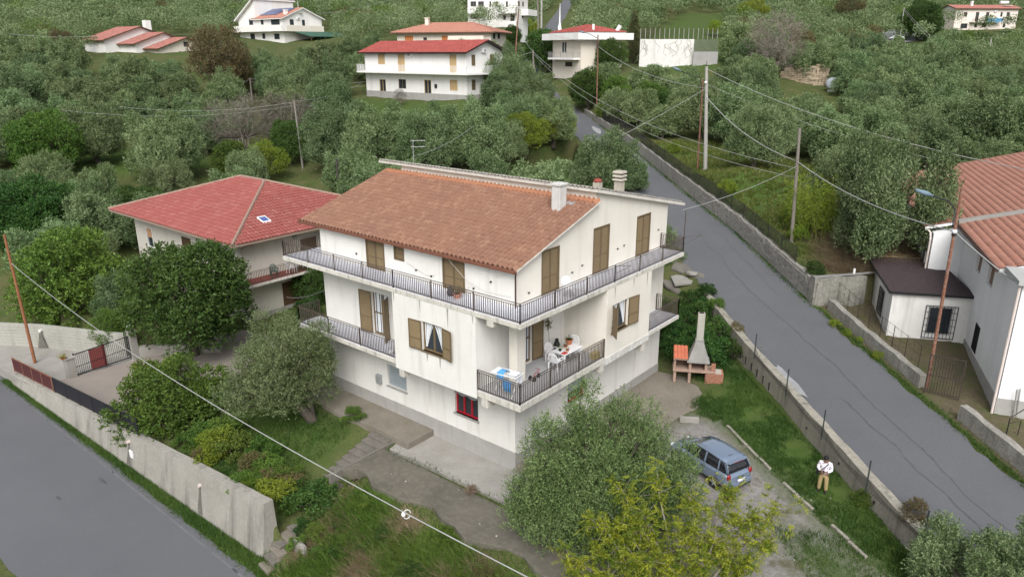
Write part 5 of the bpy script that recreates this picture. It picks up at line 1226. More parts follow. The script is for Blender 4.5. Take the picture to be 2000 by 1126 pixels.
# ------------------------------------------------------------------ main road side: garden wall, fences, gate
M_gwall = mat('garden_wall', (.335,.315,.28), .95, (.23,.218,.19), .7, .95, streak=((.10,.095,.085), 1.3, .8), fine=((.40,.385,.35), 7, .45), bump=.35, bump_scale=9)
pts = []
for y in np.arange(WALL_Y0, WALL_Y1+.3, .75):
    x = float(wall_x(y)); zt_ = float(wall_top(y)); zb = float(main_z(y))-.3
    pts.append(((x-.42+.2*(zt_+2.2 < 0), y, zb), (x-.05, y, zt_), (x+.38, y, zt_), (x+.5, y, zb)))
gw = ribbon('garden_wall', pts, 'long streaked concrete garden wall above the main road', 'wall', M_gwall, .01); wo = np.array(gw.location)
M_drip = mat('dark_drip', (.085,.08,.068), .95, (.16,.15,.13), 4, .7)
for y, zt_ in ((18.2,-1.35),(11.6,-1.35)):
    x = float(wall_x(y)); c = np.array((x-.20, y, zt_+.0))-wo
    mb = MB(); mb.tube([c+(0.15,0,0), c+(-.06,0,0)], .09, 10); mb.build('drain_outlet', mat('pipe_end', (.52,.44,.40), .7), gw)
    zb = float(main_z(y))+.1; fx = lambda z: np.interp(z, [zb-.4, float(wall_top(y))], [x-.42, x-.05])-.012
    ring = [(fx(zt_-.08), y-.05, zt_-.08), (fx(zt_-.08), y+.08, zt_-.08), (fx(zt_-.8), y+.16, zt_-.8), (fx(zb), y+.22, zb), (fx(zb), y-.22, zb), (fx(zt_-.8), y-.12, zt_-.8)]
    mb = MB(); mb.face([np.array(p)-wo for p in ring][::-1]); mb.build('drip_stain', M_drip, gw)
q = px_(267, 882, -8.95); mb = MB(); mb.box(q[0]-.30-wo[0], q[0]-.24-wo[0], q[1]-.17-wo[1], q[1]+.17-wo[1], q[2]-.2-wo[2], q[2]+.2-wo[2]); o = mb.build('plate', M_white, gw)
# panels on the wall
def panels(name, label, y0, y1, n, h, m, mframe, net=False, z_off=0.0, group=None):
    t = thing(name, label, 'fence', (float(wall_x(y0))+.12, y0, float(wall_top(y0))), group=group); o = np.array(t.location)
    for k in range(n):
        a, b = y0+(y1-y0)*k/n, y0+(y1-y0)*(k+1)/n; pa = np.array((float(wall_x(a))+.12, a, float(wall_top(a))))-o; pb = np.array((float(wall_x(b))+.12, b, float(wall_top(b))))-o
        mb = MB(); mb.bar(pa+(0,0,-.1), pa+(0,0,h+.02), .05, .05, up=(1,0,0)); mb.build('post', mframe, t)
        mb = MB(); mb.bar(pa+(0,0,h), pb+(0,0,h), .05, .05); mb.bar(pa+(0,0,.08), pb+(0,0,.08), .04, .03); mb.build('rail', mframe, t)
        mb = MB()
        if not net: mb.bar((pa+pb)/2*0+pa+(0,0,h/2+.04), pb+(0,0,h/2+.04), .012, h-.13)
        else:
            d = pb-pa
            for i in range(40): mb.bar(pa+d*(i/40)+(0,0,.1), pa+d*(i/40)+(0,0,h-.03), .022, .008, up=(1,0,0))
            for j in range(14): z = .1+(h-.13)*j/14; mb.bar(pa+(0,0,z), pb+(0,0,z), .008, .020)
        mb.build('panel', m, t, kind='stuff' if net else None)
    mb = MB(); mb.bar(pb+(0,0,-.1), pb+(0,0,h+.02), .05, .05, up=(1,0,0)); mb.build('post', mframe, t)
panels('panel_fence', 'dark red sheet metal fence on the end of the garden wall', 33.3, 27.6, 4, .95, mat('oxblood_sheet', (.085,.022,.024), .6, (.065,.02,.02), 2), M_rust)
panels('mesh_fence', 'black metal mesh fence on the garden wall beside the drive', 27.4, 17.6, 6, .95, mat('black_mesh', (.025,.025,.03), .5), M_black, True)
# gate with posts
gz0 = -1.5; gL, gR = np.array((-7.75,29.1,gz0)), np.array((-3.95,29.35,gz0))
def post(p, w_, h, label, top):
    t = thing('gate_post', label, 'post', p, group=None); mb = MB(); mb.box(-w_/2,w_/2,-w_/2,w_/2,-.3,h); mb.build('pillar', M_conc_pale, t, bevel=.015)
    mb = MB(); mb.box(-w_/2-.07,w_/2+.07,-w_/2-.07,w_/2+.07,h,h+.08); mb.build('cap', M_conc_pale, t, bevel=.01)
    if top == 'globe':
        mb = MB(); mb.lathe([(.09,h+.08),(.07,h+.16)], n=10); mb.ball((0,0,h+.32), .2, 14, 10); mb.build('globe_lamp', mat('opal_globe', (.70,.74,.72), .25), t, smooth=True)
    return t
post(gL, .5, 1.35, 'pale concrete gate post topped by a small plant', None); post(gR+(.15,0,0), .45, 1.85, 'pale concrete gate post with a white globe lamp', 'globe')
t = thing('driveway_gate', 'black iron bar gate with a rusty red middle section', 'gate', gL); d = gR-gL; Lg = np.linalg.norm(d); du = d/Lg
hA, hB = 1.45, 1.55; M_gred = mat('gate_red', (.20,.05,.045), .7)
mb = MB(); a0, a1 = du*.3, du*(Lg-.1)
mb.bar(a0+(0,0,.1), a1+(0,0,.1), .05, .05); mb.bar(a0+(0,0,hA), a1+(0,0,hB), .05, .05); mb.bar(a0+(0,0,.62), a1+(0,0,.75), .035, .03)
for f in (.3, Lg-.1): mb.bar(du*f+(0,0,.05), du*f+(0,0,hB), .06, .06, up=(1,0,0))
mb.build('gate_frame', M_black, t)
q = MB(); q.box(-.009,.009,-.009,.009,.1,hA+.02); bmk = q.mesh('bar', M_black)
n = 30
for k in range(1, n): link('bar', bmk, t, a0+(a1-a0)*k/n)
mb = MB(); mb.bar(a0+(a1-a0)*.27+(0,0,.79), a0+(a1-a0)*.52+(0,0,.79), .008, 1.3); mb.build('red_sheet', M_gred, t); 
mb = MB(); mb.bar(a0+(a1-a0)*.53+(0,0,.05), a0+(a1-a0)*.53+(0,0,hB), .14, .06, up=(0,1,0)); mb.build('meeting_stile', mat('gate_dark_red', (.06,.015,.015), .6), t)
# block wall round the drive entrance, wall running back from the gate
M_bw = mat('pale_block_wall', (.37,.36,.32), .95, (.29,.285,.25), .6, .8, streak=((.17,.165,.14), 1.4, .5), fine=((.46,.45,.41), 6, .4), bump=.4, bump_scale=8)
crv = [(-12.5,46),(-10.5,42),(-8.6,39.2),(-6.9,36.6),(-5.6,33.8),(-4.4,31.2),(-3.7,29.9)]
def curve(cr, st):
    P = [np.array(p, float) for p in cr]; D = np.cumsum([0]+[np.linalg.norm(b-a) for a, b in zip(P[:-1], P[1:])]); k = np.arange(0, D[-1]+.01, st)
    return [np.array((np.interp(d, D, [p[0] for p in P]), np.interp(d, D, [p[1] for p in P]))) for d in k]
C = curve(crv, .5); t = thing('boundary_wall', 'curved pale block wall beside the driveway entrance', 'wall', (*C[0], -1.9)); o = np.array((*C[0], -1.9))
cr = MB(); ncr = 9
for j in range(ncr):
    z0, z1 = -2.1+.235*j, -2.1+.235*(j+1)-.012
    for a, b in zip(C[:-1], C[1:]):
        dd = (b-a)/np.linalg.norm(b-a); nn = np.array((dd[1], -dd[0])); off = rnd.uniform(-.012,.012)
        A_ = [(*(a+nn*(-.1+off)), z0), (*(b+nn*(-.1+off)), z0), (*(b-nn*-.12), z0), (*(a-nn*-.12), z0)]
        cr.hexa([np.array(p)-o for p in A_], [np.array((p[0], p[1], z1))-o for p in A_])
cr.build('block_courses', M_bw, t, kind='stuff')
mb = MB(); q = np.array((-6.75,36.2,-.35))-o; mb.tube([q+(.1,.1,0), q+(-.25,-.12,0)], .1, 10); mb.build('drain_outlet', mat('pale_outlet', (.62,.60,.56), .7), t)
zz = lambda z: (-.02,-.02,z)
mb = MB(); c = np.array((-6.98,36.12,0))-o; mb.face([c+(-.02,.03,-.45), c+(.02,-.05,-.45), c+(.20,-.28,-1.6), c+(-.22,.28,-1.6)]); mb.build('drip_stain', M_drip, t)
pts = []
for k in np.arange(0, 1.01, .125):
    a = np.array((-3.5,29.2))*(1-k)+np.array((.3,25.6))*k; pts.append(((a[0]-.1,a[1]-.1,-1.7),(a[0]-.1,a[1]-.1,-.75),(a[0]+.1,a[1]+.1,-.75),(a[0]+.1,a[1]+.1,-1.7)))
ribbon('garden_wall', pts, 'short pale wall running back from the globe lamp post', 'wall', M_conc_pale, .005)
t = thing('garden_railing', 'thin black railing at the inner end of the paved drive', 'railing', (-3.2,18.6,-1.42)); railing(t, [(0,0),(1.6,-1.2),(3.2,-1.4)], 0, .85, .14, single=False)
# ------------------------------------------------------------------ vegetation
def leaf_mat(name, a, b_, trans=.25, rough=.55, hue=.025, spec=.25):
    m = bpy.data.materials.new(name); m.use_nodes = True; t = m.node_tree; L = t.links; p = t.nodes['Principled BSDF']; o = t.nodes['Material Output']
    at = _n(t, 'ShaderNodeAttribute'); at.attribute_name = 'tint'
    x = _n(t, 'ShaderNodeMix', data_type='RGBA'); x.inputs[6].default_value = (*a, 1); x.inputs[7].default_value = (*b_, 1); L.new(at.outputs['Fac'], x.inputs[0])
    oi = _n(t, 'ShaderNodeObjectInfo'); mr = _n(t, 'ShaderNodeMapRange'); mr.inputs['To Min'].default_value = .5-hue; mr.inputs['To Max'].default_value = .5+hue*.7; L.new(oi.outputs['Random'], mr.inputs[0])
    mv = _n(t, 'ShaderNodeMapRange'); mv.inputs['To Min'].default_value = .78; mv.inputs['To Max'].default_value = 1.2
    mm = _n(t, 'ShaderNodeMath', operation='FRACT'); m7 = _n(t, 'ShaderNodeMath', operation='MULTIPLY'); m7.inputs[1].default_value = 7.31; L.new(oi.outputs['Random'], m7.inputs[0]); L.new(m7.outputs[0], mm.inputs[0]); L.new(mm.outputs[0], mv.inputs[0])
    hs_ = _n(t, 'ShaderNodeHueSaturation'); L.new(mr.outputs[0], hs_.inputs['Hue']); L.new(mv.outputs[0], hs_.inputs['Value']); L.new(x.outputs[2], hs_.inputs['Color'])
    L.new(hs_.outputs[0], p.inputs['Base Color']); p.inputs['Roughness'].default_value = rough; p.inputs['Specular IOR Level'].default_value = spec
    tr = _n(t, 'ShaderNodeBsdfTranslucent'); L.new(hs_.outputs[0], tr.inputs['Color']); ms = _n(t, 'ShaderNodeMixShader'); ms.inputs[0].default_value = trans
    L.new(p.outputs[0], ms.inputs[1]); L.new(tr.outputs[0], ms.inputs[2]); L.new(ms.outputs[0], o.inputs['Surface']); return m
LM_olive = leaf_mat('olive_leaf', (.056,.105,.028), (.29,.37,.185), trans=.2, hue=.022)
LM_olive_near = leaf_mat('near_olive_leaf', (.038,.078,.018), (.25,.335,.13), trans=.15, hue=.0)
LM_dark = leaf_mat('dark_leaf', (.022,.062,.012), (.085,.155,.034))
LM_green = leaf_mat('green_leaf', (.050,.105,.016), (.15,.23,.04))
LM_lime = leaf_mat('lime_leaf', (.10,.16,.016), (.25,.31,.035))
LM_yellow = leaf_mat('yellow_leaf', (.15,.15,.02), (.36,.31,.035), hue=.02)
LM_brown = leaf_mat('brown_leaf', (.095,.085,.034), (.18,.15,.065), hue=.02)
LM_twig = leaf_mat('bare_twig', (.13,.105,.085), (.20,.17,.145), trans=0, hue=.01)
LM_dry = leaf_mat('dry_stalk', (.20,.15,.085), (.40,.32,.20), hue=.01)
LM_grass = leaf_mat('grass_blade', (.022,.062,.010), (.105,.165,.035), hue=.02)
M_bark = mat('bark', (.115,.095,.075), .95, (.07,.06,.048), 6, .9, fine=((.19,.17,.145), 12, .5), bump=.8, bump_scale=25, obj=True)
M_bark_pale = mat('pale_bark', (.26,.235,.20), .9, (.17,.15,.125), 8, .8, obj=True)
def unit(v): return v/(np.linalg.norm(v, axis=-1, keepdims=True)+1e-9)
def sprigs(P, D, per, slen, ll, lw, r, spread=.9, tint=None, tvar=.35):
    """leaves along short twigs: P (n,3) twig feet, D (n,3) directions -> V, F, tint"""
    n = len(P); k = np.tile(np.arange(per), n); i = np.repeat(np.arange(n), per)
    base = P[i]+D[i]*((k+.5)/per*slen)[:, None]*r.uniform(.7, 1.2, (n*per, 1))
    ld = unit(D[i]*.55+r.normal(0, spread, (n*per, 3))); sd_ = unit(np.cross(ld, r.normal(0, 1, (n*per, 3))))
    L = ll*r.uniform(.65, 1.25, (n*per, 1)); W = lw*r.uniform(.7, 1.2, (n*per, 1))
    V = np.stack([base, base+ld*L*.45+sd_*W/2, base+ld*L, base+ld*L*.45-sd_*W/2], 1).reshape(-1, 3)
    F = np.arange(n*per*4).reshape(-1, 4)
    t = (tint if tint is not None else r.uniform(0, 1, n))[i]+r.uniform(-tvar, tvar, n*per)
    return V, F, np.clip(t, 0, 1)
def lobes_to_sprigs(lobes, n, r, shell=(.74, 1.10), up=.6, fill=.10):
    c = np.array([l[:3] for l in lobes]); R = np.array([l[3] for l in lobes]); w_ = R**2; w_ /= w_.sum()
    i = r.choice(len(lobes), n, p=w_); d = unit(r.normal(0, 1, (n, 3))+np.array((0, 0, .35)))
    rad = R[i]*r.uniform(shell[0], shell[1], n); q = r.random(n) < fill; rad[q] *= r.uniform(.2, .9, q.sum())
    P = c[i]+d*rad[:, None]*np.array((1, 1, .85)); D = unit(d*.8+np.array((0, 0, up))+r.normal(0, .3, (n, 3)))
    lob = r.uniform(0, 1, len(lobes))
    ctr = c.mean(0)
    tint = np.clip(.34*lob[i]+.38*r.random(n)+.05, 0, 1)
    return P, D, tint
def crown_lobes(R, Hc, flat, n, r, rl=(.28, .46), hollow=.35, lean=(0, 0)):
    """lobes over an uneven ellipsoid of radius R, half height R*flat, centre height Hc"""
    o = []; tries = 0
    while len(o) < n and tries < 4000:
        tries += 1
        d = unit(r.normal(0, 1, 3)); 
        if d[2] < -.72: continue
        q = r.uniform(hollow, 1)**.6; rr = r.uniform(*rl)*R
        p = d*np.array((R-rr*.6, R-rr*.6, R*flat-rr*.4))*q+np.array((lean[0], lean[1], Hc))
        if any(np.linalg.norm(p-np.array(k[:3])) < .55*(rr+k[3]) for k in o): continue
        o.append((*p, rr))
    return o
def trunk_mesh(name, lobes, r, h0=.9, rad=.17, fork=3, m=None, wig=.12):
    mb = MB(); base = np.array((0, 0, -.3)); top = np.array((r.uniform(-.2, .2), r.uniform(-.2, .2), h0))
    mid = (base+top)/2+np.array((r.uniform(-.12, .12), r.uniform(-.12, .12), 0))
    mb.tube([base, (0,0,.05), mid, top], [rad*1.55, rad*1.3, rad, rad*.95], 9)
    L = sorted(lobes, key=lambda l: -l[3])[:max(8, len(lobes)*2//3)]
    cen = [np.array((math.cos(a), math.sin(a), 0)) for a in np.arange(fork)*2*math.pi/fork+r.uniform(0, 6)]
    Hc = np.mean([l[2] for l in lobes])
    forks = []
    for c in cen:
        e = top+c*.35*(np.mean([l[3] for l in lobes])+.5)+np.array((0, 0, (Hc-h0)*.5)); k = (top+e)/2+r.normal(0, wig, 3)
        mb.tube([top-(0,0,.05), k, e], [rad*.72, rad*.55, rad*.42], 7); forks.append(e)
    for l in L:
        p = np.array(l[:3]); f = min(forks, key=lambda e: np.linalg.norm(e-p)); k = (f+p)/2+r.normal(0, wig, 3)+np.array((0, 0, -.1))
        mb.tube([f, k, p], [rad*.36, rad*.22, rad*.08], 5)
        for _ in range(2):
            q = p+unit(r.normal(0, 1, 3))*l[3]*.9; mb.tube([(k+p)/2, p*.4+q*.6, q], [rad*.14, rad*.09, rad*.03], 4, cap=False)
    return mb.mesh(name, m or M_bark, smooth=True)
def plumes(R, n, seed, z0=.9, zt=(3.6, 5.4), wide=1.0):
    """upright masses of shoots standing round the limbs: an uneven olive crown"""
    r = np.random.default_rng(seed); o = []
    for j in range(n):
        a = j*2.4+r.uniform(-.5, .5); q = (R-1.0*wide)*math.sqrt((j+.3)/n); cx, cy = q*math.cos(a), q*math.sin(a); w_ = r.uniform(.8, 1.2)*wide; top = r.uniform(*zt)*(1-.30*(q/R)**2); b0 = z0+r.uniform(-.1, .5); m = max(4, int((top-b0)/.5))
        for k in range(m):
            f = (k+.5)/m; rr = w_*(1-.5*f**2)*r.uniform(.8, 1.1); t = r.uniform(0, 6.28); d = w_*(.7-.5*f)*r.uniform(.2, 1); o.append((cx+d*math.cos(t), cy+d*math.sin(t), b0+(top-b0)*f, rr*.66))
    return o
class Kind:
    def __init__(s, name, lm, seed, R=1.0*3.2, Hc=2.85, flat=.85, nl=20, ns=2200, per=8, slen=.36, ll=.16, lw=.055, rad=.2, h0=1.1, bark=None, rl=(.20,.34), hollow=.5, up=.8, shell=(.78,1.12), fill=.05, spread=.75, lobes=None, fork=3):
        r = np.random.default_rng(seed); s.name = name; s.R, s.Hc = R, Hc
        lb = lobes or crown_lobes(R, Hc, flat, nl, r, rl, hollow); P, D, t = lobes_to_sprigs(lb, ns, r, shell, up, fill)
        V, F, T = sprigs(P, D, per, slen, ll, lw, r, spread, t); s.crown = np_mesh('crown', V, F, lm, fattr=('tint', T)); s.trunk = trunk_mesh('trunk', lb, r, h0, rad, fork, bark)
    def put(s, loc, scale, rot, label, cat='tree', group=None, name=None):
        t = thing(name or s.name, label, cat, loc, rot, group); t.scale = (scale,)*3 if not hasattr(scale, '__len__') else scale
        link('crown', s.crown, t); link('trunk', s.trunk, t); return t
OL_MID = [Kind('olive_tree', LM_olive, 100+i, R=2.85, ns=4000, per=8, ll=.20, lw=.07, slen=.42, up=1.1, lobes=plumes(3.2, 8+i % 4, 700+i)) for i in range(6)]
OL_NEAR = [Kind('olive_tree', LM_olive, 200+i, R=2.85, ns=8200, per=9, ll=.14, lw=.047, slen=.42, up=1.1, lobes=plumes(3.2, 9+i, 720+i)) for i in range(4)]
BR_DARK = [Kind('broadleaf_tree', LM_dark, 300+i, nl=34, ns=5600, per=8, ll=.16, lw=.09, flat=.92, Hc=2.95, hollow=.55, up=.3) for i in range(2)]
BR_GREEN = [Kind('broadleaf_tree', LM_green, 320+i, nl=28, ns=3800, per=8, ll=.17, lw=.09, flat=.9, up=.5) for i in range(3)]
BR_LIME = [Kind('fruit_tree', LM_lime, 340+i, nl=22, ns=2400, per=7, ll=.17, lw=.08, flat=.8) for i in range(2)]
BR_BROWN = [Kind('autumn_tree', LM_brown, 360+i, nl=26, ns=2600, per=7, ll=.17, lw=.08, flat=1.0, Hc=4.0, fill=.3) for i in range(2)]
SH_GREEN = [Kind('shrub', LM_green, 400+i, R=1.0, Hc=.6, flat=.75, nl=14, ns=900, per=6, slen=.16, ll=.10, lw=.05, rad=.05, h0=.15) for i in range(3)]
SH_DARK = [Kind('shrub', LM_dark, 420+i, R=1.0, Hc=.6, flat=.75, nl=14, ns=900, per=6, slen=.16, ll=.10, lw=.055, rad=.05, h0=.15) for i in range(2)]
SH_LIME = [Kind('shrub', LM_lime, 440+i, R=1.0, Hc=.65, flat=.8, nl=14, ns=700, per=6, slen=.2, ll=.11, lw=.05, rad=.04, h0=.15) for i in range(2)]
SH_OLIVE = [Kind('shrub', LM_olive, 460+i, R=1.0, Hc=.6, flat=.8, nl=14, ns=900, per=6, slen=.18, ll=.09, lw=.03, rad=.05, h0=.15) for i in range(2)]
SH_BROWN = [Kind('shrub', LM_brown, 480+i, R=1.0, Hc=.6, flat=.8, nl=14, ns=650, per=6, slen=.2, ll=.11, lw=.045, rad=.04, h0=.15) for i in range(2)]
# bare trees: twigs only
class Bare(Kind):
    def __init__(s, name, seed, R=3.2, Hc=3.4, n=900, m=None, flat=1.0):
        r = np.random.default_rng(seed); s.name = name; s.R, s.Hc = R, Hc; lb = crown_lobes(R, Hc, flat, 26, r, (.25, .4), .3)
        P = []; D = []
        for l in lb:
            k = n//26; d = unit(r.normal(0, 1, (k, 3))+np.array((0, 0, .7))); P.append(np.array(l[:3])+d*l[3]*r.uniform(.0, .8, (k, 1))); D.append(unit(d+np.array((0, 0, .5))))
        P = np.concatenate(P); D = np.concatenate(D); V, F, T = sprigs(P, D, 5, .7, .75, .026, r, .5); s.crown = np_mesh('twigs', V, F, m or LM_twig, fattr=('tint', T)); s.trunk = trunk_mesh('trunk', lb, r, .5, .13, 5, M_bark_pale)
BARE = [Bare('bare_tree', 500), Bare('bare_tree', 501, n=700)]
def tall(name, lm, seed, R, H_, ns, ll, lw, label=None, taper=1.0, per=7):
    r = np.random.default_rng(seed); lb = []
    for i in range(22):
        f = (i+.5)/22; rr = R*(1-f*.8*taper)*r.uniform(.6, .9); a = r.uniform(0, 6.28); lb.append((math.cos(a)*R*.35*(1-f), math.sin(a)*R*.35*(1-f), .4+f*(H_-.6), max(.25, rr)))
    k = Kind(name, lm, seed, R=R, Hc=H_/2, lobes=lb, ns=ns, per=per, ll=ll, lw=lw, slen=.25, up=.8, rad=.12, h0=.4); return k
CYP = tall('cypress', leaf_mat('cypress_leaf', (.040,.050,.018), (.095,.095,.035)), 520, 1.9, 9.0, 3000, .2, .06, taper=.8)
POP = tall('yellow_poplar', LM_yellow, 521, .8, 3.6, 500, .16, .1)

taken = []                                                    # (x, y, crown radius)
def place(kind, u, vc, wpx, label, cat='tree', D=None, group=None, rot=None, sy=1.0, name=None, dz=0.0):
    """stands a tree so that its crown, wpx photograph pixels wide, is seen round (u, vc)"""
    c, d = ray(u, vc); hit = None
    rng_ = [D] if D else np.arange(22, 380, .5)
    for k in rng_:
        p = c+d*k; s_ = wpx*k/FPX/2/kind.R
        g = hz(p[0], p[1])
        if D or p[2]-g < kind.Hc*s_*sy: hit = (p, s_, g, k); break
    p, s_, g, k = hit; z = g+dz if not D else p[2]-kind.Hc*s_*sy
    if D: z = max(min(z, g+.15), g-.6*s_*kind.Hc)
    taken.append((p[0], p[1], s_*kind.R)); kind_ = kind
    return kind.put((p[0], p[1], z), (s_, s_, s_*sy), rnd.uniform(0, 6.28) if rot is None else rot, label, cat, group, name)

# --- foreground olive in front of the house corner, built leaf by leaf
r = np.random.default_rng(31)
lb = []
def plume(x, y, z0, z1, w_, n):                                 # one upright mass of shoots
    for k in range(n):
        f = (k+.5)/n; rr = w_*(1-.55*f**2)*r.uniform(.8, 1.1); a = r.uniform(0, 6.28); q = w_*(.75-.5*f)*r.uniform(.3, 1)
        lb.append((x+q*math.cos(a), y+q*math.sin(a), z0+(z1-z0)*f, rr*.62))
for x, y, z0, z1, w_, n in ((-.2,.55,1.6,6.2,1.15,16),(.75,-.35,1.8,5.7,1.1,14),(-1.25,1.5,1.3,4.9,1.1,13),(1.3,-1.35,1.4,5.2,1.1,13),(-1.7,.3,1.0,3.7,1.1,11),(-.7,-1.0,1.0,4.4,1.15,12),(.55,1.35,1.2,4.6,1.0,10),(1.2,-2.7,1.0,3.7,1.0,11),(.2,-2.2,.9,3.4,1.0,10),(2.0,-2.6,1.2,3.9,.85,9),(-1.3,-.9,.8,2.8,1.0,8),(1.9,-.4,1.4,4.3,.9,9)): plume(x, y, z0, z1, w_, n)
for x, y in ((-2.3,1.2),(-2.1,2.2),(-1.9,-.6),(-2.4,.2),(-1.2,-1.9)): plume(x, y, .6, 2.6, .85, 7)
P, D_, t_ = lobes_to_sprigs(lb, 15000, r, (.80, 1.18), 1.3, .04); V, F, T = sprigs(P, D_, 12, .42, .10, .032, r, .55, t_)
T0 = thing('olive_tree', 'biggest olive tree, standing before the house corner with a dense silvery crown', 'tree', (-1.4,-5.15,-.35)); link('crown', np_mesh('crown', V, F, LM_olive_near, fattr=('tint', T)), T0); link('trunk', trunk_mesh('trunk', lb, r, 1.0, .24, 4), T0); taken.append((-1.1,-5.5,3.6))
# --- olive left of the house with a leaning trunk
lb = [(x-.5, y+.45, z, q) for x, y, z, q in plumes(3.2, 10, 57, z0=1.3, zt=(4.6, 5.9))]; lb += [(.2,-.9,4.4,.7),(.5,-1.2,5.0,.55),(-2.6,1.4,2.2,.7),(-3.0,2.1,1.7,.6)]
P, D_, t_ = lobes_to_sprigs(lb, 8200, r, (.76, 1.15), .9, .05); V, F, T = sprigs(P, D_, 11, .42, .108, .035, r, .62, t_)
T0 = thing('olive_tree', 'olive tree with a twisted leaning trunk beside the left balconies', 'tree', (-3.0,11.6,-.55)); link('crown', np_mesh('crown', V, F, LM_olive, fattr=('tint', T)), T0)
mb = MB(); mb.tube([(.35,-.5,-.3),(.15,-.2,.35),(-.1,.1,.9),(-.3,.4,1.5)], [.34,.27,.22,.2], 9); mb.tube([(.25,-.35,.1),(.6,.3,.9),(.3,.6,1.8)], [.2,.15,.11], 8)
for l in lb[::2]: p = np.array(l[:3]); k = p*.45+np.array((-.2,.3,1.0)); mb.tube([(-.25,.35,1.35), k, p], [.11,.07,.02], 5)
tm = mb.mesh('trunk', M_bark, True); link('trunk', tm, T0); taken.append((-3,11.6,2.9))
# --- yellowing tree with feathered leaves at the bottom of the picture
def feather_tree(loc, label, tips, seed, lm, nleaf=170, spread=1.0):
    r = np.random.default_rng(seed); t = thing('feather_leaf_tree', label, 'tree', loc); mb = MB(); feet = []
    root = np.array((0, 0, -.3)); fork = np.array((0, 0, .7)); mb.tube([root, fork], [.1, .085], 8)
    for tip in tips:
        tip = np.array(tip, float); k = fork*.5+tip*.5+r.normal(0, .15, 3)-np.array((0,0,.1)); k2 = fork*.15+tip*.85+r.normal(0, .08, 3)
        mb.tube([fork, k, k2, tip], [.055, .036, .02, .008], 6); seg = [k, k2, tip]
        for j in range(int(nleaf/len(tips))):
            q = r.random(); a = (seg[0]*(1-q)+seg[1]*q) if r.random() < .45 else (seg[1]*(1-q)+seg[2]*q)
            if r.random() < .5:
                b2 = a+unit(r.normal(0, 1, 3)+np.array((0,0,.4)))*r.uniform(.3, .8)*spread; mb.tube([a, b2], [.012, .005], 4, cap=False); a = b2
            feet.append(a)
    br = mb.build('branches', M_bark_pale, t, smooth=True)
    V = []; F = []; T = []
    for a in feet:
        n_ = r.integers(2, 5)
        for _ in range(n_):
            d = unit(r.normal(0, 1, 3)+np.array((0, 0, .15))); L = r.uniform(.28, .48); side = unit(np.cross(d, (0, 0, 1))); tt = r.random(); pairs = 8
            for k in range(pairs):
                f = (k+.8)/pairs; c = a+d*L*f+np.array((0, 0, -.28*L*f*f))
                for sg in (-1, 1):
                    ld = unit(side*sg+d*.45+np.array((0, 0, -.25))+r.normal(0, .12, 3)); l = .105*(1-.35*abs(f-.5)); w_ = unit(np.cross(ld, (0, 0, 1))+r.normal(0,.5,3))*.042/2; b0 = len(V)
                    V += [c, c+ld*l*.5+w_, c+ld*l, c+ld*l*.5-w_]; F.append((b0, b0+1, b0+2, b0+3)); T.append(np.clip(tt+r.uniform(-.2, .2), 0, 1))
    link('leaves', np_mesh('leaves', V, F, lm, fattr=('tint', T)), t, kind='stuff'); return t
LM_rob = leaf_mat('feather_leaf', (.07,.125,.012), (.33,.35,.03), hue=.0, trans=.3)
_root = pz(1335, 1235, -.5)
tips = [pz(u, v, z)-_root for u, v, z in ((1150,1010,2.4),(1105,1090,1.6),(1215,955,3.2),(1285,925,3.7),(1350,962,3.5),(1425,948,3.6),(1480,1000,3.0),(1525,985,3.2),(1505,1060,2.3),(1255,1000,2.8),(1335,1030,2.6),(1400,1040,2.6),(1180,1080,1.9),(1245,1090,2.0),(1305,1100,2.0),(1455,1100,1.9),(1375,1105,2.0),(1130,1130,1.3),(1210,1020,2.4),(1440,1000,3.0))]
feather_tree(tuple(_root), 'yellowing tree with feathered leaves and pale branches before the big olive', tips, 41, LM_rob, 760)
place(OL_NEAR[0], 1935, 1122, 270, 'olive tree cut off by the bottom right corner, over the road', D=24)
# --- garden trees and shrubs at the left
place(BR_DARK[0], 364, 585, 246, 'dense dark green citrus tree before the red roofed house', D=47, sy=.95)
place(BR_GREEN[0], 150, 552, 225, 'yellow green fruit tree rising behind the pale block wall', sy=.95, D=55)
place(BR_DARK[1], 232, 560, 95, 'dark leafy tree between the fruit tree and the citrus tree', D=56, sy=1.1)
place(BR_DARK[1], 72, 430, 170, 'dark round tree behind the fruit tree, by the left edge', D=68)
place(BR_GREEN[1], 215, 610, 80, 'small green tree under the citrus tree, by the gate', D=49)
place(BR_GREEN[2], 330, 785, 225, 'broad bushy tree hanging over the streaked garden wall', D=39.5, sy=.8)
place(SH_GREEN[1], 300, 715, 100, 'light green shrub on the drive behind the bushy tree', 'shrub', D=42)
for u, v, w_, kd, lab in ((455,880,85,SH_GREEN[2],'low green clump beside the reddish bramble'),(520,915,60,SH_GREEN[1],'green bramble spilling towards the end of the garden wall'),(400,850,70,SH_GREEN[0],'green bramble right under the bushy tree'),(490,905,62,SH_BROWN[0],'reddish bramble clump sprawling on top of the garden wall'),(420,872,80,SH_LIME[1],'yellow green bramble clump on top of the garden wall'),(515,880,70,SH_GREEN[0],'green bramble clump at the end of the garden wall'),(440,845,80,SH_GREEN[1],'dark green clump under the bushy tree'),(610,985,110,SH_DARK[0],'dense green ivy mound at the head of the bank'),(665,965,70,SH_GREEN[2],'small green mound below the stair'),(690,820,50,SH_GREEN[0],'low green bush by the top of the stair')):
    place(kd, u, v, w_, lab, 'shrub', sy=.8)
place(BR_DARK[0], 612, 560, 90, 'dark tree in the gap between the two houses', D=56)
place(SH_DARK[1], 596, 540, 60, 'dark climbing shrub behind the wall corner of the main house', 'shrub', D=52)
place(BR_DARK[0], 265, 372, 110, 'dark green orange tree at the back of the red roofed house', D=70, sy=.75)
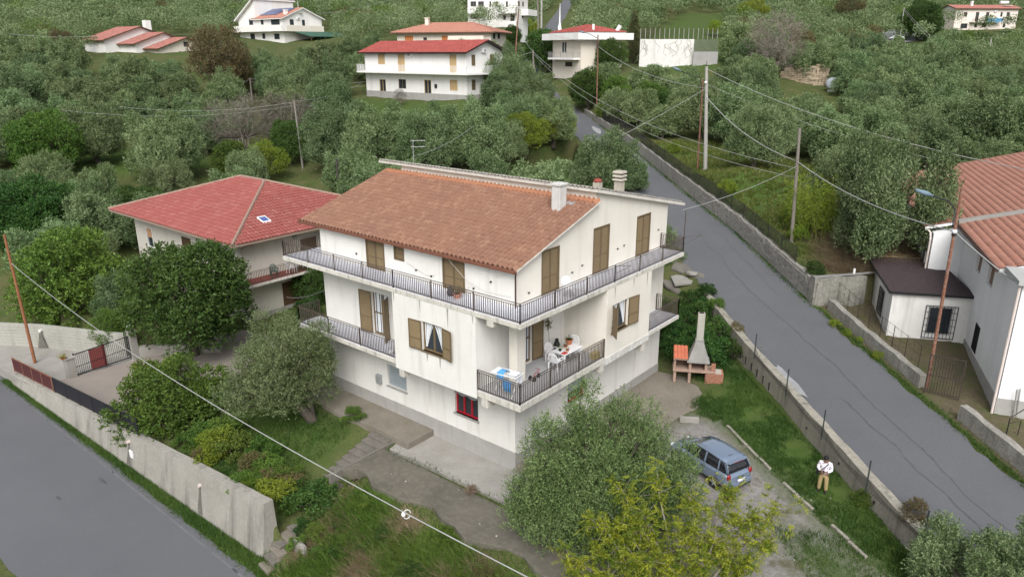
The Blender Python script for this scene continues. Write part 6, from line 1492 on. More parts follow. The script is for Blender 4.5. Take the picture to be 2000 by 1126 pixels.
for u, v, w_, lab in ((95,345,110,'grey olive behind the dark round tree'),(330,355,110,'grey olive right of the orange tree'),(180,365,120,'grey olive left of the orange tree'),(30,370,100,'grey olive at the left edge above the dark tree'),(190,420,110,'grey olive peeping over the dark round tree')):
    place(OL_NEAR[rnd.randint(0,2)], u, v, w_, lab, D=74)
# --- clearing trees, scrub
place(OL_NEAR[0], 320, 283, 165, 'lone olive on the green clearing, with a slim bent trunk')
place(OL_NEAR[1], 180, 255, 130, 'olive with a dark trunk at the left of the clearing')
place(BR_GREEN[1], 90, 285, 130, 'yellowish green tree at the left side of the clearing', sy=1.05)
place(BARE[1], 470, 245, 150, 'leafless purple grey thicket right of the clearing', sy=.8); place(BARE[1], 560, 235, 130, 'leafless purple grey thicket left of the wooden pole', sy=.8)
place(BR_LIME[1], 520, 315, 90, 'yellow green bush behind the red roof', sy=1.0); place(BR_GREEN[0], 455, 318, 80, 'green bush behind the ridge of the red roof')
place(BR_DARK[0], 565, 285, 70, 'narrow dark tree next to the wooden pole', sy=1.3)
place(SH_DARK[0], 640, 345, 130, 'dark scrub behind the left end of the main roof', 'shrub', D=60); place(SH_BROWN[1], 600, 350, 90, 'brown scrub behind the red roof corner', 'shrub', D=62); place(SH_BROWN[0], 690, 335, 90, 'brown scrub behind the tall roof edge', 'shrub', D=57)
place(BR_BROWN[0], 425, 110, 120, 'tall brown autumn tree below the stepped gables', sy=1.15); place(BR_BROWN[1], 120, 90, 60, 'rusty autumn tree left of the stepped gables'); place(BR_BROWN[0], 470, 150, 60, 'lower brown tree under the tall brown one')
# --- between the house and the long white house
for u, v, w_, kd, lab in ((655,265,150,OL_NEAR[1],'leftmost olive of the row behind the main roof'),(735,258,150,OL_NEAR[0],'second olive from the left behind the main roof'),(835,268,150,OL_NEAR[2],'olive with a dark trunk behind the television aerial'),(930,262,150,OL_NEAR[1],'olive behind the middle of the high roof edge'),(1003,232,120,OL_NEAR[2],'olive behind the yellowing tree'),
    (1080,335,110,OL_NEAR[0],'low olive right behind the chimney'),(985,318,100,OL_NEAR[2],'low olive touching the high roof edge'),(1190,325,150,OL_NEAR[1],'olive leaning over the road beside the stacked chimney'),(1240,340,70,OL_NEAR[0],'outer olive over the road right of the stacked chimney')):
    place(kd, u, v, w_, lab)
place(BR_LIME[0], 1025, 280, 100, 'yellow green tree behind the high roof edge'); place(BR_LIME[1], 1080, 280, 80, 'yellowing tree right of the yellow green one'); place(BR_LIME[1], 860, 305, 60, 'small yellow green sapling behind the roof')
place(OL_NEAR[2], 1042, 180, 95, 'roadside olive with a dark trunk below the long white house', sy=1.05); place(OL_NEAR[1], 985, 150, 90, 'dense olive against the gable of the long white house', sy=1.2)
place(BARE[0], 782, 190, 30, 'little leafless tree on the lawn of the long white house')
place(BR_DARK[0], 1060, 105, 80, 'round dark green tree at the roadside above the olives', sy=1.1); place(BR_DARK[1], 1000, 70, 40, 'dark tree beside the cream house'); place(BR_LIME[0], 1030, 55, 45, 'yellowish tree beside the apartment block'); place(BR_LIME[1], 985, 90, 30, 'yellowish shrub behind the long gable')
# --- right of the road, upper part
place(CYP, 1238, 75, 40, 'brown green cypress beside the white walled yard', sy=1.0); place(BR_DARK[1], 1192, 108, 62, 'dark leafy tree before the small white house'); place(BR_DARK[0], 1275, 152, 45, 'dark bush below the white walled yard')
for u, v, w_, kd, lab in ((1150,175,80,BR_DARK[1],'dark bush at the bend of the road'),(1205,185,70,BR_GREEN[0],'green tree beside the rusty lamp pole'),(1245,165,70,OL_MID[1],'olive behind the rusty lamp pole'),(1270,195,70,BR_GREEN[1],'yellow green tree below the white walled yard'),(1300,210,60,BR_DARK[0],'dark clump left of the concrete pole'),(1330,185,70,OL_NEAR[0],'olive left of the concrete pole, upper one'),
    (1345,205,90,OL_NEAR[1],'olive just behind the concrete pole'),(1480,255,150,OL_NEAR[2],'large olive with a split trunk in the open field'),(1430,195,100,OL_NEAR[0],'olive right of the concrete pole')):
    place(kd, u, v, w_, lab)
place(OL_NEAR[0], 1735, 372, 235, 'thick trunked olive beside the white house wall', D=47, sy=1.35); place(OL_NEAR[2], 1640, 335, 150, 'olive behind the bamboo', D=56)
place(BARE[0], 1512, 95, 125, 'big leafless grey tree behind the stone ruin', sy=.95); place(BR_BROWN[1], 1565, 90, 60, 'brown leaved tree right of the leafless tree')
place(POP, 1942, 322, 26, 'slim yellow poplar above the salmon roof')
place(BR_DARK[1], 1796, 45, 85, 'dark spreading tree beside the pink house', D=196)
place(BR_BROWN[0], 1660, 18, 60, 'russet tree at the top of the slope'); place(BR_LIME[0], 1398, 55, 36, 'yellow tree behind the fence of the walled yard'); place(BR_LIME[1], 1470, 22, 60, 'yellowish tree high on the green slope')
# bamboo: upright canes with bright leaves
r = np.random.default_rng(77)
bp = gz(G(1600, 455)); t = thing('bamboo_clump', 'bright green bamboo clump by the wooden pole', 'bamboo', bp); mb = MB(); P = []; D_ = []
for k in range(150):
    a, q = r.uniform(0, 6.28), r.uniform(0, 1)**.6; b0 = np.array((RT[0]*math.cos(a)*2.1+RN[0]*math.sin(a)*2.6, RT[1]*math.cos(a)*2.1+RN[1]*math.sin(a)*2.6, 0))*q; h_ = r.uniform(2.2, 4.3); le = np.array((r.normal(0,.5), r.normal(0,.5), h_)); mb.tube([b0-(0,0,.2), b0+le*.6, b0+le*.6+np.array((le[0]*.8,le[1]*.8,h_*.36))], [.018,.014,.005], 4)
    for j in range(26): f = r.uniform(.2, 1); P.append(b0+le*.6*min(1, f/.62)+(np.array((le[0]*.8,le[1]*.8,h_*.36))*max(0, f-.62)/.38)); D_.append(unit(r.normal(0, .7, 3)+np.array((0,0,.35))))
mb.build('canes', mat('cane', (.20,.20,.06), .6), t, kind='stuff'); V, F, T = sprigs(np.array(P), np.array(D_), 4, .3, .24, .04, r, .7); link('leaves', np_mesh('leaves', V, F, LM_lime, fattr=('tint', T)), t, kind='stuff'); taken.append((bp[0], bp[1], 2.6))

# --- the olive groves
keep_clear = [  # visible fronts: (u0, v0, u1, v1, distance)
    (700,80,978,192,97),(455,10,640,86,172),(196,50,392,108,152),(572,195,602,330,90),(484,150,498,199,112),(110,288,430,335,91),(690,188,960,232,97),(1098,194,1190,262,92),(1165,236,1262,305,78),(765,30,1030,85,136),(1070,55,1222,134,118),(1250,75,1405,142,130),(1840,4,1995,56,205),(1090,10,1110,64,230),(1735,55,1800,84,190),(1528,120,1602,168,114),(1603,160,1642,184,114)]
houses_xy = [(*lh.base[:2], lh.rot, -2.5, 15.5, -4, 19), (*WH.base[:2], WH.rot, -6, 9.5, -2.5, 24), (*SH.base[:2], SH.rot, -3, 18, -2, 9), (*rh.base[:2], rh.rot, -5, 15, -2, 36), (*PHs.base[:2], PHs.rot, -2, 24, -6, 9), (79.6,132.4,R_(2),-4,14,-9,19), (48.8,128.8,R_(3),-7,14,-2,21), (82,72.5,R_(14),-3,9,-2,22), (107,85.7,R_(18),-3,8,-3,14)]
def blocked(x, y, rr):
    s, n = road_sn(x, y); s, n = float(s), float(n)
    if -30 < s < 420 and float(np.interp(s,N_S,N_L))-rr*.75-.6 < n < float(np.interp(s,N_S,N_R))+rr*.6+.6: return True
    if x < -2 or (x < 22 and y < 24) or s < CROSS_S+4 and n > -9: return True
    for hx, hy, ro, x0, x1, y0, y1 in houses_xy:
        dx, dy = x-hx, y-hy; a = dx*math.cos(ro)+dy*math.sin(ro); b_ = -dx*math.sin(ro)+dy*math.cos(ro)
        if x0-rr*.5 < a < x1+rr*.5 and y0-rr*.5 < b_ < y1+rr*.5: return True
    for q in (LAWN_WH, CLEAR, FIELD, FIELD2):
        if seg_in(np.array([x]), np.array([y]), q)[0]: return True
    return False
r = np.random.default_rng(5); pts = []; cell = {}
def near_pt(x, y, rr):
    i, j = int(x//9), int(y//9)
    return any((x-a)**2+(y-b_)**2 < (.76*(rr+c))**2 for di in (-1,0,1) for dj in (-1,0,1) for a, b_, c in cell.get((i+di, j+dj), []))
for a, b_, c in taken: cell.setdefault((int(a//9), int(b_//9)), []).append((a, b_, c))
N_TRY = 60000
ang = r.uniform(-.66, .66, N_TRY); dist = np.sqrt(r.uniform(40**2, 345**2, N_TRY)); dist[:15000] = np.sqrt(r.uniform(40**2, 130**2, 15000))
for a, d0 in zip(ang, dist):
    x, y = CAM[0]+d0*math.cos(YAW-a), CAM[1]+d0*math.sin(YAW-a); rr = r.uniform(2.5, 3.9)*(1.0 if d0 < 140 else 1.12)
    if blocked(x, y, rr) or near_pt(x, y, rr): continue
    z = hz(x, y); u, v = uv_of((x, y, z+rr)); 
    if not (-150 < u < 2150 and -60 < v < 1150): continue
    k = depth((x, y, z)); pr = rr*FPX/k
    u1, v1 = uv_of((x, y, z+rr*1.75))
    if any(k < D0 and u+pr > a0 and u-pr < a1 and v1 < b1-4 and v > b0 for a0, b0, a1, b1, D0 in keep_clear): continue
    pts.append((k, x, y, z, rr, u, v)); cell.setdefault((int(x//9), int(y//9)), []).append((x, y, rr))
pts.sort()
LANDMARKS = [('long white house',840,140),('house of stepped gables',300,85),('villa with solar panels',545,45),('cream house with the salmon hip roof',880,60),('small white banded house',1145,95),('white walled yard',1320,110),('stone ruin',1570,150),('water tank',1625,175),('pink house',1925,35),('white car',1748,75),('tall concrete pole',1376,230),('pole beside the bamboo',1556,360),('pole behind the red roof',583,260),('short grey pole',490,175),('red pyramid roof',450,410),('green clearing',260,310),('brown autumn tree',425,110),('big leafless tree',1512,95),('yellow poplar',1942,322),('salmon roofs',1920,390),('short pole under the pink house',1934,90),('television aerial',810,285),('braced roadside pole',1041,125)]
ORD = ['nearest','second nearest','third nearest','fourth nearest','fifth nearest','sixth nearest','seventh nearest','eighth nearest','ninth nearest','tenth nearest','eleventh nearest','twelfth nearest','thirteenth nearest','fourteenth nearest','fifteenth nearest','sixteenth nearest','seventeenth nearest','eighteenth nearest']
def grove_labels(P):
    buck = {}; out = {}
    for i, (k, x, y, z, rr, u, v) in enumerate(P):
        nm, lu, lv = min(LANDMARKS, key=lambda q: (q[1]-u)**2+((q[2]-v)*1.6)**2); dx, dy = u-lu, (v-lv)*1.6
        rel = ('left of' if dx < 0 else 'right of') if abs(dx) > abs(dy) else ('above' if dy < 0 else 'below'); buck.setdefault((nm, rel), []).append((dx*dx+dy*dy, i))
    for (nm, rel), l in buck.items():
        for j, (_, i) in enumerate(sorted(l)): out[i] = (f'{ORD[min(j, 17)]} grove olive {rel} the {nm}', f'grove olives {rel} the {nm}')
    return out
n_ind = 225
GL = grove_labels(pts[:n_ind])
for i, (k, x, y, z, rr, u, v) in enumerate(pts[:n_ind]):
    kd = (OL_NEAR if k < 62 else OL_MID)[rnd.randint(0, 3 if k < 62 else 5)]; lab, gr = GL[i]; s_ = rr/kd.R
    kd.put((x, y, z-.1), (s_*rnd.uniform(.92, 1.1), s_*rnd.uniform(.92, 1.1), s_*rnd.uniform(.85, 1.12)), rnd.uniform(0, 6.28), lab, 'tree', gr)
# far olives, too many to count: one mass of leaf clumps and short trunks
Vs = []; Ts = []; Ms = []
far = pts[n_ind:]
for (k, x, y, z, rr, u, v) in far:
    nl = 8; m_ = int(np.clip(1150*(130/k)**1.4, 330, 1150)); sz = .24 if k < 170 else (.34 if k < 230 else .45)
    c = np.array((x, y, z)); lb = []
    for _ in range(nl):
        d = unit(r.normal(0, 1, 3)); d[2] = abs(d[2])*.9-.15; lb.append((*(c+d*np.array((rr*.62, rr*.62, rr*.45))+(0, 0, rr*.95)), rr*r.uniform(.34, .52)))
    P, D_, t_ = lobes_to_sprigs(lb, m_, r, (.75, 1.08), .5, .05); V, F, T = sprigs(P, D_, 1, .1, sz*1.5, sz*.62, r, .7, np.clip(t_+r.normal(0, .12), 0, 1), .2)
    Vs.append(V); Ts.append(T); Ms.append(np.full(len(T), 0 if r.random() > .10 else (1 if r.random() < .6 else 2)))
V = np.concatenate(Vs); T = np.concatenate(Ts); F = np.arange(len(V)).reshape(-1, 4)
fo = link('distant_olive_grove', np_mesh('distant_olive_grove', V, F, [LM_olive, LM_green, LM_brown], mi=np.concatenate(Ms), fattr=('tint', T)), kind='stuff')
fo['label'] = 'far olive groves covering the upper hillside'
print('GROVE', len(pts), len(far), len(F), 'last individual at', pts[min(n_ind, len(pts)-1)][0])
# ------------------------------------------------------------------ steps, kerbs, loose things in the yards
M_step = mat('step_concrete', (.185,.17,.145), .93, (.11,.10,.085), 2.0, .9, fine=((.27,.255,.23), 12, .4), bump=.3)
t = thing('garden_steps', 'weathered concrete steps going down from the walkway beside the dark pad', 'steps', (-1.75,6.3,0))
for k in range(9):
    x1 = -.0-.36*k; mb = MB(); z = -.20-.165*k; mb.box(x1-.40+rnd.uniform(-.02,.02), x1, .02, 1.35+.06*k, z-.5, z); mb.build('step', M_step, t, bevel=.02)
mb = MB(); mb.hexa([(.1,-.14,-.9),(.1,.02,-.9),(-3.75,.02,-2.0),(-3.75,-.14,-2.0)][::-1], [(.1,-.14,-.27),(.1,.02,-.27),(-3.75,.02,-.30),(-3.75,-.14,-.30)][::-1]); mb.build('step_cheek', M_step, t)
t = thing('stone_steps', 'rough narrow stone steps climbing from the main road past the wall end', 'steps', (-9.3,5.75,-3.05))
for k in range(6):
    zk = hz(-9.3+.33*k+.2, 5.75+.12*k+.35)+3.05; mb = MB(); mb.box(.33*k, .33*k+.42, -.05+.12*k, .75+.12*k, zk-.3, zk+.11); o = mb.build('step', M_step if k % 2 else M_conc, t, bevel=.03); o.rotation_euler = (0, 0, rnd.uniform(-.12,.12))
t = thing('stub_wall', 'small broken pale wall stub beside the stone steps', 'wall', (-8.0,5.25,-3.0)); mb = MB(); mb.hexa([(-.12,-.5,-.2),(.14,-.5,-.2),(.14,.3,-.2),(-.12,.3,-.2)], [(-.08,-.45,1.1),(.1,-.45,1.05),(.1,.2,1.25),(-.08,.22,1.2)]); mb.build('wall', M_conc_pale, t, bevel=.02)
def kerb_line(pts, name, label, w_=.16, h_=.17, gapp=.03, L=1.0, m=None):
    C = curve(pts, L); t = thing(name, label, 'kerb', (*C[0], hz(*C[0])))
    o = np.array(t.location)
    for a, b in zip(C[:-1], C[1:]):
        if rnd.random() < .06: continue
        a3 = np.array((*a, hz(*a)+h_/2-.06)); b3 = np.array((*b, hz(*b)+h_/2-.06)); d = (b3-a3)/np.linalg.norm(b3-a3); sh = np.array((-d[1],d[0],0))*rnd.uniform(-.03,.03)
        mb = MB(); mb.bar(a3+d*gapp+sh-o, b3-d*gapp+sh-o, w_, h_+.1); mb.build('kerb_stone', m or M_conc_pale, t, bevel=.015)
    return t
kerb_line([(8.45,-3.75),(9.4,-5.4)], 'kerb', 'short pale kerb between the patio end and the parked car', .2, .25)
kerb_line([(9.35,-5.9),(7.87,-7.75),(6.0,-10.05),(4.6,-12.25),(3.0,-14.6)], 'kerb', 'long broken kerb line between the gravel and the grass strip', .14, .12, m=M_wall_old)
# scraps of rubble on the dark pad and the gravel
for k in range(12):
    x, y = (rnd.uniform(-4.3,-2.6), rnd.uniform(-4,5)) if k < 7 else (rnd.uniform(1,7), rnd.uniform(-13,-9))
    mb = MB(); a = rnd.uniform(.025,.05); ring = [(a*math.cos(q*1.26+k)*rnd.uniform(.6,1.2), a*math.sin(q*1.26+k)*rnd.uniform(.6,1.2), 0) for q in range(5)]; mb.prism(ring, (0,0,.04)); z = -.335 if k < 7 else hz(x, y)
    o = mb.build('stone_chip', mat('pale_stone', (.36,.34,.31), .9), loc=(x, y, z)); tag(o, 'small pale stone chip lying on the dark pad' if k < 7 else 'small pale stone chip lying on the gravel', 'stone', 'stone chips on the dark pad' if k < 7 else 'stone chips on the gravel')
# dried uprooted plant
t = thing('dead_shrub', 'dried uprooted brown shrub lying at the edge of the dark pad', 'dead shrub', (-2.4,.5,-.33)); r = np.random.default_rng(3); mb = MB()
for k in range(130):
    d = unit(r.normal(0,1,3)+np.array((0,0,.5))); L = r.uniform(.2,.5); q = d*L; q[2] = abs(q[2])*.8; mb.tube([(0,0,.08), q*.6+r.normal(0,.05,3), q], [.014,.010,.004], 4, cap=False)
mb.build('twigs', LM_twig and mat('dead_twig', (.12,.085,.06), .95, (.20,.15,.11), 9), t, kind='stuff')
# slabs of rubble where the yard meets the road
for k, (x, y, a, sz, lab) in enumerate(((22.6,3.4,.3,1.3,'broken white concrete slab tilted on the rubble heap'),(21.4,3.6,1.2,1.0,'long grey slab piece lowest on the rubble heap'),(23.3,2.7,2.0,.8,'pale slab corner at the road edge of the heap'),(23.8,4.1,.8,1.0,'upper pale slab on the rubble heap'),(22.9,2.9,1.6,.45,'small white block on top of the broken slab'))):
    mb = MB(); ring = [(sz*1.15*math.cos(q*1.257+.3)*rnd.uniform(.6,1.1), sz*.75*math.sin(q*1.257+.3)*rnd.uniform(.7,1.1), 0) for q in range(5)]; mb.prism(ring, (0,0,.16)); o = mb.build('concrete_slab', M_conc_pale if k in (0, 4) else M_step, bevel=.012, loc=(x, y, hz(x, y)-.04+.22*(k == 4))); o.rotation_euler = (rnd.uniform(-.2,.2), rnd.uniform(-.25,.1), a); tag(o, lab, 'rubble', 'rubble slabs by the road')

# ------------------------------------------------------------------ masonry barbecue
bb_ = np.array((13.0,-2.15,hz(13.0,-2.15)-.05)); t = thing('barbecue', 'masonry garden barbecue with a grey pyramid hood, tall flue and brick sides', 'barbecue', bb_, R_(-61))
M_brick = mat('barbecue_brick', (.36,.155,.095), .9, (.26,.115,.075), 7, .8, fine=((.45,.36,.30), 9, .4)); M_bbq = mat('barbecue_slab', (.38,.26,.20), .92, (.27,.19,.15), 3, .8)
M_hood = mat('hood_cement', (.30,.295,.28), .92, (.22,.215,.20), 1.6, .8, streak=((.15,.145,.13), 2.2, .5), obj=True)
for x0, x1 in ((-1.0,-.86),(-.20,-.06)): mb = MB(); mb.box(x0, x1, -.35, .35, 0, .68); mb.build('leg', M_bbq, t)
mb = MB(); mb.box(-1.05, 1.25, -.42, .45, .68, .80); mb.build('slab', M_bbq, t, bevel=.01)
# brick flank laid brick by brick
q = MB(); q.box(-.115,.115,-.05,.05,-.032,.032); bk = q.mesh('brick', M_brick); q = MB(); q.box(-.05,.05,-.115,.115,-.032,.032); bk2 = q.mesh('brick', M_brick)
mb = MB(); mb.box(.78, 1.62, -.36, .36, 0, .66); mb.build('core', mat('mortar', (.40,.36,.31), .95), t)
for row in range(9):
    z = .04+.074*row
    for k in range(4): x = .88+.245*k-(row % 2)*.12+.06; link('brick', bk, t, (min(x,1.56), -.385+rnd.uniform(-.008,.008), z))
    for k in range(3): link('brick', bk2, t, (1.65+rnd.uniform(-.008,.008), -.26+.25*k+(row % 2)*.06, z))
for row in range(6):
    z = .84+.074*row
    link('brick', bk, t, (1.12, -.30, z)); link('brick', bk2, t, (.72, -.2, z))
mb = MB(); mb.box(-.2,-.06,-.36,.36,.80,1.28); mb.box(.66,.8,-.36,.36,.80,1.28); mb.build('pier', M_bbq, t)
mb = MB(); mb.box(-.06,.66,.30,.38,.80,1.28); mb.box(-1.02,-.2,.34,.42,.80,1.5); mb.build('back_panel', mat('sooty_brick', (.09,.06,.05), .95, (.20,.13,.10), 6), t)
mb = MB(); mb.box(-1.02,-.9,-.34,.34,.80,1.45); mb.build('side_pier', M_bbq, t)
mb = MB(); mb.hexa([(-.32,-.52,1.28),(.90,-.52,1.28),(.90,.42,1.28),(-.32,.42,1.28)], [(-.32,-.52,1.36),(.90,-.52,1.36),(.90,.42,1.36),(-.32,.42,1.36)]); mb.hexa([(-.28,-.48,1.36),(.86,-.48,1.36),(.86,.40,1.36),(-.28,.40,1.36)], [(.10,-.16,2.50),(.48,-.16,2.50),(.48,.2,2.50),(.10,.2,2.50)]); mb.build('hood', M_hood, t, bevel=.015)
mb = MB(); mb.box(.10,.48,-.15,.19,2.50,4.05); mb.build('flue', mat('flue_cement', (.40,.385,.335), .92, (.31,.30,.26), 2, .7), t, bevel=.02)
mb = MB(); mb.box(.17,.41,-.08,.12,4.05,4.062); mb.build('flue_mouth', M_dark, t)
mb = MB(); mb.box(.06,.52,-.19,.23,2.44,2.54); mb.build('collar', M_hood, t, bevel=.01)
mb = MB(); mb.prism([(-1.05,-.50,1.42),(-.30,-.50,1.42),(-.30,.42,1.80),(-1.05,.42,1.80)], (0,0,.05)); rq = mb.build('side_roof', M_bbq, t)
q = MB()
for k in range(4):
    ring = []
    for i in range(5): a = math.pi*i/4; ring.append((.105*math.cos(a), 0, .07*math.sin(a)))
    pass
for k in range(4):
    for j in range(2):
        mb = MB(); x = -.95+.19*k; y0, z0 = -.53+.46*j, 1.45+.19*j+.02*j; n = 6
        A_ = [(x+.11*math.cos(math.pi*i/n), y0, z0+.075*math.sin(math.pi*i/n)) for i in range(n+1)]; B_ = [(x+.10*math.cos(math.pi*i/n), y0+.52, z0+.20+.07*math.sin(math.pi*i/n)) for i in range(n+1)]
        mb.add(A_+B_, [(i, i+1, n+2+i, n+1+i) for i in range(n)]); mb.build('tile', mat('barbecue_tile', (.50,.16,.085), .85, (.40,.12,.07), 4, .7), rq)

# ------------------------------------------------------------------ parked car
M_car = mat('car_paint', (.20,.255,.345), .25, spec=.6, coat=1.0, metal=.4); M_cglass = mat('car_glass', (.012,.013,.016), .06, spec=.7); M_tyre = mat('tyre', (.018,.018,.019), .85); M_rim = mat('rim', (.42,.43,.45), .35, metal=.7)
M_tail = mat('tail_lamp', (.22,.012,.015), .2, spec=.6); M_bump = mat('bumper_plastic', (.05,.055,.065), .5)
def loft(mb, rings, cap=True):
    n = len(rings[0]); vs = [p for q in rings for p in q]; fs = [(i*n+j, i*n+(j+1) % n, (i+1)*n+(j+1) % n, (i+1)*n+j) for i in range(len(rings)-1) for j in range(n)]
    if cap: fs += [tuple(range(n))[::-1], tuple(range((len(rings)-1)*n, len(rings)*n))]
    mb.add(vs, fs)
def car(loc, rot, label, paint, name='parked_car', group=None, lean=0.0):
    """x forward; about 3.95 m long"""
    t = thing(name, label, 'car', loc, rot, group)
    st = [(-1.98,.66,.42,.70),(-1.93,.76,.32,.86),(-1.70,.82,.26,.97),(-1.2,.845,.22,1.0),(-.4,.85,.21,.985),(.4,.85,.21,.96),(1.0,.84,.22,.925),(1.45,.80,.25,.84),(1.78,.72,.30,.73),(1.95,.55,.40,.60)]
    rings = []
    for x, w_, zb, zt_ in st:
        h = zt_-zb; pr = [(-.82*w_,zb),(-.97*w_,zb+.18*h),(-1.0*w_,zb+.5*h),(-.975*w_,zb+.8*h),(-.90*w_,zt_-.02),(-.6*w_,zt_+.012),(0,zt_+.025)]
        pr = pr+[(-a, b) for a, b in pr[::-1][1:]]; rings.append([(x, a, b) for a, b in pr])
    mb = MB(); loft(mb, rings); body = mb.build('body', paint, t, smooth=True); sb = body.modifiers.new('round', 'SUBSURF'); sb.levels = 1; sb.render_levels = 1
    # greenhouse: glass shell, then painted roof and pillars on top
    gs = [(-1.86,.66,.60,.97,1.0),(-1.62,.735,.60,.97,1.36),(-1.3,.765,.60,.98,1.44),(-.6,.775,.605,.965,1.475),(.05,.77,.60,.95,1.455),(.42,.755,.58,.935,1.34),(1.08,.70,.60,.89,.93)]
    rings = [[(x,-w0,zb),(x,-w1*.5-w0*.5,zb+(zt_-zb)*.5),(x,-w1,zt_-.02),(x,-w1*.6,zt_),(x,0,zt_+.012),(x,w1*.6,zt_),(x,w1,zt_-.02),(x,w1*.5+w0*.5,zb+(zt_-zb)*.5),(x,w0,zb)] for x, w0, w1, zb, zt_ in gs]
    mb = MB(); loft(mb, rings); mb.build('windows', M_cglass, t, smooth=True)
    mb = MB(); rr = [(-1.68,.62,1.365),(-1.3,.645,1.452),(-.9,.655,1.478),(-.4,.655,1.487),(.05,.64,1.468),(.42,.60,1.365)]
    rings = [[(x,-w_,z-.045),(x,-w_*.93,z+.006),(x,-w_*.5,z+.022),(x,0,z+.028),(x,w_*.5,z+.022),(x,w_*.93,z+.006),(x,w_,z-.045)] for x, w_, z in rr]; loft(mb, rings); mb.build('roof', paint, t, smooth=True)
    for sg in (-1, 1):
        mb = MB(); 
        for (x0, y0, z0), (x1, y1, z1), w_ in (((-1.84,.685,1.0),(-1.62,.605,1.37),.12),((.42,.585,1.37),(1.12,.715,.93),.07),((-.55,.785,.97),(-.5,.625,1.45),.07),((-1.62,.61,1.40),(.40,.595,1.39),.055),((-1.35,.77,.99),(-1.28,.62,1.42),.06)): mb.bar((x0, sg*y0, z0), (x1, sg*y1, z1), .03, w_, up=(1,0,0) if abs(x1-x0) < .8 else (0,0,1))
        mb.build('pillar', paint, t)
        for a, b_ in ((-.55,.02),(.38,.02)):
            mb = MB(); mb.box(a-.11, a+.11, sg*.845-.02, sg*.845+.02, .80, .83); mb.build('door_handle', M_bump, t, bevel=.008)
        for x in (-1.32,-.45,.55):
            mb = MB(); mb.bar((x, sg*.851, .34), (x, sg*.845, .93), .012, .008, up=(1,0,0)); mb.build('door_seam', M_black, t)
        mb = MB(); mb.ball((.62, sg*.92, .98), (.09,.11,.08), 10, 6); mb.build('wing_mirror', paint, t, smooth=True)
        mb = MB(); mb.ball((-1.90, sg*.66, .82), (.075,.12,.16), 10, 8); mb.build('tail_lamp', M_tail, t, smooth=True)
        mb = MB(); mb.ball((1.74, sg*.55, .66), (.18,.16,.09), 10, 8); mb.build('headlamp', mat('headlamp_glass', (.55,.57,.60), .12), t, smooth=True)
        for x in (-1.22, 1.22):
            mb = MB(); mb.lathe([(.14,-.1),(.27,-.1),(.30,-.06),(.30,.06),(.27,.1),(.14,.1)], n=20); wh = mb.build('wheel', M_tyre, t); wh.location = (x, sg*.74, .30); wh.rotation_euler = (math.pi/2, 0, 0)
            mb = MB(); mb.lathe([(.03,.112),(.16,.095),(.20,.10),(.20,-.10),(.16,-.095),(.03,-.112)], n=14); mb.build('rim', M_rim, wh)
            for k in range(5): mb = MB(); a = k*1.2566; mb.bar((.04*math.cos(a),.04*math.sin(a),-sg*.108),(.19*math.cos(a),.19*math.sin(a),-sg*.10),.05,.03); mb.build('spoke', M_rim, wh)
            mb = MB(); mb.lathe([(.335,-.05),(.35,-.02),(.35,.06),(.335,.09)], n=20); ar = mb.build('wheel_arch', M_black, t); ar.location = (x, sg*.775, .31); ar.rotation_euler = (math.pi/2, 0, 0)
    loft_b = [[(-2.03+d, -.70+e, .32),(-2.03+d,.70-e,.32),(-2.03+d,.72-e,.52),(-2.03+d,-.72+e,.52)] for d, e in ((0,.06),(.08,0),(.3,-.05))]
    mb = MB(); loft(mb, loft_b); mb.build('rear_bumper', paint, t, bevel=.03); mb = MB(); mb.box(-2.04,-1.8,-.66,.66,.26,.33); mb.build('bumper_skirt', M_black, t, bevel=.02)
    mb = MB(); mb.box(-2.045,-2.03,-.26,.26,.55,.665); pl = mb.build('number_plate', M_white, t)
    for sg in (-1, 1): mb = MB(); mb.box(-2.049,-2.0455,sg*.235-.02,sg*.235+.02,.555,.66); mb.build('plate_band', mat('plate_blue', (.02,.06,.30), .5), pl)
    mb = MB(); mb.box(-1.99,-1.95,-.22,.22,.70,.735); mb.build('boot_handle', M_bump, t, bevel=.01)
    mb = MB(); mb.hexa([(-1.78,-.56,1.37),(-1.60,-.585,1.40),(-1.60,.585,1.40),(-1.78,.56,1.37)],[(-1.78,-.56,1.395),(-1.60,-.585,1.425),(-1.60,.585,1.425),(-1.78,.56,1.395)]); sp = mb.build('spoiler', paint, t, bevel=.008)
    mb = MB(); mb.box(-1.792,-1.782,-.30,.30,1.372,1.392); mb.build('brake_lamp', M_tail, sp)
    mb = MB(); mb.tube([(-1.3,.12,1.47),(-1.55,.12,1.68)], [.012,.006], 6); mb.build('aerial', M_black, t)
    for sg in (-1, 1): mb = MB(); mb.bar((-1.6,sg*.585,1.405),(.3,sg*.575,1.425),.02,.015); mb.build('roof_strip', M_black, t)
    mb = MB(); mb.box(1.90,1.985,-.62,.62,.34,.44); mb.build('front_grille', M_black, t, bevel=.02)
    mb = MB(); mb.bar((1.02,-.6,.925),(1.0,.2,.95),.02,.02); mb.build('wiper', M_black, t)
    return t
cpt = np.array((5.15,-6.8)); car((*cpt, hz(*cpt)+.02), R_(70), 'blue grey small hatchback parked on the gravel, seen from behind', M_car).scale = (.95,.95,.95)
cp2 = G(1750, 80); car((cp2[0],cp2[1],cp2[2]+.1), R_(110), 'white car parked in the lane near the pink house', mat('white_car_paint', (.72,.74,.76), .3, coat=.4))
lane = [(*G(u, v)[:2],) for u, v in ((1722,82),(1745,84),(1770,84),(1800,80),(1806,70),(1775,60),(1745,58),(1722,62))]
mb = MB(); mb.face([(x, y, hz(x, y)+.10) for x, y in lane]); mb.build('lane', mat('lane_asphalt', (.22,.22,.225), .9), kind='structure')

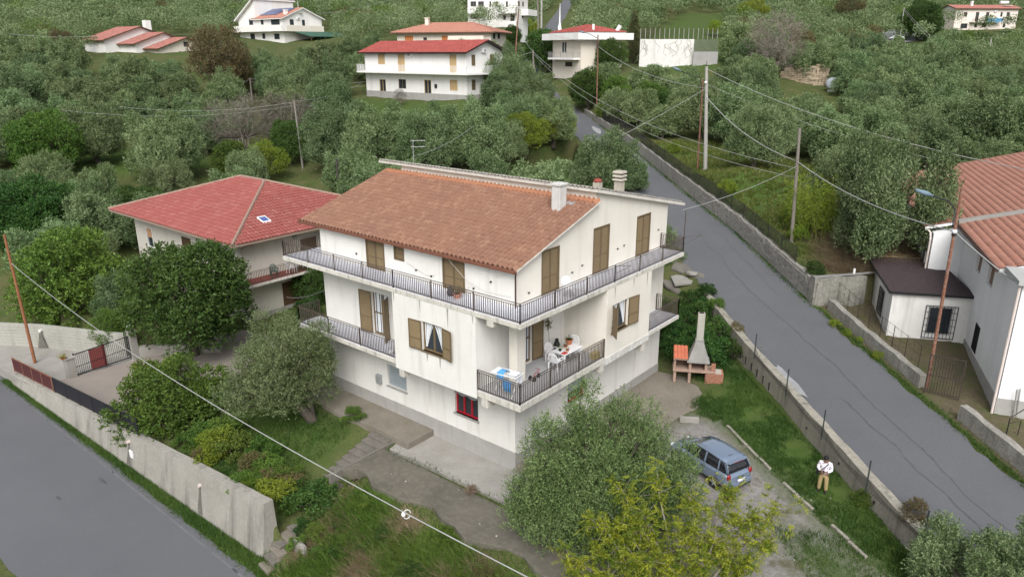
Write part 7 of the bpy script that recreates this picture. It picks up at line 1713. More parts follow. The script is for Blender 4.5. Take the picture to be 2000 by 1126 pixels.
# ------------------------------------------------------------------ the person
M_skin = mat('skin', (.20,.115,.075), .55); M_hair = mat('black_hair', (.010,.009,.009), .6)
def cloth_print():
    m = mat('printed_shirt', (.74,.70,.74), .85); t = m.node_tree; b = t.nodes['Principled BSDF']; tc = _n(t, 'ShaderNodeTexCoord')
    v = _n(t, 'ShaderNodeTexVoronoi'); v.inputs['Scale'].default_value = 15; t.links.new(tc.outputs['Object'], v.inputs['Vector']); mr = _n(t, 'ShaderNodeMapRange'); mr.inputs['From Min'].default_value = .26; mr.inputs['From Max'].default_value = .40; t.links.new(v.outputs['Distance'], mr.inputs[0])
    x = _n(t, 'ShaderNodeMix', data_type='RGBA'); x.inputs[6].default_value = (.20,.13,.26,1); x.inputs[7].default_value = (.76,.72,.76,1); t.links.new(mr.outputs[0], x.inputs[0]); t.links.new(x.outputs[2], b.inputs['Base Color']); return m
def skin_obj(name, verts, edges, radii, m, parent, root=0, sub=2):
    me = bpy.data.meshes.new(name); me.from_pydata(verts, edges, []); me.materials.append(m); o = bpy.data.objects.new(name, me); COL.objects.link(o); o.parent = parent
    sk = o.modifiers.new('skin', 'SKIN'); sk.use_smooth_shade = True; l = me.skin_vertices[0].data
    for i, rr in enumerate(radii): l[i].radius = rr if hasattr(rr, '__len__') else (rr, rr); l[i].use_root = (i == root)
    ss_ = o.modifiers.new('sub', 'SUBSURF'); ss_.levels = sub; ss_.render_levels = sub; return o
pp = (6.62,-11.30); pt = thing('person', 'person with black hair in a printed white shirt and khaki trousers, looking at a phone', 'person', (*pp, hz(*pp)+.01), math.atan2(CAM[1]-pp[1], CAM[0]-pp[0])-math.pi/2+math.pi+R_(180)+R_(-6))
# local +y faces forward
J = [(0,0,.93),(0,.0,1.08),(0,-.01,1.25),(0,.0,1.40),(0,.035,1.475),(0,.075,1.545),(0,.115,1.63)]       # pelvis to head (bowed)
E_ = [(0,1),(1,2),(2,3),(3,4),(4,5),(5,6)]; Rr = [(.155,.115),(.15,.11),(.17,.115),(.13,.09),(.055,.055),(.085,.095),(.092,.105)]
def addc(chain, rad, frm):
    prev = frm
    for p, q in zip(chain, rad): J.append(p); Rr.append(q); E_.append((prev, len(J)-1)); prev = len(J)-1
    return prev
hands = []
for sg in (-1, 1):
    h = addc([(sg*.19,.0,1.385),(sg*.265,.03,1.13),(sg*.12,.25,1.105),(sg*.055,.325,1.125)], [.058,.046,.036,.030], 3); hands.append(h)
    addc([(sg*.10,.0,.86),(sg*.125,.02,.50),(sg*.14,-.02,.09),(sg*.15,.08,.045)], [.095,.062,.042,.036], 0)
body = skin_obj('body', J, E_, Rr, M_skin, pt)
for sg in (-1, 1):
    for k in range(5):
        a = (sg*.055,.325,1.125); off = (k-1.5)*.017
        q = [(a[0]+sg*.01, a[1], a[2]+off*.6), (a[0]-sg*.01, a[1]+.05, a[2]+off), (a[0]-sg*.045, a[1]+.055, a[2]+off)] if k < 4 else [(a[0], a[1], a[2]+.02), (a[0]-sg*.02, a[1]+.03, a[2]+.05), (a[0]-sg*.035, a[1]+.045, a[2]+.05)]
        skin_obj('finger', q, [(0,1),(1,2)], [.010,.009,.007], M_skin, body, sub=1)
for sg in (-1, 1):
    mb = MB(); mb.ball((sg*.034,.205,1.615), .011, 8, 6); mb.build('eye', M_dark, body, smooth=True); mb = MB(); mb.ball((sg*.098,.10,1.60), (.014,.025,.034), 8, 6); mb.build('ear', M_skin, body, smooth=True)
mb = MB(); mb.ball((0,.225,1.585), (.014,.02,.022), 8, 6); mb.build('nose', M_skin, body, smooth=True); mb = MB(); mb.ball((0,.205,1.545), (.026,.01,.008), 8, 6); mb.build('mouth', mat('lips', (.16,.06,.05), .5), body, smooth=True)
mb = MB(); mb.ball((0,.085,1.672), (.108,.122,.095), 14, 10); mb.ball((0,.03,1.63), (.102,.09,.11), 14, 10); mb.build('hair', M_hair, pt, smooth=True)
SJ = [(0,0,.86),(0,0,1.05),(0,-.01,1.25),(0,0,1.40),(0,.03,1.455)]; SE = [(0,1),(1,2),(2,3),(3,4)]; SR = [(.205,.15),(.185,.14),(.20,.14),(.155,.105),(.07,.065)]
for sg in (-1, 1):
    b0 = len(SJ); SJ += [(sg*.20,.0,1.385),(sg*.275,.03,1.13),(sg*.14,.235,1.108)]; SE += [(3,b0),(b0,b0+1),(b0+1,b0+2)]; SR += [.082,.068,.05]
skin_obj('shirt', SJ, SE, SR, cloth_print(), pt)
TJ = [(0,0,.95),(0,0,.86)]; TE = [(0,1)]; TR = [(.175,.13),(.16,.125)]
for sg in (-1, 1): b0 = len(TJ); TJ += [(sg*.10,.0,.80),(sg*.125,.02,.48),(sg*.14,-.015,.10)]; TE += [(1,b0),(b0,b0+1),(b0+1,b0+2)]; TR += [.118,.088,.078]
skin_obj('trousers', TJ, TE, TR, mat('khaki', (.38,.285,.14), .9, (.32,.24,.12), 9, .6, obj=True), pt)
for sg in (-1, 1): mb = MB(); mb.ball((sg*.147,.05,.05), (.052,.135,.055), 12, 8); mb.build('shoe', M_black, pt, smooth=True)
mb = MB(); mb.tube([(-.13,.09,1.43),(-.03,.155,1.29),(.10,.165,1.12),(.21,.12,.98),(.26,.02,.90)], .017, 6); mb.tube([(-.13,.09,1.43),(-.08,-.1,1.44),(.10,-.16,1.2),(.26,-.03,.92)], .015, 6); st_ = mb.build('strap', M_black, pt)
bg_ = MB(); bg_.box(.225,.335,-.07,.09,.80,.97); o = bg_.build('shoulder_bag', M_black, bevel=.02); o.location = pt.location; o.rotation_euler = pt.rotation_euler; tag(o, 'small black shoulder bag hanging at the hip of the person', 'bag')
ph = MB(); ph.box(-.036,.036,.36,.372,1.08,1.22); o = ph.build('phone', M_black, bevel=.004); o.location = pt.location; o.rotation_euler = pt.rotation_euler; tag(o, 'dark phone held in both hands of the person', 'phone')

# ------------------------------------------------------------------ things on the terrace and balconies
M_plastic = mat('white_plastic', (.76,.76,.77), .45, (.68,.68,.69), 3, .5)
def table(loc, rot, L, W, h, label, m=M_plastic, group=None):
    t = thing('table', label, 'table', loc, rot, group); mb = MB(); mb.box(-L/2,L/2,-W/2,W/2,h-.035,h); mb.build('tabletop', m, t, bevel=.012)
    mb = MB(); mb.box(-L/2+.06,L/2-.06,-W/2+.06,W/2-.06,h-.10,h-.036); mb.build('apron', m, t)
    q = MB(); q.hexa([(-.022,-.022,0),(.022,-.022,0),(.022,.022,0),(-.022,.022,0)],[(-.04,-.04,h-.04),(.04,-.04,h-.04),(.04,.04,h-.04),(-.04,.04,h-.04)]); lm_ = q.mesh('leg', m)
    for sx in (-1,1):
        for sy in (-1,1): link('leg', lm_, t, (sx*(L/2-.08), sy*(W/2-.08), 0))
    return t
def chair(loc, rot, label, m=M_plastic, group=None):
    """monobloc chair facing local +y"""
    t = thing('plastic_chair', label, 'chair', loc, rot, group)
    mb = MB(); mb.hexa([(-.21,-.20,.40),(.21,-.20,.40),(.23,.22,.42),(-.23,.22,.42)],[(-.21,-.20,.425),(.21,-.20,.425),(.23,.22,.445),(-.23,.22,.445)]); mb.build('seat', m, t, bevel=.01)
    mb = MB(); n = 10     # rounded back with slots
    pts = [(.25*math.cos(a), -.23-.10*math.sin(a), .45+.42*math.sin(a)**.6) for a in np.linspace(.02, math.pi-.02, n+1)]
    mb.tube(pts, .022, 6)
    for k in range(-3, 4): x = k*.058; mb.bar((x, -.21, .43), (x*1.1, -.325, .45+.42*math.sqrt(max(0, 1-(x/.27)**2))**.6-.01), .034, .012, up=(0,1,0))
    mb.build('backrest', m, t)
    for sg in (-1,1):
        mb = MB(); mb.tube([(sg*.25,-.24,.55),(sg*.29,-.1,.64),(sg*.29,.15,.63),(sg*.26,.20,.44)], [.018,.024,.024,.02], 6); mb.build('arm', m, t)
    q = MB(); q.hexa([(-.016,-.016,0),(.016,-.016,0),(.016,.016,0),(-.016,.016,0)],[(-.032,-.028,.41),(.032,-.028,.41),(.032,.028,.41),(-.032,.028,.41)]); lm_ = q.mesh('leg', m)
    for sx in (-1,1):
        for y in (-.22,.21): link('leg', lm_, t, (sx*.215, y, 0))
    return t
table((3.25,-.44,Z1), R_(-2), 1.38, .78, .74, 'white plastic table on the corner terrace, set with plants')
chair((2.35,-.42,Z1), R_(-80), 'white plastic chair at the near end of the terrace table', group='white chairs at the terrace table'); chair((2.95,.18,Z1), R_(175), 'white plastic chair behind the terrace table', group='white chairs at the terrace table'); chair((4.25,-.05,Z1), R_(110), 'white plastic chair at the far end of the terrace table', group='white chairs at the terrace table')
M_terra = mat('terracotta_pot', (.42,.155,.075), .85, (.35,.13,.065), 5, .6); M_pinkpot = mat('pink_pot', (.50,.23,.17), .7)
def pot(loc, r_, h, label, m=M_terra, leaves=None, n=40, ll=.16, up=.6, stem=None):
    t = thing('plant_pot', label, 'plant pot', loc); mb = MB(); mb.lathe([(r_*.68,0),(r_*.98,h*.86),(r_*1.1,h*.87),(r_*1.1,h),(r_*.92,h),(r_*.9,h*.9)], n=14); mb.build('pot', m, t, smooth=False)
    mb = MB(); mb.lathe([(r_*.9,h*.9),(.01,h*.92)], n=12); mb.build('soil', M_dark, t)
    if leaves:
        q = np.random.default_rng(int(abs(loc[0]*97+loc[1]*31))+1); P = np.c_[q.normal(0,r_*.4,n), q.normal(0,r_*.4,n), np.full(n, h*.95)]; D = unit(np.c_[q.normal(0,.6,n), q.normal(0,.6,n), np.full(n, up)]); V, F, T = sprigs(P, D, 5, ll*1.6, ll*.6, ll*.16, q, .5); link('plant', np_mesh('plant', V, F, leaves, fattr=('tint', T)), t)
    if stem:
        mb = MB(); mb.tube([(0,0,h*.9),(-.05,.05,h+.3),(-.1,.1,h+stem)], [.014,.011,.008], 5); mb.build('stem', M_bark, t); q = np.random.default_rng(9); n = 50; P = np.c_[q.normal(-.1,.06,n), q.normal(.1,.06,n), q.normal(h+stem,.13,n)]; V, F, T = sprigs(P, unit(q.normal(0,1,(n,3))), 4, .1, .11, .035, q, .7); link('dry_head', np_mesh('dry_head', V, F, LM_brown, fattr=('tint', T)), t)
    return t
zt4 = Z1+.741
pot((3.72,-.2,zt4), .17, .25, 'large terracotta pot with a stubby plant on the terrace table', leaves=LM_dark, n=26, ll=.13)
pot((3.42,.62,Z1), .15, .28, 'pot with a tall dry brown stalk against the terrace wall', m=M_pinkpot, stem=1.35)
pot((3.3,-.3,zt4), .10, .10, 'low orange bowl in the middle of the terrace table', leaves=LM_brown, n=12, ll=.1); pot((3.0,-.62,zt4), .08, .09, 'small orange dish of flowers at the edge of the terrace table', leaves=LM_yellow, n=12, ll=.1); pot((2.8,-.35,zt4), .07, .10, 'small dark potted plant at the near end of the table', m=M_dark, leaves=LM_green, n=14, ll=.12)
o = MB().box(-.16,.16,-.11,.11,0,.012).build('dish_cloth', mat('red_cloth', (.45,.06,.05), .9), loc=(2.72,-.66,zt4)); tag(o, 'folded red cloth lying on the terrace table', 'cloth')
t = thing('gas_bottle', 'black gas bottle standing by the terrace wall', 'gas bottle', (3.95,.66,Z1)); mb = MB(); mb.lathe([(.10,0),(.15,.05),(.15,.48),(.11,.56),(.04,.60)], n=14); mb.build('cylinder', M_black, t, smooth=True); mb = MB(); mb.lathe([(.08,.58),(.09,.60),(.09,.70),(.07,.72)], n=12); mb.build('collar', M_black, t)
t = thing('crate', 'yellow plastic crate behind the terrace railing', 'crate', (4.55,-1.1,Z1)); mb = MB(); mb.box(-.2,.2,-.14,.14,0,.3); mb.build('box', mat('yellow_crate', (.48,.40,.18), .6), t)
t = thing('tricycle', 'tiny dark tricycle by the pillar on the terrace', 'tricycle', (.95,-.35,Z1)); mb = MB(); mb.tube([(-.2,0,.12),(0,0,.28),(.22,0,.30),(.25,0,.12)], .018, 6); mb.tube([(.22,-.14,.42),(.22,.14,.42)], .014, 6); mb.tube([(.22,0,.3),(.22,0,.42)], .014, 6); mb.build('frame', mat('trike_red', (.30,.04,.04), .5), t)
for x, y in ((.25,0),(-.2,.12),(-.2,-.12)):
    mb = MB(); mb.lathe([(.05,-.02),(.11,-.02),(.11,.02),(.05,.02)], n=12); wq = mb.build('wheel', M_black, t); wq.location = (x, y, .11); wq.rotation_euler = (math.pi/2, 0, 0)
# clothes horse
t = thing('clothes_horse', 'white folding clothes horse on the terrace corner', 'clothes horse', (-.88,-.28,Z1), R_(8)); M_rack = M_white
mb = MB(); L2, W2, zt5 = .62, .30, .95
for y in (-L2, L2): mb.tube([(-W2,y,zt5),(W2,y,zt5)], .016, 6)
for x in (-W2, W2): mb.tube([(x,-L2,zt5),(x,L2,zt5)], .018, 6)
mb.build('top_frame', M_rack, t)
for k in range(1, 8): mb = MB(); x = -W2+2*W2*k/8; mb.tube([(x,-L2,zt5),(x,L2,zt5)], .007, 5); mb.build('line', M_rack, t)
for y in (-L2*.75, L2*.75):
    for sg in (-1, 1): mb = MB(); mb.tube([(sg*W2,y,zt5),(-sg*.34,y*.9,0)], .016, 6); mb.build('leg', M_rack, t)
RK = t
def cloth(name, label, pts, m, grp='washing on the terrace clothes horse'):
    mb = MB(); n = len(pts)-1
    for a, b in zip(pts[:-1], pts[1:]): mb.face([a[0], a[1], b[1], b[0]])
    o = mb.build(name, m); o.location = RK.location; o.rotation_euler = RK.rotation_euler; sd_ = o.modifiers.new('thick', 'SOLIDIFY'); sd_.thickness = .012; tag(o, label, 'clothes', grp)
M_blue2 = mat('bright_blue_cloth', (.06,.26,.58), .85, (.10,.34,.66), 8, .6); M_wc = mat('white_cloth', (.74,.75,.78), .9, (.62,.64,.70), 8, .6)
cloth('blue_shirt', 'bright blue shirt bunched over the top of the clothes horse', [((-.3,-.02,.75),(-.3,.32,.78)),((-.28,0,.98),(-.28,.30,1.0)),((-.05,.04,1.03),(-.1,.28,1.06)),((.15,.0,.99),(.15,.3,1.0)),((.32,.02,.80),(.30,.32,.83))], M_blue2)
cloth('white_towel', 'white towel hanging from the near end of the clothes horse', [((-.2,-.55,.99),(-.2,-.15,.98)),((.24,-.56,.99),(.22,-.12,.98)),((.34,-.55,.85),(.33,-.15,.86)),((.36,-.52,.42),(.35,-.18,.5))], M_wc)
cloth('blue_towel', 'light blue towel hanging low under the clothes horse', [((-.25,-.35,.70),(-.25,.05,.72)),((-.30,-.36,.45),(-.28,.04,.42)),((-.22,-.33,.20),(-.24,0,.24))], M_blue2)
cloth('striped_cloth', 'pale cloth lying flat at the far end of the clothes horse', [((-.28,.35,.975),(-.27,.56,.975)),((.25,.36,.985),(.26,.57,.98))], M_wc)
# upper balcony
pot((-.62,2.72,Z2), .19, .22, 'pink bowl pot with dry stems on the upper balcony', m=M_pinkpot, leaves=LM_brown, n=22, ll=.22)
t = thing('sack', 'dark sack standing beside the pink pot on the upper balcony', 'sack', (-.55,3.2,Z2)); mb = MB(); mb.lathe([(.14,0),(.17,.15),(.13,.32),(.05,.40)], n=10); mb.build('bag', mat('dark_sack', (.055,.055,.065), .8), t, smooth=True)
chair((2.5,-1.0,Z2), R_(160), 'white plastic chair on the upper balcony behind the railing')
mb = MB(); mb.ball((0,0,.1), (.2,.12,.1), 10, 6); o = mb.build('plastic_bag', M_white, smooth=True, loc=(-1.1,6.7,Z1)); tag(o, 'white plastic bag on the lower left balcony', 'bag')
pot((9.4,-.9,Z1), .15, .2, 'small plant pot on the little far balcony', leaves=LM_green, n=24, ll=.2)
# neighbour's balcony
chair((6.1,27.75,2.0), R_(160), 'dark green plastic chair on the balcony of the red roofed house', m=mat('green_plastic', (.03,.075,.065), .5)); table((8.3,27.75,2.0), 0, 1.1, .7, .74, 'white plastic table on the balcony of the red roofed house')
chair((7.4,27.6,2.0), R_(-100), 'white plastic chair beside the table on the neighbouring balcony')
pot((-8.05,29.0,-.12), .17, .12, 'yellow flowering plant on top of the left gate post', leaves=LM_yellow, n=26, ll=.2)

# ------------------------------------------------------------------ walled yard, ruin, tank
def wall_px(name, label, uvL, uvR, vtopL, vtopR, D, m, th=.4, low=2.0, cat='wall'):
    a = pd(*uvL, D); b = pd(*uvR, D); 
    ta = pd(uvL[0], vtopL, D); tb = pd(uvR[0], vtopR, D); t = thing(name, label, cat, a); n = unit(np.array((-(b-a)[1], (b-a)[0], 0)))*th
    if n@_fw < 0: n = -n
    ta[:2] = a[:2]; tb[:2] = b[:2]; z = lambda p, dz=0: np.array((p[0], p[1], p[2]+dz))
    mb = MB(); mb.hexa([z(a,-low)-a, z(b,-low)-a, z(b,-low)+n-a, z(a,-low)+n-a], [ta-a, tb-a, tb+n-a, ta+n-a]); mb.build('wall', m, t); return t, a, b, ta, tb, n
M_vw = mat('vine_stained_wall', (.70,.69,.66), .9, (.58,.57,.54), 1.2, .7, streak=((.30,.29,.25), .8, .5))
t, a, b, ta, tb, n = wall_px('yard_wall', 'high white wall with dry vines round the yard uphill', (1248,132), (1352,136), 77, 77, 125, M_vw)
r = np.random.default_rng(12); mb = MB()
for k in range(20):
    q = r.uniform(.02, .98); p = (ta*(1-q)+tb*q)-a+np.array((0,0,r.uniform(-1.5,0)))-n*.15; pts = [p]
    for _ in range(5): pts.append(pts[-1]+np.array((*(unit(tb-ta)[:2]*r.normal(0,.4)), r.uniform(-.7,-.1))))
    mb.tube(pts, [.024,.022,.02,.018,.015,.01], 4, cap=False)
mb.build('dry_vines', mat('vine', (.34,.31,.25), .95), t, kind='stuff')
t2 = thing('yard_fence', 'row of tall pale posts with netting on top of the white yard wall', 'fence', ta); q = MB(); q.tube([(0,0,0),(0,0,1.75)], .05, 5); pm = q.mesh('post', M_concrete_pole)
ex = (tb-ta)*1.42
for k in range(17): link('post', pm, t2, ex*(k/16))
mb = MB()
for k in range(120): mb.bar(ex*(k/120), ex*(k/120)+(0,0,1.6), .012, .012, up=(0,1,0))
for j in range(7): mb.bar((0,0,.25*j+.1), ex+(0,0,.25*j+.1), .012, .012)
mb.build('netting', M_wire, t2, kind='stuff')
t, a, b, ta, tb, n = wall_px('yard_wall', 'grey concrete wall below the sheet metal fence of the yard', (1352,140), (1400,138), 101, 101, 124, mat('grey_yard_wall', (.36,.35,.34), .9, (.28,.27,.26), 1, .8))
t3 = thing('sheet_fence', 'grey corrugated sheet fence above the grey yard wall', 'fence', ta)
for k in range(22):
    p = (tb-ta)*(k/22); mb = MB(); mb.bar(p+(0,0,.02), p+(0,0,1.95), .02, .11, up=(1,0,0)); mb.build('sheet', M_steel, t3)
# stone ruin
rp = pd(1590,168,112); t = thing('ruin', 'roofless ruin of pale rough stones among the olives', 'ruin', (rp[0],rp[1],hz(rp[0],rp[1])-.3), R_(-18)); M_stone = mat('ruin_stone', (.42,.35,.26), .95, (.36,.28,.19), 2.5, .8, rand=.4, rcol=(.58,.49,.36)); q = random.Random(4)
sm = []
for k in range(4):
    mb = MB(); w_, d_, h_ = q.uniform(.2,.32), q.uniform(.2,.3), q.uniform(.11,.16); mb.hexa([(-w_,-d_,-h_),(w_,-d_*.9,-h_),(w_*.95,d_,-h_),(-w_,d_,-h_)], [(-w_*.9,-d_*.95,h_),(w_*.92,-d_,h_*.9),(w_*.9,d_*.9,h_),(-w_*.95,d_*.92,h_*.95)]); sm.append(mb.mesh('stone', M_stone))
for wl, (p0, p1, h0, h1) in enumerate((((0,0),(0,6.2),3.4,2.6),((0,0),(2.2,-.6),3.4,3.2))):
    L_ = math.dist(p0, p1); nn = int(L_/.5)
    for k in range(nn):
        f = (k+.5)/nn; hh = h0+(h1-h0)*f+q.uniform(-.4,.2); z = .1
        while z < hh:
            o = link('stone', sm[q.randint(0,3)], t, (p0[0]+(p1[0]-p0[0])*f+q.uniform(-.05,.05), p0[1]+(p1[1]-p0[1])*f+q.uniform(-.05,.05), z), q.uniform(-.2,.2)+math.atan2(p1[1]-p0[1], p1[0]-p0[0])); z += .29
tp = G(1625, 180); t = thing('water_tank', 'pale blue grey water tank between the olives beside the ruin', 'tank', (tp[0],tp[1],tp[2])); mb = MB(); mb.tube([(-.9,0,1.2),(-.75,0,1.2),(.75,0,1.2),(.9,0,1.2)], [.55,.85,.85,.55], 14); mb.build('tank', mat('tank_grey', (.42,.46,.50), .5), t, smooth=True)
for x in (-.5,.5): mb = MB(); mb.box(x-.08,x+.08,-.5,.5,0,.55); mb.build('cradle', M_steel, t)

# ------------------------------------------------------------------ poles, lamps, cables
def pole_pts(uvb, uvt, base=None, lean_d=0.0):
    b = np.array(base, float) if base is not None else G(*uvb); c, d = ray(*uvt); hd = np.linalg.norm((b-c)[:2])+lean_d; k = hd/np.linalg.norm(d[:2]); return b, c+d*k
POLE = {}
def pole(key, name, label, uvb, uvt, m, r0=.11, r1=.08, base=None, group=None, cat='utility pole', square=False, lean_d=0.0):
    b, tp_ = pole_pts(uvb, uvt, base, lean_d); t = thing(name, label, cat, b, group=group); mb = MB(); d = tp_-b
    mb.tube([(0,0,-.4), d*.5, d], [r0, (r0+r1)/2, r1], 4 if square else 10); mb.build('shaft', m, t); POLE[key] = (b, tp_); return t
t = pole('A', 'utility_pole', 'tall concrete pole on the field edge, right of the climbing road', (1378,335), (1380,130), M_concrete_pole, .20, .13)
b, tp_ = POLE['A']; mb = MB(); mb.tube([tp_-b, tp_-b+(0,0,.5)], .03, 6); mb.build('spike', M_black, t); mb = MB(); mb.ball(tp_-b+(-.15,-.1,-1.4), .13, 8, 6); mb.build('insulator', M_white, t, smooth=True)
def lamp(key, name, label, uvb, uvt, arm, m=M_rust, base=None, r0=.09, head=None):
    t = pole(key, name, label, uvb, uvt, m, r0, r0*.8, base, cat='street lamp'); b, tp_ = POLE[key]
    k = depth(tp_); pts = [pd(u, v, k)-b for u, v in arm]; mb = MB(); mb.tube(pts, .035, 6); mb.build('arm', M_black, t)
    d = unit(pts[-1]-pts[-2]); mb = MB(); mb.tube([pts[-1]-d*.1, pts[-1]+d*.25, pts[-1]+d*.75], [.05,.13,.07], 8); mb.build('lamp_head', mat('lamp_housing', (.14,.20,.24), .5), t, smooth=True); return t
lamp('B', 'street_lamp', 'rusty iron lamp pole standing against the tall concrete pole', (1362,333), (1373,155), [(1370,175),(1368,152),(1345,146),(1328,138)])
lamp('C', 'street_lamp', 'leaning rusty lamp pole on the low wall at the right house', (1808,757), (1879,368), [(1861,440),(1866,410),(1852,392),(1838,388),(1818,381)], base=(17.35,-13.0,1.25), r0=.085)
b, tp_ = POLE['C']; t = [o for o in COL.objects if o.name == 'street_lamp.001'][0]; cc = b+(tp_-b)*.80; mb = MB(); mb.ball(cc-b, .12, 8, 6); mb.build('insulator', M_white, t, smooth=True); mb = MB(); mb.ball(cc-b-(0,0,.15), .11, 8, 6); mb.build('clamp', M_black, t)
lamp('D', 'street_lamp', 'rusty lamp pole among bushes at the road bend', (1165,232), (1168,68), [(1168,95),(1167,75),(1150,66),(1142,64)], r0=.09)
pole('E', 'utility_pole', 'grey wooden pole beside the bamboo', (1550,473), (1562,250), M_wood, .13, .10, base=road_pt(25.6, 2.4, 1.4))
pole('F', 'utility_pole', 'grey wooden pole behind the red roof', (592,330), (574,195), M_wood, .13, .10)
pole('G', 'utility_pole', 'short grey pole among olives left of the long white house', (493,199), (488,152), M_wood, .13, .10)
pole('L', 'utility_pole', 'rusty leaning iron pole at the garden wall, by the left edge', (70,705), (8,458), mat('orange_rust', (.30,.125,.055), .8, (.20,.085,.045), 4, .8), .10, .075, base=(-8.25,33.8,-1.7))
t = pole('H', 'utility_pole', 'braced grey pole above the roadside olive', (1043,160), (1041,98), M_wood, .16, .12, base=pd(1043,165,112)); b, tp_ = POLE['H']
for du in (-9, 7): mb = MB(); e = pd(1043+du, 160, 112)-b; mb.tube([e-(0,0,.5), (tp_-b)*.72], .09, 6); mb.build('brace', M_wood, t)
pole('I', 'utility_pole', 'pale pole beside the white car', (1757,80), (1766,15), M_concrete_pole, .18, .12, base=gz(pd(1757,80,196)))
pole('J', 'utility_pole', 'leaning rusty pole beside the long gable', (1006,112), (1013,20), M_rust, .12, .09, base=pd(1006,114,118)); pole('K', 'utility_pole', 'pale tall pole beside the apartment block, left one', (1052,64), (1049,-20), M_wood, .18, .14, base=pd(1052,66,140)); pole('K2', 'utility_pole', 'pale tall pole beside the apartment block, right one', (1057,90), (1058,-20), M_concrete_pole, .2, .15, base=pd(1057,92,134))
pole('M', 'utility_pole', 'far pole on the slope left of the cream house', (720,52), (719,8), M_concrete_pole, .2, .14, base=gz(pd(720,52,185))); pole('N', 'utility_pole', 'far pole on the slope left of the apartment block', (798,26), (797,-8), M_concrete_pole, .2, .14, base=gz(pd(798,26,230))); pole('O', 'utility_pole', 'short pole in the olives below the pink house', (1934,101), (1936,76), M_concrete_pole, .18, .12, base=gz(pd(1934,101,165)))
M_cable = mat('pale_cable', (.38,.38,.37), .7, (.30,.30,.29), 1.0); M_cable2 = mat('grey_wire', (.33,.33,.32), .7)
def cable(label, a, b, sag, r_=.018, m=None, n=24, group=None):
    a, b = np.array(a, float), np.array(b, float); t_ = np.linspace(0, 1, n+1); pts = [a+(b-a)*q-np.array((0,0,sag*4*q*(1-q))) for q in t_]; mb = MB(); mb.tube([p-a for p in pts], r_, 5); o = mb.build('overhead_cable', m or M_cable, loc=[float(x) for x in a]); return tag(o, label, 'cable', group)
top = lambda k, f=1.0: POLE[k][0]+(POLE[k][1]-POLE[k][0])*f
pl_ = px_(18, 515, top('L')[0]); pl_ = top('L', .79)
cable('thick pale cable sweeping from the left rusty pole across the front garden', pl_, pd(1120,1172,15.5), .95, .016, n=60)
q = pd(788,1003,19.6); cc_ = None
# porcelain joint hanging from that cable
a_, b_ = np.array(pl_), pd(1120,1172,15.5); best = min((abs(uv_of(a_+(b_-a_)*s_-np.array((0,0,.95*4*s_*(1-s_))))[0]-788), s_) for s_ in np.linspace(.3,.95,400))[1]; jp = a_+(b_-a_)*best-np.array((0,0,.95*4*best*(1-best)))
t = thing('cable_joint', 'white joint box with a loop of wire on the thick pale cable', 'joint box', jp-(0,0,.02)); mb = MB(); mb.ball((0,0,-.06), (.06,.06,.08), 8, 6); mb.build('box', M_white, t, smooth=True); mb = MB(); mb.tube([(.16*math.cos(a)*.6+.12,-.1*math.cos(a)*.4,-.12+.14*math.sin(a)) for a in np.linspace(0, 5.6, 14)], .012, 5); mb.build('loop', M_white, t)
cable('thick pale cable from the tall concrete pole down to the wooden pole', top('A',.72), top('E',.72), .7, .03); cable('thick pale cable from the wooden pole to the lamp pole at the right house', top('E',.72), top('C',.80), .55, .028)
cable('thick pale cable from the right lamp pole along the front of the white house', top('C',.80), pd(2060,600,34), .2, .025)
cable('long pale cable from the top of the tall concrete pole to the right edge', top('A',.98), pd(2080,345,42), 1.0, .024, n=40); cable('thin wire from the tall concrete pole to the yellow poplar', top('A',.84), pd(1935,333,64), .8, .012, M_cable2)
cable('pale cable from the bend lamp pole down to the tall concrete pole', top('D',.86), top('A',.80), .9, .026); cable('pale guy wire slanting from the tall concrete pole behind the roadside olive', top('A',.80), pd(1215,264,66), .1, .016)
cable('upper wire of the pair from the braced pole to the wooden pole', top('H',.95), top('E',.66), 2.2, .02, n=40); cable('lower wire of the pair from the braced pole to the wooden pole', top('H',.90), top('E',.58), 2.6, .018, n=40)
cable('thin service wire from the wooden pole to the corner of the main roof', top('E',.68), (14.45,-.2,9.3), .25, .014)
cable('service wire from the braced pole to the long white house', top('H',.95), pd(915,118,103), .4, .02); cable('wire from the braced pole to the leaning rusty pole', top('H',.97), top('J',.7), .5, .016, M_cable2); cable('wire from the leaning rusty pole to the tall pale pole', top('J',.75), top('K',.35), .8, .016, M_cable2); cable('wire from the braced pole toward the bend lamp pole', top('K2',.30), top('D',.92), .5, .02)
cable('upper wire from the short grey pole to the long white house', top('G',.97), pd(712,160,112), .5, .018); cable('lower wire from the short grey pole to the long white house', top('G',.85), pd(712,168,112), .6, .014); cable('wire from the short grey pole down into the olives', top('G',.97), pd(362,202,98), .6, .018)
cable('upper wire from the pole behind the red roof to the long white house', top('F',.98), pd(705,163,110), .5, .018); cable('lower wire from the pole behind the red roof to the roadside', top('F',.93), pd(720,185,112), .6, .015); cable('upper wire from the pole behind the red roof to the left', top('F',.97), pd(230,208,80), .7, .014, M_cable2); cable('lower wire from the pole behind the red roof to the left', top('F',.92), pd(120,215,78), .9, .012, M_cable2)
bF = POLE['F'][0]; cable('slanting stay wire of the pole behind the red roof', top('F',.95), bF+(-1.2,-1.6,0), .02, .012, M_cable2)
cable('long wire in front of the stepped gables at the upper left', pd(-40,58,120), pd(195,70,125), .6, .022); cable('long wire from the stepped gables to the solar villa', pd(335,67,130), pd(468,56,150), .5, .02); cable('upper wire of the pair from the pale pole down to the right edge', top('I',.97), pd(2040,188,95), 2.2, .026, n=40); cable('lower wire of the pair from the pale pole down to the right edge', top('I',.93), pd(2040,195,95), 2.6, .022, n=40)
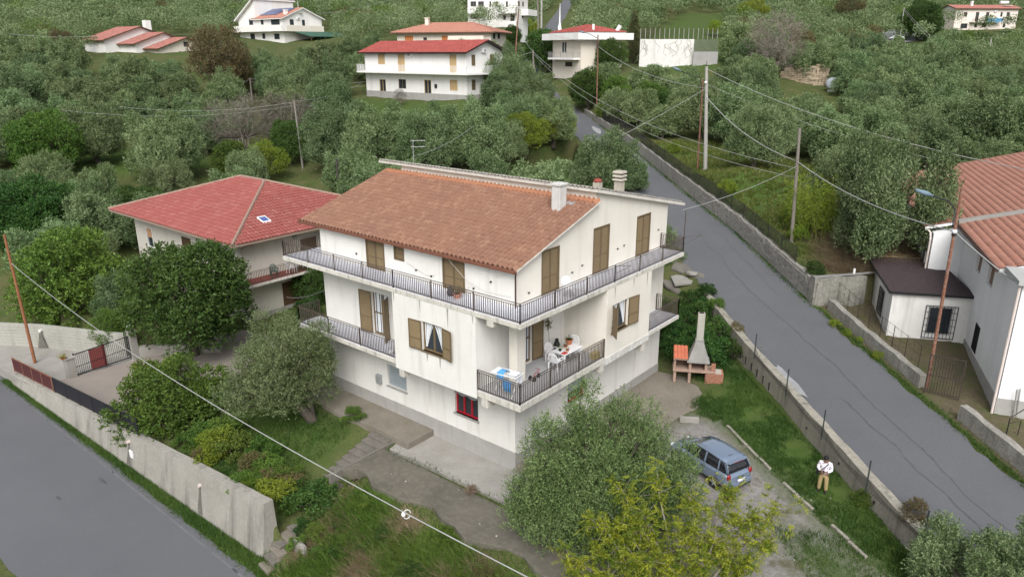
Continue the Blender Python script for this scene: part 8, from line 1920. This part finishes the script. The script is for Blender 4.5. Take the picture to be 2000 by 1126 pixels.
cable('thin wire from the aerial toward the yellowing tree', (aer[0],aer[1],aer[2]+.2), pd(925,245,62), .3, .014); cable('slack wire from the villa to the upper right', pd(620,27,165), pd(790,-10,205), .8, .03); cable('cable hanging from the main house towards the citrus tree', px_(634,566,0.0), pd(560,580,50), .2, .012)

# ------------------------------------------------------------------ ivy, weeds, grass
for k, s in enumerate(np.arange(14.5, 20.2, .8)):
    n_ = float(np.interp(s,N_S,N_L))-.55-(.8 if k % 2 else 0); p = ROAD_A+RT*s+RN*n_; sc = rnd.uniform(.6,.95)
    SH_DARK[k % 2].put((p[0],p[1],hz(p[0],p[1])+rnd.uniform(-.2,.3)), (sc,sc,sc*rnd.uniform(.8,1.2)), rnd.uniform(0,6), 'dark ivy bush climbing the retaining wall behind the barbecue', 'shrub', 'ivy bushes behind the barbecue')
for k, (x, y) in enumerate(((15.2,-1.2),(16.2,-.3),(15.6,.6),(16.8,.8),(15.0,1.8),(16.6,1.6),(14.6,-.4),(16.4,-1.6),(15.0,-2.0))):
    sc = rnd.uniform(.7,1.2); SH_DARK[k % 2].put((x,y,hz(x,y)-.1), (sc,sc,sc*1.3), rnd.uniform(0,6), 'dark ivy mound filling the corner behind the barbecue and the little balcony', 'shrub', 'ivy mounds in the corner behind the house')
for k, (u, v, kd, sc, lab) in enumerate(((585,1075,SH_GREEN[0],.5,'green weed clump crowding the stone steps by the main road'),(600,1040,SH_DARK[1],.55,'dark weed clump above the stone steps'),(560,1000,SH_GREEN[2],.45,'weed clump behind the end of the garden wall'),(1630,640,SH_LIME[0],.35,'bright weed tuft at the foot of the low wall, uppermost'),(1652,655,SH_LIME[1],.3,'bright weed tuft at the foot of the low wall, second from the top'),(1678,668,SH_LIME[0],.22,'small bright weed tuft at the foot of the low wall'),(1713,700,SH_LIME[1],.32,'bright weed tuft lowest along the low wall'),(1685,985,SH_GREEN[0],.45,'leafy weed on the grass under the retaining wall'),(1787,1020,SH_BROWN[0],.6,'dry weed clump on the retaining wall by the last fence post'),(1375,588,SH_DARK[0],.7,'dark ivy spilling over the wall end towards the road'),(1398,606,SH_GREEN[1],.55,'green ivy on the wall top above the barbecue'),(1440,648,SH_BROWN[1],.45,'dry grass tuft on the wall top above the lawn'),(1590,560,SH_DARK[1],.7,'ivy at the corner of the block wall'),(1595,585,SH_DARK[0],.5,'ivy hanging on the cross wall end'),(1560,470,SH_LIME[0],.8,'yellowish bush at the foot of the wooden pole'),(1540,435,SH_LIME[1],.9,'yellow leaved bush behind the netting fence'),(1420,380,SH_LIME[0],.8,'yellow leaved bush at the fence below the concrete pole'),(1315,300,SH_LIME[1],.8,'yellow leaved bush along the fence, middle'),(1265,262,SH_LIME[0],.8,'yellow leaved bush along the fence, uppermost'),(1180,230,SH_GREEN[2],1.3,'green bush at the road edge below the lamp pole'),(870,1062,SH_GREEN[0],.5,'young fig plant with big leaves on the bank'))):
    p = G(u, v); kd.put((p[0],p[1],p[2]-.05), sc, rnd.uniform(0,6), lab, 'weed' if sc < .5 else 'shrub')
LM_meadow = leaf_mat('meadow_blade', (.085,.15,.02), (.21,.26,.06), hue=.02)
LM_bank = leaf_mat('bank_blade', (.075,.15,.018), (.23,.32,.07), hue=.02)
def blades(name, label, area_pts, n, h, w_, m, r, lean=.45, zoff=0.0, tvar=None):
    x, y = area_pts[:, 0], area_pts[:, 1]; i = r.integers(0, len(x), n); x = x[i]+r.normal(0, .12, n); y = y[i]+r.normal(0, .12, n); z = H(x, y)+zoff-.02
    a = r.uniform(0, 6.28, n); hh = h*r.uniform(.45, 1.35, n); d = np.c_[np.cos(a), np.sin(a), np.zeros(n)]*w_/2; ln = np.c_[r.normal(0, lean, n), r.normal(0, lean, n), np.ones(n)]*hh[:, None]; b0 = np.c_[x, y, z]
    V = np.stack([b0-d, b0+d, b0+ln*.6+d*.7, b0+ln], 1).reshape(-1, 3); t_ = np.clip(r.random(n)*.7+.15*np.sin(x*1.1)+.15*np.sin(y*.9+1), 0, 1)
    o = link(name, np_mesh(name, V, np.arange(n*4).reshape(-1, 4), m, fattr=('tint', t_)), kind='stuff'); o['label'] = label; return o
r = np.random.default_rng(21)
def sample(poly, n):
    P = np.array(poly); lo, hi = P.min(0), P.max(0); q = r.uniform(lo, hi, (n, 2)); return q[seg_in(q[:, 0], q[:, 1], poly)]
A_ = sample(LAWN_R, 9000); nz = np.sin(A_[:, 0]*1.7+np.sin(A_[:, 1]*1.1)*2)+np.sin(A_[:, 1]*2.3+1)+r.normal(0,.7,len(A_)); A_ = A_[nz > -.5]
blades('grass', 'green grass strip below the retaining wall', A_, 52000, .15, .03, LM_grass, r)
A_ = np.concatenate([sample(GARDEN, 6000), sample(GRASS_V, 2500)]); blades('grass', 'grass of the garden left of the house', A_, 34000, .16, .022, LM_grass, r)
yy = r.uniform(5.2, 34, 6000); xx = main_edge(yy)+r.uniform(.0, 1.0, 6000)*(wall_x(yy)-.45-main_edge(yy)); blades('grass', 'grass verge between the main road and the garden wall', np.c_[xx, yy], 34000, .17, .024, LM_grass, r)
ss_ = r.uniform(-8, 18, 5000); ee = np.array([float(np.interp(s, N_S, N_R)) for s in ss_])+np.abs(r.normal(0, .22, 5000))+.05; Q = ROAD_A+RT*ss_[:, None]+RN*ee[:, None]; blades('weeds', 'weeds along the foot of the low wall beside the road', Q, 9000, .15, .03, LM_grass, r)
ss_ = r.uniform(18, 75, 5000); ee = np.array([float(np.interp(s, N_S, N_R)) for s in ss_])-np.abs(r.normal(0, .18, 5000))+.05; Q = ROAD_A+RT*ss_[:, None]+RN*ee[:, None]; blades('weeds', 'weeds along the foot of the block wall', Q, 8000, .16, .04, LM_grass, r)
B_ = np.c_[r.uniform(-9.3, -4.9, 9000), r.uniform(-9, 6.0, 9000)]; g1 = np.sin(B_[:, 0]*1.9+np.sin(B_[:, 1]*1.3)*1.5)+np.sin(B_[:, 1]*1.7+2)+r.normal(0,.5,9000)
B_ = B_[~((B_[:,0] < -6.6) & (B_[:,1] > 5.2))]; g1 = np.sin(B_[:, 0]*1.9+np.sin(B_[:, 1]*1.3)*1.5)+np.sin(B_[:, 1]*1.7+2)+r.normal(0,.5,len(B_))
blades('tall_grass', 'green grass and weeds on the bank below the dark pad', B_[g1 > -.3], 60000, .36, .034, LM_bank, r, .6); blades('dry_grass', 'dry straw coloured grass on the bank below the dark pad', B_[g1 < -.1], 20000, .40, .02, LM_dry, r, .9)
D_ = sample(DRY, 3000); blades('dry_reeds', 'heap of dry cut reeds behind the annex', D_, 9000, .8, .022, LM_dry, r, 1.6)
D_ = sample(FIELD, 5000); blades('grass', 'rough grass of the field beside the block wall', D_, 46000, .30, .05, LM_meadow, r); blades('dry_grass', 'dry grass stalks in the field beside the block wall', D_, 6000, .35, .025, LM_dry, r)
E2 = np.concatenate([np.c_[r.normal(-2.3,.08,500), r.uniform(-6,6,500)], np.c_[r.uniform(-4.9,-4.4,1500), r.uniform(-7,6.3,1500)], np.c_[r.uniform(-6.6,-5,900), r.uniform(5.2,8.6,900)]]); blades('weeds', 'weeds in the gap between the pale path and the dark pad', E2, 4500, .12, .022, LM_grass, r, zoff=.04)
for k in range(40):
    x, y = rnd.uniform(-9.0,-5.2), rnd.uniform(-8,5.4); sc = rnd.uniform(.3,.6); kd = [SH_GREEN[k % 3], SH_BROWN[k % 2], SH_DARK[k % 2], SH_GREEN[(k+1) % 3]][k % 4]; kd.put((x,y,hz(x,y)-.08), (sc*1.5,sc*.8,sc*.65), rnd.uniform(0,6), ('green','brownish','dark green','green')[k % 4]+' bramble clump on the bank below the dark pad', 'shrub', ('green','brownish','dark','green')[k % 4]+' bramble clumps on the bank')
for k in range(14):
    y = rnd.uniform(8.2, 20); x = float(wall_x(y))+rnd.uniform(.6, 2.2); sc = rnd.uniform(.4,.75); kd = [SH_GREEN[k % 3], SH_LIME[k % 2], SH_BROWN[k % 2]][k % 3]; kd.put((x,y,hz(x,y)-.08), (sc*1.5,sc*.9,sc*.75), rnd.uniform(0,6), ('green','yellowish','brown')[k % 3]+' bramble growing behind the streaked garden wall', 'shrub', ('green','yellowish','brown')[k % 3]+' brambles behind the garden wall')
mb = MB()
for k in range(22): a = G(1700+rnd.uniform(-30,30), 505+rnd.uniform(-12,14)); mb.bar(a+(0,0,.25+rnd.uniform(0,.35)), a+(RN[0]*2.6+rnd.uniform(-.6,.6), RN[1]*2.6+rnd.uniform(-.6,.6), .3+rnd.uniform(0,.35)), .03, .03)
o = mb.build('cut_canes', mat('dry_cane', (.36,.27,.14), .8), kind='stuff'); o['label'] = 'bundle of long dry canes lying behind the annex'
